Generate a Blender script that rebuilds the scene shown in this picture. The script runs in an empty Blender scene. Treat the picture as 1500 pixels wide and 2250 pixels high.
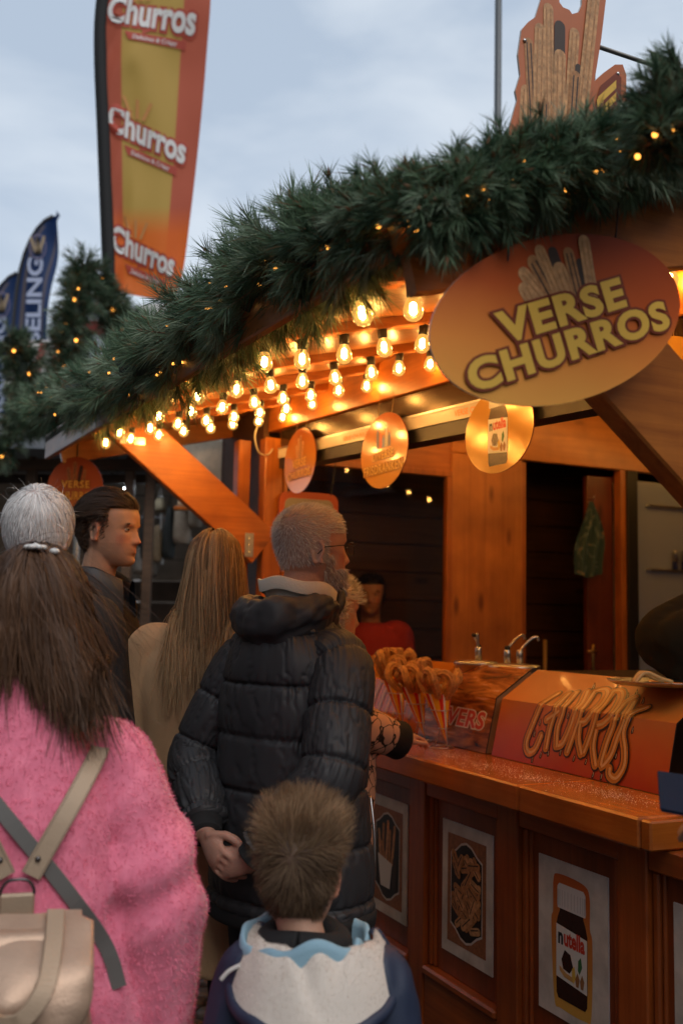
import bpy, bmesh, math, random
import numpy as np
from mathutils import Vector, Matrix, noise as mnoise
from mathutils.bvhtree import BVHTree

rng = np.random.default_rng(7)
random.seed(7)
SC = bpy.context.scene
COL = SC.collection

# ------------------------------------------------------------------ camera
FPX, CXP, CYP = 2187.0, 750.0, 1125.0          # focal length of the photograph in its own pixels
PITCH = math.atan(235 / FPX)
ROLL = math.radians(1.2)
EYE = np.array([0.0, 0.0, 1.5])
cam_d = bpy.data.cameras.new('camera')
cam = bpy.data.objects.new('camera', cam_d)
COL.objects.link(cam)
cam.matrix_world = (Matrix.Translation(EYE.tolist()) @ Matrix.Rotation(math.pi / 2 + PITCH, 4, 'X')
                    @ Matrix.Rotation(ROLL, 4, 'Z'))
cam_d.sensor_fit = 'VERTICAL'
cam_d.sensor_height = 36.0
cam_d.sensor_width = 24.0
cam_d.lens = 35.0
cam_d.clip_start = 0.05
cam_d.clip_end = 500
cam_d.dof.use_dof = True
cam_d.dof.focus_distance = 2.62
cam_d.dof.aperture_fstop = 2.6
SC.camera = cam

# ------------------------------------------------------------------ sky
W = bpy.data.worlds.new('World')
SC.world = W
W.use_nodes = True
wt = W.node_tree
wt.nodes.clear()
SUN_EL, SUN_ROT = math.radians(48), math.radians(150)
sky = wt.nodes.new('ShaderNodeTexSky')
sky.sky_type = 'NISHITA'
sky.sun_disc = False
sky.sun_elevation = SUN_EL
sky.sun_rotation = SUN_ROT
sky.air_density = 1.0
sky.dust_density = 2.0
tc = wt.nodes.new('ShaderNodeTexCoord')
mp = wt.nodes.new('ShaderNodeMapping')
mp.inputs['Scale'].default_value = (1.0, 1.0, 2.6)
wt.links.new(tc.outputs['Generated'], mp.inputs['Vector'])
n1 = wt.nodes.new('ShaderNodeTexNoise')
n1.inputs['Scale'].default_value = 3.4
n1.inputs['Detail'].default_value = 6
n1.inputs['Roughness'].default_value = 0.52
n1.inputs['Distortion'].default_value = 0.4
wt.links.new(mp.outputs['Vector'], n1.inputs['Vector'])
cr = wt.nodes.new('ShaderNodeValToRGB')
cr.color_ramp.elements[0].position = 0.36
cr.color_ramp.elements[0].color = (3.5, 4.15, 5.0, 1)
cr.color_ramp.elements[1].position = 0.66
cr.color_ramp.elements[1].color = (5.2, 5.7, 6.25, 1)
wt.links.new(n1.outputs['Fac'], cr.inputs['Fac'])
mx = wt.nodes.new('ShaderNodeMix')
mx.data_type = 'RGBA'
mx.inputs['Factor'].default_value = 0.84
wt.links.new(sky.outputs['Color'], mx.inputs['A'])
wt.links.new(cr.outputs['Color'], mx.inputs['B'])
bg = wt.nodes.new('ShaderNodeBackground')
bg.inputs['Strength'].default_value = 0.15
wt.links.new(mx.outputs['Result'], bg.inputs['Color'])
wo = wt.nodes.new('ShaderNodeOutputWorld')
wt.links.new(bg.outputs['Background'], wo.inputs['Surface'])

sun_d = bpy.data.lights.new('sun', 'SUN')
sun_d.energy = 1.5
sun_d.angle = math.radians(50)
sun_d.color = (1.0, 0.96, 0.9)
sun = bpy.data.objects.new('sun', sun_d)
COL.objects.link(sun)
_az = SUN_ROT
sun.rotation_euler = Vector((math.sin(_az) * math.cos(SUN_EL), math.cos(_az) * math.cos(SUN_EL), math.sin(SUN_EL))).to_track_quat('Z', 'Y').to_euler()

VS = SC.view_settings
VS.view_transform = 'Standard'
VS.look = 'None'
VS.exposure = 0.0
VS.gamma = 1.0
VS.use_curve_mapping = False
SC.cycles.use_denoising = True
SC.cycles.max_bounces = 8
SC.cycles.transparent_max_bounces = 24
SC.cycles.sample_clamp_indirect = 4.0

# ------------------------------------------------------------------ photograph pixel -> point in the place
def ray(px, py):
    dx, dy = (px - CXP) / FPX, -(py - CYP) / FPX
    c, s = math.cos(ROLL), math.sin(ROLL)
    x, y = c * dx - s * dy, s * dx + c * dy
    return np.array([x, math.cos(PITCH) - y * math.sin(PITCH), y * math.cos(PITCH) + math.sin(PITCH)])
def at_y(px, py, y):
    d = ray(px, py)
    return EYE + d * (y / d[1])
def on_z(px, py, z):
    d = ray(px, py)
    return EYE + d * ((z - EYE[2]) / d[2])
def on_plane(px, py, p0, n):
    d = ray(px, py)
    return EYE + d * (np.dot(np.asarray(p0) - EYE, n) / np.dot(d, n))
# the stall's own frame: u runs into the stall, v along its counter away from us
HANG = math.radians(25)
HP = np.array([math.cos(HANG), math.sin(HANG), 0.0])
HE = np.array([-math.sin(HANG), math.cos(HANG), 0.0])
HB = np.array([0.58826, 2.86607, 0.0])
def h2w(u, v, z):
    return HB + HP * u + HE * v + np.array([0, 0, z])
def w2h(w):
    w = np.asarray(w) - HB
    return np.array([np.dot(w, HP), np.dot(w, HE), w[2]])
def onU(px, py, u):
    return w2h(on_plane(px, py, HB + HP * u, HP))
def onV(px, py, v):
    return w2h(on_plane(px, py, HB + HE * v, HE))

# ------------------------------------------------------------------ materials
MATS = {}
def _nm(name):
    m = bpy.data.materials.new(name)
    m.use_nodes = True
    nt = m.node_tree
    return m, nt, nt.nodes['Principled BSDF'], nt.nodes['Material Output']
def mat(name, col, rough=0.5, metal=0.0, spec=0.5, emit=None, es=0.0, noise=0.0, nscale=20.0, bump=0.0, bscale=200.0, sheen=0.0, coat=0.0):
    if name in MATS:
        return MATS[name]
    m, nt, b, o = _nm(name)
    b.inputs['Base Color'].default_value = (*col, 1)
    b.inputs['Roughness'].default_value = rough
    b.inputs['Metallic'].default_value = metal
    b.inputs['Specular IOR Level'].default_value = spec
    if sheen:
        b.inputs['Sheen Weight'].default_value = sheen
        b.inputs['Sheen Roughness'].default_value = 0.4
        b.inputs['Sheen Tint'].default_value = (*[min(1, c * 1.5 + .1) for c in col], 1)
    if coat:
        b.inputs['Coat Weight'].default_value = coat
        b.inputs['Coat Roughness'].default_value = 0.15
    if emit:
        b.inputs['Emission Color'].default_value = (*emit, 1)
        b.inputs['Emission Strength'].default_value = es
    if noise or bump:
        t = nt.nodes.new('ShaderNodeTexCoord')
    if noise:
        n = nt.nodes.new('ShaderNodeTexNoise')
        n.inputs['Scale'].default_value = nscale
        n.inputs['Detail'].default_value = 6
        n.inputs['Roughness'].default_value = 0.6
        nt.links.new(t.outputs['Object'], n.inputs['Vector'])
        r = nt.nodes.new('ShaderNodeValToRGB')
        r.color_ramp.elements[0].position = 0.3
        r.color_ramp.elements[1].position = 0.7
        r.color_ramp.elements[0].color = (*[c * (1 - noise) for c in col], 1)
        r.color_ramp.elements[1].color = (*[min(1, c * (1 + noise)) for c in col], 1)
        nt.links.new(n.outputs['Fac'], r.inputs['Fac'])
        nt.links.new(r.outputs['Color'], b.inputs['Base Color'])
    if bump:
        n2 = nt.nodes.new('ShaderNodeTexNoise')
        n2.inputs['Scale'].default_value = bscale
        n2.inputs['Detail'].default_value = 4
        nt.links.new(t.outputs['Object'], n2.inputs['Vector'])
        bp = nt.nodes.new('ShaderNodeBump')
        bp.inputs['Strength'].default_value = bump
        bp.inputs['Distance'].default_value = 0.004
        nt.links.new(n2.outputs['Fac'], bp.inputs['Height'])
        nt.links.new(bp.outputs['Normal'], b.inputs['Normal'])
    MATS[name] = m
    return m
def wood(name, c0, c1, axis='y', rough=0.38, scale=1.0, coat=0.25):
    """stained softwood: long grain streaks along one axis, growth lines, knots"""
    if name in MATS:
        return MATS[name]
    m, nt, b, o = _nm(name)
    t = nt.nodes.new('ShaderNodeTexCoord')
    mpn = nt.nodes.new('ShaderNodeMapping')
    k = {'x': (1.2, 26, 26), 'y': (26, 1.2, 26), 'z': (26, 26, 1.2)}[axis]
    mpn.inputs['Scale'].default_value = [q * scale for q in k]
    nt.links.new(t.outputs['Object'], mpn.inputs['Vector'])
    n = nt.nodes.new('ShaderNodeTexNoise')
    n.inputs['Scale'].default_value = 1.6
    n.inputs['Detail'].default_value = 8
    n.inputs['Roughness'].default_value = 0.65
    n.inputs['Distortion'].default_value = 0.6
    nt.links.new(mpn.outputs['Vector'], n.inputs['Vector'])
    r = nt.nodes.new('ShaderNodeValToRGB')
    r.color_ramp.elements[0].position = 0.28
    r.color_ramp.elements[1].position = 0.68
    r.color_ramp.elements[0].color = (*c0, 1)
    r.color_ramp.elements[1].color = (*c1, 1)
    nt.links.new(n.outputs['Fac'], r.inputs['Fac'])
    # broad tone differences and dirt
    n3 = nt.nodes.new('ShaderNodeTexNoise')
    n3.inputs['Scale'].default_value = 3.0
    n3.inputs['Detail'].default_value = 5
    nt.links.new(t.outputs['Object'], n3.inputs['Vector'])
    r3 = nt.nodes.new('ShaderNodeValToRGB')
    r3.color_ramp.elements[0].position = 0.3
    r3.color_ramp.elements[0].color = (0.50, 0.45, 0.42, 1)
    r3.color_ramp.elements[1].position = 0.65
    r3.color_ramp.elements[1].color = (1, 1, 1, 1)
    nt.links.new(n3.outputs['Fac'], r3.inputs['Fac'])
    mm = nt.nodes.new('ShaderNodeMix')
    mm.data_type = 'RGBA'
    mm.blend_type = 'MULTIPLY'
    mm.inputs['Factor'].default_value = 1.0
    nt.links.new(r.outputs['Color'], mm.inputs['A'])
    nt.links.new(r3.outputs['Color'], mm.inputs['B'])
    # knots
    vo = nt.nodes.new('ShaderNodeTexVoronoi')
    mk = nt.nodes.new('ShaderNodeMapping')
    kk = {'x': (2.2, 6, 6), 'y': (6, 2.2, 6), 'z': (6, 6, 2.2)}[axis]
    mk.inputs['Scale'].default_value = kk
    nt.links.new(t.outputs['Object'], mk.inputs['Vector'])
    nt.links.new(mk.outputs['Vector'], vo.inputs['Vector'])
    vo.inputs['Scale'].default_value = 1.0
    rk = nt.nodes.new('ShaderNodeValToRGB')
    rk.color_ramp.elements[0].position = 0.06
    rk.color_ramp.elements[0].color = (0.28, 0.2, 0.16, 1)
    rk.color_ramp.elements[1].position = 0.15
    rk.color_ramp.elements[1].color = (1, 1, 1, 1)
    nt.links.new(vo.outputs['Distance'], rk.inputs['Fac'])
    m2 = nt.nodes.new('ShaderNodeMix')
    m2.data_type = 'RGBA'
    m2.blend_type = 'MULTIPLY'
    m2.inputs['Factor'].default_value = 0.8
    nt.links.new(mm.outputs['Result'], m2.inputs['A'])
    nt.links.new(rk.outputs['Color'], m2.inputs['B'])
    nt.links.new(m2.outputs['Result'], b.inputs['Base Color'])
    b.inputs['Roughness'].default_value = rough
    b.inputs['Coat Weight'].default_value = coat
    b.inputs['Coat Roughness'].default_value = 0.25
    bp = nt.nodes.new('ShaderNodeBump')
    bp.inputs['Strength'].default_value = 0.35
    bp.inputs['Distance'].default_value = 0.002
    nt.links.new(n.outputs['Fac'], bp.inputs['Height'])
    nt.links.new(bp.outputs['Normal'], b.inputs['Normal'])
    MATS[name] = m
    return m
def attr_mat(name, rough=0.5, spec=0.4, sheen=0.0, attr='col', aniso=0.0, transl=0.0, bump=0.0, bscale=300, sss=0.0):
    """colour comes from a colour attribute of the mesh (strand, needle or skin tones)"""
    if name in MATS:
        return MATS[name]
    m, nt, b, o = _nm(name)
    a = nt.nodes.new('ShaderNodeAttribute')
    a.attribute_name = attr
    nt.links.new(a.outputs['Color'], b.inputs['Base Color'])
    b.inputs['Roughness'].default_value = rough
    b.inputs['Specular IOR Level'].default_value = spec
    if sheen:
        b.inputs['Sheen Weight'].default_value = sheen
    if sss:
        b.inputs['Subsurface Weight'].default_value = sss
        b.inputs['Subsurface Radius'].default_value = (0.012, 0.004, 0.002)
        b.inputs['Subsurface Scale'].default_value = 1.0
    if bump:
        t = nt.nodes.new('ShaderNodeTexCoord')
        n2 = nt.nodes.new('ShaderNodeTexNoise')
        n2.inputs['Scale'].default_value = bscale
        n2.inputs['Detail'].default_value = 4
        nt.links.new(t.outputs['Object'], n2.inputs['Vector'])
        bp = nt.nodes.new('ShaderNodeBump')
        bp.inputs['Strength'].default_value = bump
        bp.inputs['Distance'].default_value = 0.003
        nt.links.new(n2.outputs['Fac'], bp.inputs['Height'])
        nt.links.new(bp.outputs['Normal'], b.inputs['Normal'])
    if transl:
        tr = nt.nodes.new('ShaderNodeBsdfTranslucent')
        nt.links.new(a.outputs['Color'], tr.inputs['Color'])
        ms = nt.nodes.new('ShaderNodeMixShader')
        ms.inputs[0].default_value = transl
        nt.links.new(b.outputs[0], ms.inputs[1])
        nt.links.new(tr.outputs[0], ms.inputs[2])
        nt.links.new(ms.outputs[0], o.inputs['Surface'])
    MATS[name] = m
    return m
def grad_mat(name, stops, axis=2, lo=0.0, hi=1.0, rough=0.35, spec=0.5, noise=0.0, coat=0.0):
    """flat print: colours along one object axis, lo..hi in metres"""
    m, nt, b, o = _nm(name)
    t = nt.nodes.new('ShaderNodeTexCoord')
    s = nt.nodes.new('ShaderNodeSeparateXYZ')
    nt.links.new(t.outputs['Object'], s.inputs[0])
    r = nt.nodes.new('ShaderNodeMapRange')
    r.inputs['From Min'].default_value = lo
    r.inputs['From Max'].default_value = hi
    nt.links.new(s.outputs[axis], r.inputs['Value'])
    fac = r.outputs['Result']
    if noise:
        n = nt.nodes.new('ShaderNodeTexNoise')
        n.inputs['Scale'].default_value = 9
        n.inputs['Detail'].default_value = 5
        nt.links.new(t.outputs['Object'], n.inputs['Vector'])
        ma = nt.nodes.new('ShaderNodeMath')
        ma.operation = 'MULTIPLY_ADD'
        ma.inputs[1].default_value = noise
        nt.links.new(n.outputs['Fac'], ma.inputs[0])
        nt.links.new(fac, ma.inputs[2])
        mb = nt.nodes.new('ShaderNodeMath')
        mb.operation = 'SUBTRACT'
        mb.inputs[1].default_value = noise * 0.5
        nt.links.new(ma.outputs[0], mb.inputs[0])
        fac = mb.outputs[0]
    cr_ = nt.nodes.new('ShaderNodeValToRGB')
    el = cr_.color_ramp.elements
    el[0].position, el[0].color = stops[0][0], (*stops[0][1], 1)
    el[1].position, el[1].color = stops[-1][0], (*stops[-1][1], 1)
    for p_, c_ in stops[1:-1]:
        q = el.new(p_)
        q.color = (*c_, 1)
    nt.links.new(fac, cr_.inputs['Fac'])
    nt.links.new(cr_.outputs['Color'], b.inputs['Base Color'])
    b.inputs['Roughness'].default_value = rough
    b.inputs['Specular IOR Level'].default_value = spec
    if coat:
        b.inputs['Coat Weight'].default_value = coat
        b.inputs['Coat Roughness'].default_value = 0.08
    MATS[name] = m
    return m
def glass_mat(name, tint=(1, 1, 1), refl=0.08, rough=0.02):
    """thin pane: mostly see-through, mirror reflection growing towards grazing angles"""
    m, nt, b, o = _nm(name)
    nt.nodes.remove(b)
    tr = nt.nodes.new('ShaderNodeBsdfTransparent')
    tr.inputs['Color'].default_value = (*tint, 1)
    gl = nt.nodes.new('ShaderNodeBsdfGlossy')
    gl.inputs['Roughness'].default_value = rough
    fr = nt.nodes.new('ShaderNodeFresnel')
    fr.inputs['IOR'].default_value = 1.5
    ad = nt.nodes.new('ShaderNodeMath')
    ad.operation = 'ADD'
    ad.inputs[1].default_value = refl
    nt.links.new(fr.outputs[0], ad.inputs[0])
    ge = nt.nodes.new('ShaderNodeNewGeometry')      # the far face of the pane adds no second mirror image
    iv = nt.nodes.new('ShaderNodeMath')
    iv.operation = 'SUBTRACT'
    iv.inputs[0].default_value = 1.0
    nt.links.new(ge.outputs['Backfacing'], iv.inputs[1])
    mu = nt.nodes.new('ShaderNodeMath')
    mu.operation = 'MULTIPLY'
    nt.links.new(ad.outputs[0], mu.inputs[0])
    nt.links.new(iv.outputs[0], mu.inputs[1])
    ms = nt.nodes.new('ShaderNodeMixShader')
    nt.links.new(mu.outputs[0], ms.inputs[0])
    nt.links.new(tr.outputs[0], ms.inputs[1])
    nt.links.new(gl.outputs[0], ms.inputs[2])
    nt.links.new(ms.outputs[0], o.inputs['Surface'])
    MATS[name] = m
    return m
def emit_mat(name, col, s):
    if name in MATS:
        return MATS[name]
    m, nt, b, o = _nm(name)
    nt.nodes.remove(b)
    e_ = nt.nodes.new('ShaderNodeEmission')
    e_.inputs['Color'].default_value = (*col, 1)
    e_.inputs['Strength'].default_value = s
    nt.links.new(e_.outputs[0], o.inputs['Surface'])
    MATS[name] = m
    return m

# ------------------------------------------------------------------ mesh helpers
class MB:
    """collects shapes, then links them as one mesh object"""
    def __init__(self):
        self.v, self.f, self.n = [], [], 0
    def add(self, V, Fs):
        V = np.asarray(V, float).reshape(-1, 3)
        self.v.append(V)
        o = self.n
        self.f.extend([tuple(int(i) + o for i in f) for f in Fs])
        self.n += len(V)
        return self
    def box(self, lo, hi, ch=0.0, M=None):
        lo, hi = np.asarray(lo, float), np.asarray(hi, float)
        if ch <= 0:
            V = np.array([[x, y, z] for z in (lo[2], hi[2]) for y in (lo[1], hi[1]) for x in (lo[0], hi[0])])
            F = [(0, 2, 3, 1), (4, 5, 7, 6), (0, 1, 5, 4), (2, 6, 7, 3), (0, 4, 6, 2), (1, 3, 7, 5)]
        else:
            bm = bmesh.new()
            bmesh.ops.create_cube(bm, size=1)
            s, c = hi - lo, (hi + lo) / 2
            for q in bm.verts:
                q.co = Vector((q.co.x * s[0] + c[0], q.co.y * s[1] + c[1], q.co.z * s[2] + c[2]))
            bmesh.ops.bevel(bm, geom=bm.edges[:], offset=min(ch, s.min() * .45), segments=1, affect='EDGES')
            V = np.array([q.co[:] for q in bm.verts])
            F = [[q.index for q in f.verts] for f in bm.faces]
            bm.free()
        if M is not None:
            V = xf(V, M)
        return self.add(V, F)
    def beam(self, p0, p1, w, h, up=(0, 0, 1), ch=0.004):
        """a timber from p0 to p1: w across, h along 'up', chamfered edges"""
        p0, p1, up = np.asarray(p0, float), np.asarray(p1, float), np.asarray(up, float)
        d = p1 - p0
        L = np.linalg.norm(d)
        d = d / L
        s = np.cross(d, up)
        s /= np.linalg.norm(s)
        t = np.cross(s, d)
        c = min(ch, w * .4, h * .4)
        sec = [(-w/2 + c, -h/2), (w/2 - c, -h/2), (w/2, -h/2 + c), (w/2, h/2 - c), (w/2 - c, h/2), (-w/2 + c, h/2), (-w/2, h/2 - c), (-w/2, -h/2 + c)]
        V = [p + s * a + t * b for p in (p0, p1) for a, b in sec]
        F = [(i, (i + 1) % 8, (i + 1) % 8 + 8, i + 8) for i in range(8)] + [tuple(range(7, -1, -1)), tuple(range(8, 16))]
        return self.add(V, F)
    def tube(self, pts, r, n=8, cap=True):
        V, F = tube_np(pts, r, n, cap)
        return self.add(V, F)
    def lathe(self, prof, n=20, M=None):
        V, F = lathe_np(prof, n)
        if M is not None:
            V = xf(V, M)
        return self.add(V, F)
    def prism(self, poly, d0, d1, frame=None):
        """polygon in (a,b) pushed from depth d0 to d1 along the third axis; frame maps (a,b,d) to space"""
        poly = np.asarray(poly, float)
        n = len(poly)
        V = np.vstack([np.c_[poly, np.full(n, d0)], np.c_[poly, np.full(n, d1)]])
        F = [(i, (i + 1) % n, (i + 1) % n + n, i + n) for i in range(n)]
        from mathutils.geometry import tessellate_polygon
        tri = tessellate_polygon([[Vector((a, b, 0)) for a, b in poly]])
        F += [tuple(t) for t in tri] + [tuple(i + n for i in t[::-1]) for t in tri]
        if frame is not None:
            V = frame(V)
        return self.add(V, F)
    def arrays(self):
        return np.vstack(self.v), self.f
    def build(self, name, m, parent=None, smooth=False):
        V, F = self.arrays()
        return mk(name, V, F, m, parent, smooth)
def xf(V, M):
    A = np.array(M)
    return V @ A[:3, :3].T + A[:3, 3]
def mk(name, V, F, m, parent=None, smooth=False, col=None, fixn=True):
    me = bpy.data.meshes.new(name)
    V = np.asarray(V, np.float32)
    if isinstance(F, np.ndarray):
        me.vertices.add(len(V))
        me.vertices.foreach_set('co', V.ravel())
        k = F.shape[1]
        me.loops.add(F.size)
        me.loops.foreach_set('vertex_index', F.astype(np.int32).ravel())
        me.polygons.add(len(F))
        me.polygons.foreach_set('loop_start', np.arange(0, F.size, k, dtype=np.int32))
        me.update(calc_edges=True)
    else:
        me.from_pydata(V.tolist(), [], F)
        if fixn and len(F) < 20000:
            bm = bmesh.new()
            bm.from_mesh(me)
            bmesh.ops.recalc_face_normals(bm, faces=bm.faces[:])
            bm.to_mesh(me)
            bm.free()
    if smooth:
        me.polygons.foreach_set('use_smooth', np.ones(len(me.polygons), bool))
    if col is not None:
        a = me.color_attributes.new('col', 'FLOAT_COLOR', 'POINT')
        c4 = np.c_[np.asarray(col, np.float32), np.ones(len(V), np.float32)]
        a.data.foreach_set('color', c4.astype(np.float32).ravel())
    if m is not None:
        for q in (m if isinstance(m, (list, tuple)) else [m]):
            me.materials.append(q)
    o = bpy.data.objects.new(name, me)
    COL.objects.link(o)
    if parent is not None:
        o.parent = parent
    return o
def smooth_path(pts, n, closed=False):
    """Catmull-Rom through the points (any dimension), n samples"""
    P = np.asarray(pts, float)
    k = len(P)
    if closed:
        t = np.linspace(0, k, n, endpoint=False)
    else:
        t = np.linspace(0, k - 1, n)
    i = np.minimum(np.floor(t).astype(int), k - 1 if closed else k - 2)
    f = (t - i)[:, None]
    g = (lambda j: P[j % k]) if closed else (lambda j: P[np.clip(j, 0, k - 1)])
    p0, p1, p2, p3 = g(i - 1), g(i), g(i + 1), g(i + 2)
    return 0.5 * (2 * p1 + (p2 - p0) * f + (2 * p0 - 5 * p1 + 4 * p2 - p3) * f ** 2 + (3 * p1 - p0 - 3 * p2 + p3) * f ** 3)
def frames(P):
    """parallel-transport frames along a path"""
    T = np.gradient(P, axis=0)
    T /= np.linalg.norm(T, axis=1)[:, None] + 1e-12
    N = np.zeros_like(P)
    a = np.array([0, 0, 1.0]) if abs(T[0, 2]) < .9 else np.array([1.0, 0, 0])
    n = np.cross(T[0], a)
    n /= np.linalg.norm(n)
    for i in range(len(P)):
        n = n - T[i] * np.dot(n, T[i])
        n /= np.linalg.norm(n) + 1e-12
        N[i] = n
    return T, N, np.cross(T, N)
def tube_np(pts, r, n=8, cap=True):
    P = np.asarray(pts, float)
    r = np.full(len(P), r) if np.isscalar(r) else np.asarray(r, float)
    T, N, Bn = frames(P)
    a = np.linspace(0, 2 * np.pi, n, endpoint=False)
    V = (P[:, None] + (N[:, None] * np.cos(a)[None, :, None] + Bn[:, None] * np.sin(a)[None, :, None]) * r[:, None, None]).reshape(-1, 3)
    F = grid_faces(len(P), n)
    F = [tuple(f) for f in F]
    if cap:
        F += [tuple(range(n - 1, -1, -1)), tuple(range((len(P) - 1) * n, len(P) * n))]
    return V, F
def grid_faces(m, n, closed=True):
    i, j = np.meshgrid(np.arange(m - 1), np.arange(n if closed else n - 1), indexing='ij')
    j2 = (j + 1) % n
    return np.stack([i * n + j, i * n + j2, (i + 1) * n + j2, (i + 1) * n + j], -1).reshape(-1, 4)
def lathe_np(prof, n=20):
    """profile of (r,z) turned round z"""
    prof = np.asarray(prof, float)
    a = np.linspace(0, 2 * np.pi, n, endpoint=False)
    V = np.stack([prof[:, 0][:, None] * np.cos(a), prof[:, 0][:, None] * np.sin(a), np.repeat(prof[:, 1][:, None], n, 1)], -1).reshape(-1, 3)
    F = [tuple(f) for f in grid_faces(len(prof), n)]
    if prof[0, 0] > 1e-5:
        F.append(tuple(range(n - 1, -1, -1)))
    if prof[-1, 0] > 1e-5:
        F.append(tuple(range((len(prof) - 1) * n, len(prof) * n)))
    return V, F
def thing(name, label, cat, loc=(0, 0, 0), rotz=0.0, group=None):
    o = bpy.data.objects.new(name, None)
    o.empty_display_size = 0.1
    COL.objects.link(o)
    o.location = tuple(float(q) for q in loc)
    o.rotation_euler = (0, 0, rotz)
    o['label'] = label
    o['category'] = cat
    if group:
        o['group'] = group
    return o
def tag(o, label, cat, group=None, kind=None):
    o['label'] = label
    o['category'] = cat
    if group:
        o['group'] = group
    if kind:
        o['kind'] = kind
    return o
def stuff(o):
    o['kind'] = 'stuff'
    return o
def hthing(name, label, cat, u, v, z, group=None, turn=0.0):
    """a thing standing at stall coordinates, turned with the stall"""
    return thing(name, label, cat, h2w(u, v, z), HANG + turn, group)
_txt = {}
def text_np(s, bold=0.0, shear=0.0, space=1.0):
    """flat letters as triangles, unit size"""
    key = (s, bold, shear, space)
    if key in _txt:
        return _txt[key]
    cu = bpy.data.curves.new('lettering', 'FONT')
    cu.body = s
    cu.offset = bold
    cu.shear = shear
    cu.space_character = space
    cu.resolution_u = 4
    cu.fill_mode = 'FRONT'
    o = bpy.data.objects.new('lettering', cu)
    COL.objects.link(o)
    dg = bpy.context.evaluated_depsgraph_get()
    me = bpy.data.meshes.new_from_object(o.evaluated_get(dg))
    V = np.array([q.co[:] for q in me.vertices])
    F = [tuple(p.vertices) for p in me.polygons]
    bpy.data.objects.remove(o)
    bpy.data.curves.remove(cu)
    bpy.data.meshes.remove(me)
    _txt[key] = (V, F)
    return V, F
def text_fit(s, x0, x1, y0, y1, bold=0.0, shear=0.0, space=1.0, ref=None):
    """letters scaled into the box x0..x1, y0..y1; ref gives the lean text whose box is used"""
    V, F = text_np(s, bold, shear, space)
    R = text_np(s, ref if ref is not None else bold, shear, space)[0]
    lo, hi = R.min(0), R.max(0)
    W_ = V.copy()
    W_[:, 0] = x0 + (V[:, 0] - lo[0]) / (hi[0] - lo[0]) * (x1 - x0)
    W_[:, 1] = y0 + (V[:, 1] - lo[1]) / (hi[1] - lo[1]) * (y1 - y0)
    return W_[:, :2], F
def ribbon2d(path, w, n=24, taper=None):
    """a brush stroke with round ends in the plane: vertices, faces"""
    P = smooth_path(path, n)
    T = np.gradient(P, axis=0)
    T /= np.linalg.norm(T, axis=1)[:, None] + 1e-9
    N = np.c_[-T[:, 1], T[:, 0]]
    ww = np.full(n, w / 2.0) if taper is None else w / 2.0 * np.interp(np.linspace(0, 1, n), np.linspace(0, 1, len(taper)), taper)
    V = np.vstack([P + N * ww[:, None], P - N * ww[:, None]])
    F = [(i, i + 1, n + i + 1, n + i) for i in range(n - 1)]
    for e0, sgn in ((0, -1), (n - 1, 1)):
        c0 = len(V)
        th = np.linspace(-np.pi / 2, np.pi / 2, 7)
        arc = P[e0] + ww[e0] * (np.cos(th)[:, None] * T[e0] * sgn + np.sin(th)[:, None] * N[e0])
        V = np.vstack([V, P[e0][None], arc])
        F += [(c0, c0 + 1 + i, c0 + 2 + i) for i in range(6)]
    return V, F
def fbm(P, s, seed=0.0, octv=3):
    out = np.empty(len(P))
    for i, q in enumerate(np.asarray(P) * s + seed):
        out[i] = mnoise.fractal(Vector(q), 0.8, 2.0, octv)
    return out
def poly_ellipse(cx, cy, a, b, tilt=0.0, n=64):
    t = np.linspace(0, 2 * np.pi, n, endpoint=False)
    x, y = a * np.cos(t), b * np.sin(t)
    c, s = math.cos(tilt), math.sin(tilt)
    return np.c_[cx + c * x - s * y, cy + s * x + c * y]
# ------------------------------------------------------------------ wood tones of the stall
ORA0, ORA1 = (0.36, 0.098, 0.013), (0.62, 0.20, 0.03)
W_soffit = wood('soffit_pine', (0.36, 0.11, 0.016), (0.64, 0.24, 0.042), 'x', rough=0.36)
W_v = wood('stained_pine_beam', ORA0, ORA1, 'y', rough=0.34)
W_z = wood('stained_pine_post', ORA0, ORA1, 'z', rough=0.36)
W_x = wood('stained_pine_rail', ORA0, ORA1, 'x', rough=0.36)
W_top = wood('varnished_counter', (0.44, 0.105, 0.012), (0.64, 0.18, 0.022), 'y', rough=0.26, coat=0.4)
W_dz = wood('dark_stile', (0.30, 0.066, 0.011), (0.50, 0.118, 0.019), 'z', rough=0.42)
W_dy = wood('dark_rail', (0.30, 0.066, 0.011), (0.50, 0.118, 0.019), 'y', rough=0.42)
W_pan = wood('dark_panel', (0.22, 0.046, 0.008), (0.35, 0.076, 0.013), 'z', rough=0.45)
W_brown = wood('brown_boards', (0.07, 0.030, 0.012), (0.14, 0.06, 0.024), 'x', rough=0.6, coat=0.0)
M_steel = mat('brushed_steel', (0.62, 0.61, 0.58), 0.28, 1.0, noise=0.12, nscale=60)
M_black = mat('black_plastic', (0.012, 0.011, 0.011), 0.45)
M_dark = mat('dark_metal', (0.03, 0.026, 0.024), 0.35, 0.6)
M_white = mat('white_plastic', (0.72, 0.70, 0.66), 0.4)

def soffit_z(u, v):
    return 2.275 + 0.045 * v + 0.25 * (u + 0.8)
def bulb_z(u, v):
    return soffit_z(u, v) - 0.085

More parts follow.
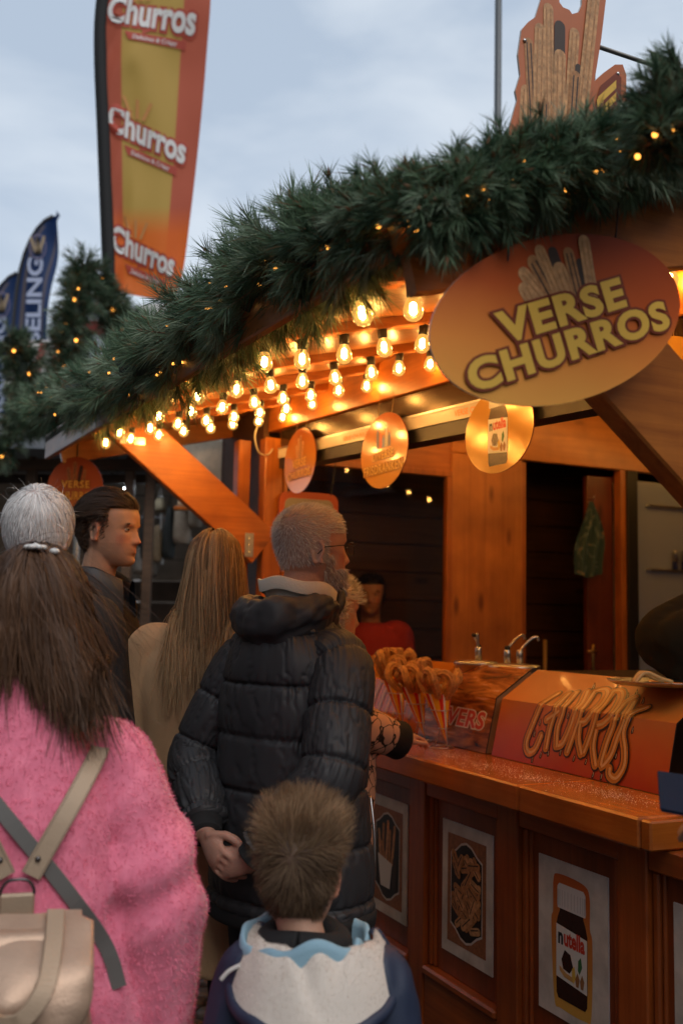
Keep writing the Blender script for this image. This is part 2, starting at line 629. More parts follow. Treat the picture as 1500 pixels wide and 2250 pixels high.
# ------------------------------------------------------------------ ground
def ground():
    m, nt, b, o = _nm('old_paving_ground')
    t = nt.nodes.new('ShaderNodeTexCoord')
    n = nt.nodes.new('ShaderNodeTexNoise')
    n.inputs['Scale'].default_value = 7
    n.inputs['Detail'].default_value = 8
    nt.links.new(t.outputs['Object'], n.inputs['Vector'])
    r = nt.nodes.new('ShaderNodeValToRGB')
    r.color_ramp.elements[0].color = (0.012, 0.011, 0.010, 1)
    r.color_ramp.elements[1].color = (0.05, 0.045, 0.04, 1)
    nt.links.new(n.outputs['Fac'], r.inputs['Fac'])
    nt.links.new(r.outputs['Color'], b.inputs['Base Color'])
    b.inputs['Roughness'].default_value = 0.75
    g = mk('ground', [(-150, -40, 0), (150, -40, 0), (150, 260, 0), (-150, 260, 0)], [(0, 1, 2, 3)], m)
    g['kind'] = 'structure'
    # cobbles: those in the gap between the legs one by one, the rest joined
    cm = mat('cobble_stone', (0.075, 0.066, 0.06), 0.5, noise=0.45, nscale=14, bump=0.5, bscale=60)
    cm2 = mat('cobble_stone_reddish', (0.085, 0.055, 0.046), 0.5, noise=0.4, nscale=14, bump=0.5, bscale=60)
    def stone(cx, cy, sx, sy, h):
        k = 10
        a = np.linspace(0, 2 * np.pi, k, endpoint=False)
        q = lambda e_: np.sign(np.cos(a)) * np.abs(np.cos(a)) ** e_
        w = lambda e_: np.sign(np.sin(a)) * np.abs(np.sin(a)) ** e_
        jit = 1 + rng.uniform(-.08, .08, k)
        V = []
        for s_, z_ in ((1.0, 0.001), (0.97, h * .55), (0.74, h * .93)):
            V.append(np.c_[cx + sx / 2 * s_ * q(.55) * jit, cy + sy / 2 * s_ * w(.55) * jit, np.full(k, z_)])
        V.append(np.array([[cx, cy, h]]))
        F = [tuple(f) for f in grid_faces(3, k)] + [(2 * k + i, 2 * k + (i + 1) % k, 3 * k) for i in range(k)]
        return np.vstack(V), F
    rest = MB()
    row = 0
    count = 0
    y = 1.2
    while y < 9.0:
        dy = 0.105
        x = -3.2 + (row % 2) * 0.06
        while x < 1.6:
            dx = 0.12 + rng.uniform(-.02, .02)
            V, F = stone(x + dx / 2 + rng.uniform(-.004, .004), y + rng.uniform(-.006, .006), dx - .014, dy - .014 + rng.uniform(-.006, .006), 0.022 + rng.uniform(0, .012))
            if -1.15 < x < -0.25 and 3.0 < y < 5.6 and count < 290:
                mk('cobble', V, F, cm if rng.random() < .75 else cm2, g, True)
                count += 1
            elif y < 9:
                rest.add(V, F)
            x += dx
        y += dy
        row += 1
    stuff(rest.build('cobbles', cm, g, True))
ground()

# ------------------------------------------------------------------ the stall itself
STALL = thing('market_stall', 'orange stained wooden market stall with sloping plank roof and paneled counter', 'market stall', HB, HANG)

def stall():
    S = STALL
    # soffit boards run up the roof slope, one by one
    v = -0.86
    while v < 2.95:
        w = 0.142
        u0, u1 = -0.93, 1.7
        dz = rng.uniform(-.0015, .0015)
        a = MB()
        za, zb = soffit_z(u0, v + w / 2) + 0.011 + dz, soffit_z(u1, v + w / 2) + 0.011 + dz
        a.beam((u0, v + w / 2, za), (u1, v + w / 2, zb), w - 0.005, 0.022, ch=0.004)
        a.build('soffit_plank', W_soffit, S)
        v += w
    # rafters that carry the bulbs
    for v in ROWS:
        a = MB()
        a.beam((-0.9, v, soffit_z(-.9, v) - 0.017), (1.7, v, soffit_z(1.7, v) - 0.017), 0.05, 0.034, ch=0.004)
        a.build('rafter', W_x, S)
    # roof covering over the boards, both slopes
    a = MB()
    for (u0, u1, f) in ((-0.97, 1.72, lambda u, v: soffit_z(u, v) + 0.026), (1.72, 4.4, lambda u, v: soffit_z(3.44 - u, v) + 0.026)):
        V = [(u, v, f(u, v) + d) for d in (0, .03) for u in (u0, u1) for v in (-0.90, 3.05)]
        a.add(V, [(0, 1, 3, 2), (4, 6, 7, 5), (0, 2, 6, 4), (1, 5, 7, 3), (0, 4, 5, 1), (2, 3, 7, 6)])
    a.build('roof', mat('dark_roofing', (0.03, 0.028, 0.027), 0.8, noise=0.3), S)
    a = MB().beam((-0.955, -0.89, soffit_z(-.955, -.89) + .0), (-0.955, 3.03, soffit_z(-.955, 3.03) + .0), 0.028, 0.13)
    a.build('eave_board', W_v, S)
    a = MB().beam((-0.95, -0.875, soffit_z(-.95, -.875) - .055), (1.72, -0.875, soffit_z(1.72, -.875) - .055), 0.03, 0.17)
    a.build('verge_board', W_x, S)
    a = MB().beam((-0.90, 3.0, soffit_z(-.90, 3.0) - .03), (1.7, 3.0, soffit_z(1.7, 3.0) - .03), 0.03, 0.15)
    a.build('verge_board', W_x, S)
    # wall plate above the counter
    a = MB()
    for v0, v1 in ((-0.85, 2.46),):
        zb0, zb1 = 2.315 + .06 * v0, 2.315 + .06 * v1
        a.beam((0.115, v0, zb0 + .085), (0.115, v1, zb1 + .085), 0.09, 0.17)
    a.build('wall_plate', W_v, S)
    # rolled-up shutter under it: dark housing, pale slat, black lip
    def along(u0, u1, zlo, zhi, name, m, v0=-0.79, v1=2.32):
        f = lambda v, z: z + .058 * v
        V = [(u, v, f(v, z)) for z in (zlo, zhi) for u in (u0, u1) for v in (v0, v1)]
        q = MB().add(V, [(0, 1, 3, 2), (4, 6, 7, 5), (0, 2, 6, 4), (1, 5, 7, 3), (0, 4, 5, 1), (2, 3, 7, 6)])
        return q.build(name, m, S)
    along(0.085, 0.19, 2.222, 2.312, 'shutter_housing', mat('bronze_shutter', (0.055, 0.035, 0.02), 0.22, 0.7))
    along(0.072, 0.12, 2.17, 2.217, 'shutter_slat', mat('pale_slat', (0.60, 0.55, 0.48), 0.25))
    along(0.068, 0.125, 2.217, 2.223, 'shutter_edge', M_steel)
    along(0.078, 0.17, 2.118, 2.168, 'shutter_lip', M_black)
    for k, v in enumerate((1.55, .62)):
        V, F = text_fit('VERSE CHURROS', 0, .26, 0, .022, bold=.02)
        P = np.array([(0.0705, v - x, 2.182 + .058 * (v - x) + y) for x, y in V])
        mk('lettering', P, F, mat('orange_ink', (0.75, 0.25, 0.04), .5), S)
    # posts
    for (u, v, w, d, top) in ((0.075, 2.42, 0.10, 0.09, 2.42), (-0.035, 2.56, 0.07, 0.08, 2.42), (0.09, -0.82, 0.10, 0.07, 2.25), (3.3, 2.42, .1, .1, 2.5)):
        MB().box((u - w / 2, v - d / 2, 0.01), (u + w / 2, v + d / 2, top), .006).build('post', W_z, S)
    # knee braces out to the eave, with their steel plates
    for v in (2.40, -0.82):
        dz = .06 * (v - 2.4)
        b = MB().beam((0.03, v, 1.85 + dz), (-0.76, v, 2.475 + dz), 0.06, 0.205, ch=.005).build('knee_brace', W_x, S)
        pl = MB().box((-0.075, v - .036, 1.80 + dz), (-0.03, v - .031, 1.92 + dz), .001)
        for zz in (1.825, 1.86, 1.895):
            pl.lathe([(0.0, 0), (.006, 0), (.005, .003), (0, .004)], 8, Matrix.Translation((-.0525, v - .036, zz + dz)) @ Matrix.Rotation(math.pi / 2, 4, 'X'))
        pl.build('bracket_plate', M_steel, b)
        pl = MB().box((-0.72, v - .036, 2.315 + dz), (-0.60, v - .031, 2.352 + dz), .001)
        pl.build('bracket_plate', M_steel, b)
    # drooping flex from the last row of bulbs to the post
    P = smooth_path([(-.05, 2.3, 2.46), (-.06, 2.31, 2.40), (-.03, 2.33, 2.33), (.03, 2.36, 2.325), (.06, 2.37, 2.36)], 18)
    MB().tube(P, .004, 6).build('cable', mat('white_cable', (.55, .5, .42), .5), S, True)

    # ------- back wall: window, plywood pillar, doorway
    vb = 2.40
    MB().box((0.03, vb, .02), (1.14, vb + .04, 1.0)).build('wall_panel', W_x, S)
    MB().box((0.13, vb + .001, 2.335), (1.14, vb + .041, 2.66)).build('wall_panel', W_x, S)
    ply = wood('plywood_pillar', (0.50, 0.165, 0.024), (0.70, 0.26, 0.045), 'z', rough=0.34, scale=.5)
    MB().box((1.142, vb - .01, .02), (1.615, vb + .04, 2.44), .003).build('wall_panel', ply, S)
    MB().box((1.142, vb - .008, 2.443), (3.4, vb + .04, 3.03), .003).build('wall_panel', wood('plywood_top', (0.50, 0.165, 0.024), (0.70, 0.26, 0.045), 'x', rough=0.34, scale=.5), S)
    wf = MB()
    wf_o = thing  # noqa
    fr = MB()
    fr.box((0.13, vb - .022, 2.30), (1.14, vb + .02, 2.334), .003)
    fr.box((0.13, vb - .022, 1.0), (1.14, vb + .02, 1.035), .003)
    fr.box((1.105, vb - .022, 1.036), (1.14, vb + .02, 2.299), .003)
    fr.box((0.13, vb - .022, 1.036), (0.155, vb + .02, 2.299), .003)
    w = fr.build('window', W_z, S)
    MB().box((0.155, vb, 1.035), (1.105, vb + .005, 2.30)).build('pane', glass_mat('window_glass', (0.96, 0.95, 0.92), 0.0), w)
    # dark store behind: back boards, side walls, floor
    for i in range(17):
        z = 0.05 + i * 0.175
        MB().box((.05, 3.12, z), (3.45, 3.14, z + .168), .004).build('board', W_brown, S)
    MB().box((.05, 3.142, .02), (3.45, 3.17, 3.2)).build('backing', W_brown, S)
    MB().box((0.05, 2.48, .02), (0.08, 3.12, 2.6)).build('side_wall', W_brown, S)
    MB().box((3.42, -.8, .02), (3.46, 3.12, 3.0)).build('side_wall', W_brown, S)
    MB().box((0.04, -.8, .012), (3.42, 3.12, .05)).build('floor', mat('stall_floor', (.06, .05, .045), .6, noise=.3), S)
    # upper rear: close the roof of the store
    V = [(u, v, soffit_z(min(u, 3.44 - u), v) + .02) for u in (.05, 1.7, 3.46) for v in (2.95, 3.17)]
    MB().add(V, [(0, 1, 3, 2), (2, 3, 5, 4)]).build('store_roof', W_brown, S)
    # the doorway's leaf, ajar, and jamb
    MB().box((1.617, vb + .0, .03), (1.65, vb + .05, 2.43), .003).build('door_jamb', W_z, S)
    d = MB()
    d.box((2.14, vb + .06, .04), (2.335, vb + .10, 2.40), .003)
    dr = d.build('door', wood('red_door', (0.12, .022, .008), (.20, .045, .014), 'z'), S)
    h = MB()
    h.box((2.165, vb + .05, 1.20), (2.185, vb + .058, 1.38), .002)
    h.tube([(2.175, vb + .05, 1.34), (2.175, vb + .02, 1.34), (2.10, vb + .015, 1.34)], .008, 8)
    h.build('handle', mat('brass', (.55, .36, .12), .3, 1.0), dr, True)
    MB().box((2.335, vb - .015, .03), (2.375, vb + .05, 2.44), .003).build('door_jamb', W_z, S)
    MB().box((2.377, vb - .03, .03), (2.455, vb + .04, 2.44), .003).build('black_frame', M_black, S)

    # ------- counter front: stiles, rails, recessed panels with mouldings
    stiles = [-1.46, -0.92, -0.38, 0.15, 0.68, 1.21, 1.75, 2.28]
    for v in stiles:
        MB().box((-0.026, v - .052, .02), (0.03, v + .052, .975), .004).build('stile', W_dz, S)
        for s in (-1, 1):
            MB().box((-0.012, v + s * .066 - .011, .375), (0.012, v + s * .066 + .011, .915), .005).build('moulding', W_dz, S)
            MB().box((-0.005, v + s * .086 - .006, .375), (0.012, v + s * .086 + .006, .915), .004).build('moulding', W_dz, S)
    for a, b in zip(stiles[:-1], stiles[1:]):
        v0, v1 = a + .053, b - .053
        MB().box((-0.022, v0, .02), (0.03, v1, .345), .004).build('bottom_rail', W_dy, S)
        MB().box((-0.034, v0, .346), (0.012, v1, .374), .007).build('ledge', W_dy, S)
        MB().box((-0.022, v0, .916), (0.03, v1, .975), .004).build('top_rail', W_dy, S)
        MB().box((0.003, v0, .376), (0.03, v1, .914)).build('panel', W_pan, S)
    # counter slab in two lengths, with an underlip
    for v0, v1 in ((-0.474, 0.008), (0.012, 2.33)):
        MB().box((-0.085, v0, 0.976), (0.62, v1, 1.05), .006).build('counter_top', W_top, S)
    MB().box((-0.083, -0.512, 0.978), (0.62, -0.476, 1.048), .005).build('counter_end', wood('varnished_end', (0.40, 0.10, 0.012), (0.58, 0.165, 0.02), 'x', rough=.25, coat=.5), S)
    MB().box((0.40, -1.4, .05), (0.62, 2.3, 0.974)).build('counter_body', W_brown, S)
ROWS = [-0.46, 0.14, 0.73, 1.235, 1.74, 2.19]
stall()
# ------------------------------------------------------------------ filament bulbs under the soffit
def bulb_parts():
    gm, nt, b, o = _nm('amber_bulb_glass')
    nt.nodes.remove(b)
    tr = nt.nodes.new('ShaderNodeBsdfTransparent')
    tr.inputs['Color'].default_value = (1.0, 0.86, 0.55, 1)
    gl = nt.nodes.new('ShaderNodeBsdfGlossy')
    gl.inputs['Roughness'].default_value = 0.05
    fr = nt.nodes.new('ShaderNodeFresnel')
    fr.inputs['IOR'].default_value = 1.5
    em = nt.nodes.new('ShaderNodeEmission')
    em.inputs['Color'].default_value = (1.0, 0.50, 0.10, 1)
    em.inputs['Strength'].default_value = 1.7
    lw = nt.nodes.new('ShaderNodeLayerWeight')
    lw.inputs['Blend'].default_value = 0.35
    m1 = nt.nodes.new('ShaderNodeMixShader')
    nt.links.new(fr.outputs[0], m1.inputs[0])
    nt.links.new(tr.outputs[0], m1.inputs[1])
    nt.links.new(gl.outputs[0], m1.inputs[2])
    m2 = nt.nodes.new('ShaderNodeMixShader')
    m2.inputs[0].default_value = 0.5
    nt.links.new(m1.outputs[0], m2.inputs[1])
    nt.links.new(em.outputs[0], m2.inputs[2])
    nt.links.new(m2.outputs[0], o.inputs['Surface'])
    gm.cycles.emission_sampling = 'NONE'
    fm = emit_mat('hot_filament', (1.0, 0.55, 0.19), 380.0)
    s = MB().lathe([(.0, .052), (.014, .052), (.0145, .050), (.0145, .028), (.0125, .023), (.0, .023)], 14).arrays()
    g = MB().lathe([(.0112, .026), (.0125, .021), (.0180, .011), (.0222, .0), (.0232, -.008), (.0212, -.019), (.0145, -.0275), (.006, -.0315), (.0, -.032)], 18).arrays()
    f = MB().lathe([(.0, .014), (.0075, .009), (.0082, -.013), (.0, -.019)], 7).arrays()
    tmp = []
    for V, F, nm in ((s[0], s[1], 'socket'), (g[0], g[1], 'glass'), (f[0], f[1], 'filament')):
        me = bpy.data.meshes.new(nm)
        me.from_pydata(V.tolist(), [], F)
        me.polygons.foreach_set('use_smooth', np.ones(len(me.polygons), bool))
        me.materials.append({'socket': M_black, 'glass': gm, 'filament': fm}[nm])
        tmp.append((nm, me))
    return tmp
ORDW = ['first', 'second', 'third', 'fourth', 'fifth', 'sixth', 'seventh', 'eighth', 'ninth', 'tenth', 'eleventh', 'twelfth', 'thirteenth', 'fourteenth', 'fifteenth', 'sixteenth']
def bulbs():
    parts = bulb_parts()
    def one(u_, v, label, zu=None):
        t = hthing('light_bulb', label, 'light bulb', u_, v + rng.uniform(-.01, .01), bulb_z(u_ if zu is None else zu, v) + rng.uniform(-.004, .003), 'filament bulbs under the roof')
        t.rotation_euler = (rng.uniform(-.12, .12), rng.uniform(-.12, .12), HANG + rng.uniform(0, 3))
        for nm, me in parts:
            q = bpy.data.objects.new(nm, me)
            COL.objects.link(q)
            q.parent = t
    for i, v in enumerate(ROWS):
        us = np.arange(-0.83, 0.06, 0.1235)
        if i == 4:
            us = np.arange(-0.86, 0.05, 0.1235)
        row = ORDW[len(ROWS) - 1 - i]
        for k, u in enumerate(np.r_[us, np.arange(.34, 1.6, .21)]):
            one(u + rng.uniform(-.006, .006), v, 'glowing filament bulb, %s in from the eave on the %s rafter from the corner post' % (ORDW[k], row))
        if i in (0, 2, 4):  # the rearmost of these rows is added to brighten the fridge
            for k, u in enumerate(np.arange(1.85, 3.2, .2)):
                one(u, v, 'filament bulb over the fridge, %s from the ridge on the %s rafter' % (ORDW[k], row), 3.44 - u)
bulbs()

# ------------------------------------------------------------------ pine garlands
M_needle = attr_mat('pine_needles', rough=0.5, spec=0.3, transl=0.25)
M_twig = mat('brown_twig', (0.20, 0.095, 0.045), 0.7)
M_core = mat('garland_core', (0.012, 0.022, 0.013), 0.9)
M_fairy = emit_mat('fairy_light', (1.0, 0.40, 0.06), 4.0)
M_fairy.cycles.emission_sampling = 'NONE'
def garland_mesh(path, rad, n_tufts, needles, nlen, nw, seed=1, tone=1.0):
    g = np.random.default_rng(seed)
    P = np.asarray(path)
    T, N, Bn = frames(P)
    t = g.uniform(0, len(P) - 1.001, n_tufts)
    i = t.astype(int)
    f = (t - i)[:, None]
    C = P[i] * (1 - f) + P[i + 1] * f
    R = np.asarray(rad)[i] * (1 - f[:, 0]) + np.asarray(rad)[i + 1] * f[:, 0]
    a = g.uniform(0, 2 * np.pi, n_tufts)
    radial = N[i] * np.cos(a)[:, None] + Bn[i] * np.sin(a)[:, None]
    lump = 0.82 + 0.30 * np.array([mnoise.noise(Vector(c * 5.0 + r_ * 1.3)) for c, r_ in zip(C, radial)])
    base = C + radial * (R * lump * g.uniform(.30, .95, n_tufts))[:, None]
    ax = radial * g.uniform(.5, 1.1, n_tufts)[:, None] + T[i] * g.normal(0, .55, n_tufts)[:, None] + g.normal(0, .35, (n_tufts, 3)) + np.array([0, 0, .08])
    ax /= np.linalg.norm(ax, axis=1)[:, None]
    sz = np.clip(R / .075, .66, 1.05) if nlen < .08 else np.ones(n_tufts)
    L = g.uniform(.035, .115, n_tufts) * (nlen / .065) * sz
    # needles: one slim triangle each
    k = needles
    s = g.uniform(.15, 1.0, (n_tufts, k)) ** .8
    root = base[:, None] + ax[:, None] * (s * L[:, None])[..., None]
    h = np.cross(ax, g.normal(0, 1, (n_tufts, 3)))
    h /= np.linalg.norm(h, axis=1)[:, None]
    w = np.cross(ax, h)
    ph = g.uniform(0, 2 * np.pi, (n_tufts, k))
    al = np.radians(g.uniform(18, 62, (n_tufts, k)) * (1.15 - .45 * s))
    side = h[:, None] * np.cos(ph)[..., None] + w[:, None] * np.sin(ph)[..., None]
    d = ax[:, None] * np.cos(al)[..., None] + side * np.sin(al)[..., None]
    ln = nlen * g.uniform(.65, 1.15, (n_tufts, k)) * sz[:, None]
    tip = root + d * ln[..., None] + np.array([0, 0, -.12 * nlen])
    wd = np.cross(d, g.normal(0, 1, d.shape))
    wd /= np.linalg.norm(wd, axis=-1)[..., None] + 1e-9
    mid = (root + tip) / 2 + np.array([0, 0, .02 * nlen])
    V = np.stack([root - wd * nw / 2, root + wd * nw / 2, mid + wd * nw * .45, tip, mid - wd * nw * .45], 2).reshape(-1, 3)
    m = n_tufts * k
    b5 = np.arange(m)[:, None] * 5
    F = np.concatenate([b5 + np.array([[0, 1, 2]]), b5 + np.array([[0, 2, 4]]), b5 + np.array([[4, 2, 3]])])
    tuft = g.uniform(0, 1, n_tufts)
    c0, c1, c2 = np.array([.045, .095, .055]), np.array([.150, .235, .135]), np.array([.31, .39, .28])
    tc_ = np.where(tuft[:, None] < .6, c0 + (c1 - c0) * (tuft / .6)[:, None], c1 + (c2 - c1) * ((tuft - .6) / .4)[:, None])
    nc = tc_[:, None] * g.uniform(.75, 1.3, (n_tufts, k))[..., None] * tone
    old = ((g.uniform(0, 1, (n_tufts, k)) < .05) | ((s < .35) & (g.uniform(0, 1, (n_tufts, k)) < .35)))[..., None]
    nc = np.where(old, np.array([.16, .085, .035]), nc)
    col = np.repeat(nc.reshape(-1, 3), 5, 0)
    # twigs
    tw, tf = [], []
    for q in range(n_tufts):
        e1 = base[q] + ax[q] * L[q]
        st = C[q] + radial[q] * R[q] * .3
        vv = []
        for p_, r_ in ((st, .0028), (e1, .0012)):
            vv += [p_ + (h[q] * math.cos(z) + w[q] * math.sin(z)) * r_ for z in (0, 2.1, 4.2)]
        o = len(tw)
        tw += vv
        tf += [(o, o + 1, o + 4, o + 3), (o + 1, o + 2, o + 5, o + 4), (o + 2, o, o + 3, o + 5)]
        if q % 3 == 0:
            o = len(tw)
            tw += [e1 - ax[q] * .004] + [e1 + ax[q] * .004 + (h[q] * math.cos(z) + w[q] * math.sin(z)) * .005 for z in (0, 1.57, 3.14, 4.71)] + [e1 + ax[q] * .020]
            tf += [(o, o + 1 + z, o + 1 + (z + 1) % 4) for z in range(4)] + [(o + 5, o + 1 + (z + 1) % 4, o + 1 + z) for z in range(4)]
    return V, F, col, np.array(tw), tf
def garland(name, label, path, rad, n_tufts, needles, nlen, nw, seed, tone=1.0, lights=0, group=None, lamp_label=None, lamp_r=.0046):
    P = np.asarray(path)
    t = thing(name, label, 'garland', P[0] * 0, 0, group)
    V, F, col, tv, tf = garland_mesh(P, rad, n_tufts, needles, nlen, nw, seed, tone)
    stuff(mk('needles', V, F, M_needle, t, False, col))
    stuff(mk('twigs', tv, tf, M_twig, t, fixn=False))
    c = MB().tube(P, np.asarray(rad) * .72, 14)
    V, F = c.arrays()
    V = V + rng.normal(0, .008, V.shape)
    mk('core', V, F, M_core, t, True)
    if lights:
        g = np.random.default_rng(seed + 50)
        s = thing('fairy_light_string', lamp_label, 'string lights', (0, 0, 0), 0)
        T, N, Bn = frames(P)
        sm = MB().lathe([(0, lamp_r), (lamp_r * .7, lamp_r * .7), (lamp_r, 0), (lamp_r * .7, -lamp_r * .7), (0, -lamp_r)], 8).arrays()
        me = bpy.data.meshes.new('lamp')
        me.from_pydata(sm[0].tolist(), [], sm[1])
        me.materials.append(M_fairy)
        pts = []
        for q in range(lights):
            i = int((q + .5) / lights * (len(P) - 1))
            a = g.uniform(0, 2 * np.pi)
            d = N[i] * math.cos(a) + Bn[i] * math.sin(a)
            toward = EYE - P[i]
            toward /= np.linalg.norm(toward)
            if np.dot(d, toward) < -.2 and q % 4:
                d = -d
            pos = P[i] + d * rad[i] * g.uniform(.78, 1.02) + T[i] * g.uniform(-.05, .05)
            pts.append(pos)
            o = bpy.data.objects.new('lamp', me)
            COL.objects.link(o)
            o.parent = s
            o.location = pos
        MB().tube(smooth_path(pts, lights * 3), .0012, 4).build('wire', M_core, s)
    return t
# along the eave, round the corner and up the verge
_ge = [onU(x, y, -.945) for x, y in ((100, 900), (200, 872), (300, 826), (400, 762), (500, 682), (600, 606), (700, 556), (800, 506), (880, 478))]
_gv = [onV(x, y, -.945) for x, y in ((985, 450), (1100, 402), (1200, 376), (1300, 352), (1400, 342), (1500, 322), (1640, 290))]
_gp = [_ge[0] + np.array([0, .25, .03])] + _ge + _gv + [_gv[-1] + np.array([q, 0, q * .25]) for q in (.45, .95, 1.45)]
_half = [40, 65, 85, 104, 116, 122, 128, 138, 128, 124, 120, 112, 118, 122, 112, 112, 110, 110, 105, 95]     # half thickness seen in the photograph
_path = np.array([h2w(*q) for q in smooth_path(_gp, 90)])
_rad = smooth_path(np.array(_half, float)[:, None], 90)[:, 0] * _path[:, 1] / FPX
_rad = np.maximum(.028, (_rad - .055) * 1.0)
garland('pine_garland', 'thick green artificial pine garland along the churros stall eave', _path, _rad, 2250, 64, .068, .0021, 3, 1.0, 115,
        lamp_label='tiny warm fairy lights wound through the eave garland')
# second, higher garland running up towards the ridge behind the sign
_p2 = np.array([h2w(*q) for q in smooth_path([onV(x, y, -1.2) for x, y in ((1440, 315), (1470, 270), (1510, 225), (1600, 150))], 16)])
garland('pine_garland', 'short bushy pine garland clump above the gable edge beside the rooftop sign', _p2, np.interp(np.linspace(0, 1, 16), [0, .3, 1], [.012, .034, .05]), 150, 60, .062, .0021, 9, .85, 7,
        lamp_label='tiny warm fairy lights in the clump beside the rooftop sign')

# ------------------------------------------------------------------ signs
SUGAR = (0.62, 0.36, 0.17)
M_churro_a = mat('print_churro_light', (0.54, 0.28, 0.12), .5, noise=.4, nscale=55)
M_churro_b = mat('print_churro_mid', (0.42, 0.19, 0.07), .5, noise=.35, nscale=90)
M_churro_c = mat('print_churro_dark', (0.05, 0.028, 0.02), .5)
M_ink_y = mat('print_yellow', (0.78, 0.46, 0.07), .4)
M_ink_br = mat('print_red_brown', (0.20, 0.035, 0.012), .4)
M_ink_w = mat('print_white', (0.75, 0.74, 0.72), .4)
def flat(name, V2, F, frame, d, m, parent):
    """print layer: 2-D shapes laid at depth d in a sign's own frame"""
    P = frame(np.c_[np.asarray(V2), np.full(len(V2), d)])
    return mk(name, P, F, m, parent, fixn=False)
def churro_print(parent, frame, bars, scale_d=0.0):
    """bundle of ridged sticks: each stick is a printed shape with its ridges"""
    for k, (x0, y0, x1, y1, w, tone) in enumerate(bars):
        V, F = ribbon2d([(x0, y0), ((x0 + x1) / 2, (y0 + y1) / 2), (x1, y1)], w, 8)
        flat('churro_print', V, F, frame, .0006 + .0003 * k + scale_d, (M_churro_a, M_churro_b, M_churro_c)[tone], parent)
        if tone < 2:
            nx, ny = -(y1 - y0), (x1 - x0)
            L = math.hypot(nx, ny)
            nx, ny = nx / L, ny / L
            MBs = MB()
            for q in (-.22, .2):
                V, F = ribbon2d([(x0 + nx * w * q, y0 + ny * w * q), ((x0 + x1) / 2 + nx * w * q, (y0 + y1) / 2 + ny * w * q), (x1 + nx * w * q, y1 + ny * w * q)], w * .13, 8)
                MBs.add(np.c_[V, np.zeros(len(V))], F)
            V, F = MBs.arrays()
            flat('ridge_print', V[:, :2], F, frame, .0008 + .0003 * k + scale_d, M_churro_b if tone == 0 else M_churro_c, parent)
def lettering(parent, frame, s, box, m_in, m_out, d=.003, tilt=0.0, bold=.03, out=.085, space=1.12, shear=0.0, steps=None):
    """fat letters with a darker outline, optionally climbing along a line"""
    x0, x1, y0, y1 = box
    for nm, b_, mm, dd in (('letter_outline', out, m_out, d), ('lettering', bold, m_in, d + .0004)):
        if mm is None:
            continue
        V, F = text_fit(s, x0, x1, y0, y1, bold=b_, shear=shear, space=space, ref=bold)
        V = V.copy()
        V[:, 1] += (V[:, 0] - x0) * math.tan(tilt)
        flat(nm, V, F, frame, dd, mm, parent)
def board(parent, poly, frame, th, m_face, m_edge, name='board'):
    b = MB().prism(poly, -th, 0).arrays()
    P = frame(b[0])
    n = len(poly)
    o = mk(name, P, b[1], [m_edge, m_face], parent)
    # the printed face is the one at depth 0
    for p in o.data.polygons:
        if all(vi >= n for vi in p.vertices):
            p.material_index = 1
    return o

# big oval sign hung at the gable, parallel to the roof slope
def oval_sign():
    vs = -0.94
    c = onV(1237, 699, vs)
    t = hthing('hanging_sign', 'large orange oval sign reading VERSE CHURROS hung under the verge garland', 'sign', c[0], vs, c[2])
    tilt = math.radians(20.0)
    fr = lambda P: np.c_[P[:, 0] * math.cos(tilt) - P[:, 1] * math.sin(tilt), -P[:, 2], P[:, 0] * math.sin(tilt) + P[:, 1] * math.cos(tilt)]
    A, Bm = 0.288, 0.149
    gm = grad_mat('oval_sign_print_shaded_top', [(0, (0.88, 0.40, 0.08)), (.3, (0.82, 0.27, 0.05)), (.62, (0.55, 0.10, 0.02)), (1, (0.26, 0.035, 0.009))], 2, -.17, .17, rough=.3, noise=.12)  # printed gradient, its top darkened further to stand for the garland's shade
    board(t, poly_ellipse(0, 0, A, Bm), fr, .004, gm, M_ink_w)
    bars = [(-.075, .035, -.085, .066, .026, 0), (-.035, .03, -.075, .092, .026, 0), (-.02, .03, -.045, .108, .028, 1), (-.005, .03, -.022, .125, .024, 0), (.012, .03, .008, .118, .022, 2),
            (.018, .028, .012, .085, .030, 0), (.04, .03, .045, .11, .024, 1), (.062, .03, .066, .09, .016, 2), (.075, .03, .092, .125, .026, 0)]
    bars = [(a * .9 + .01, b, cc * .9 + .01, d, w, q) for a, b, cc, d, w, q in bars]
    churro_print(t, fr, bars)
    lettering(t, fr, 'VERSE', (-.148, .150, -.020, .038), M_ink_y, M_ink_br, d=.0036, tilt=math.radians(2), bold=.045, out=.11, space=1.1)
    lettering(t, fr, 'CHURROS', (-.236, .240, -.086, -.030), M_ink_y, M_ink_br, d=.0042, tilt=math.radians(2), bold=.045, out=.11, space=1.1)
    for x in (-.12, .12):
        MB().tube([(x, .0, .15 * math.sqrt(1 - (x / .268) ** 2) + math.tan(tilt) * x - .006), (x, -.01, .20 + math.tan(tilt) * x)], .0016, 6).build('hanger', M_dark, t)
oval_sign()

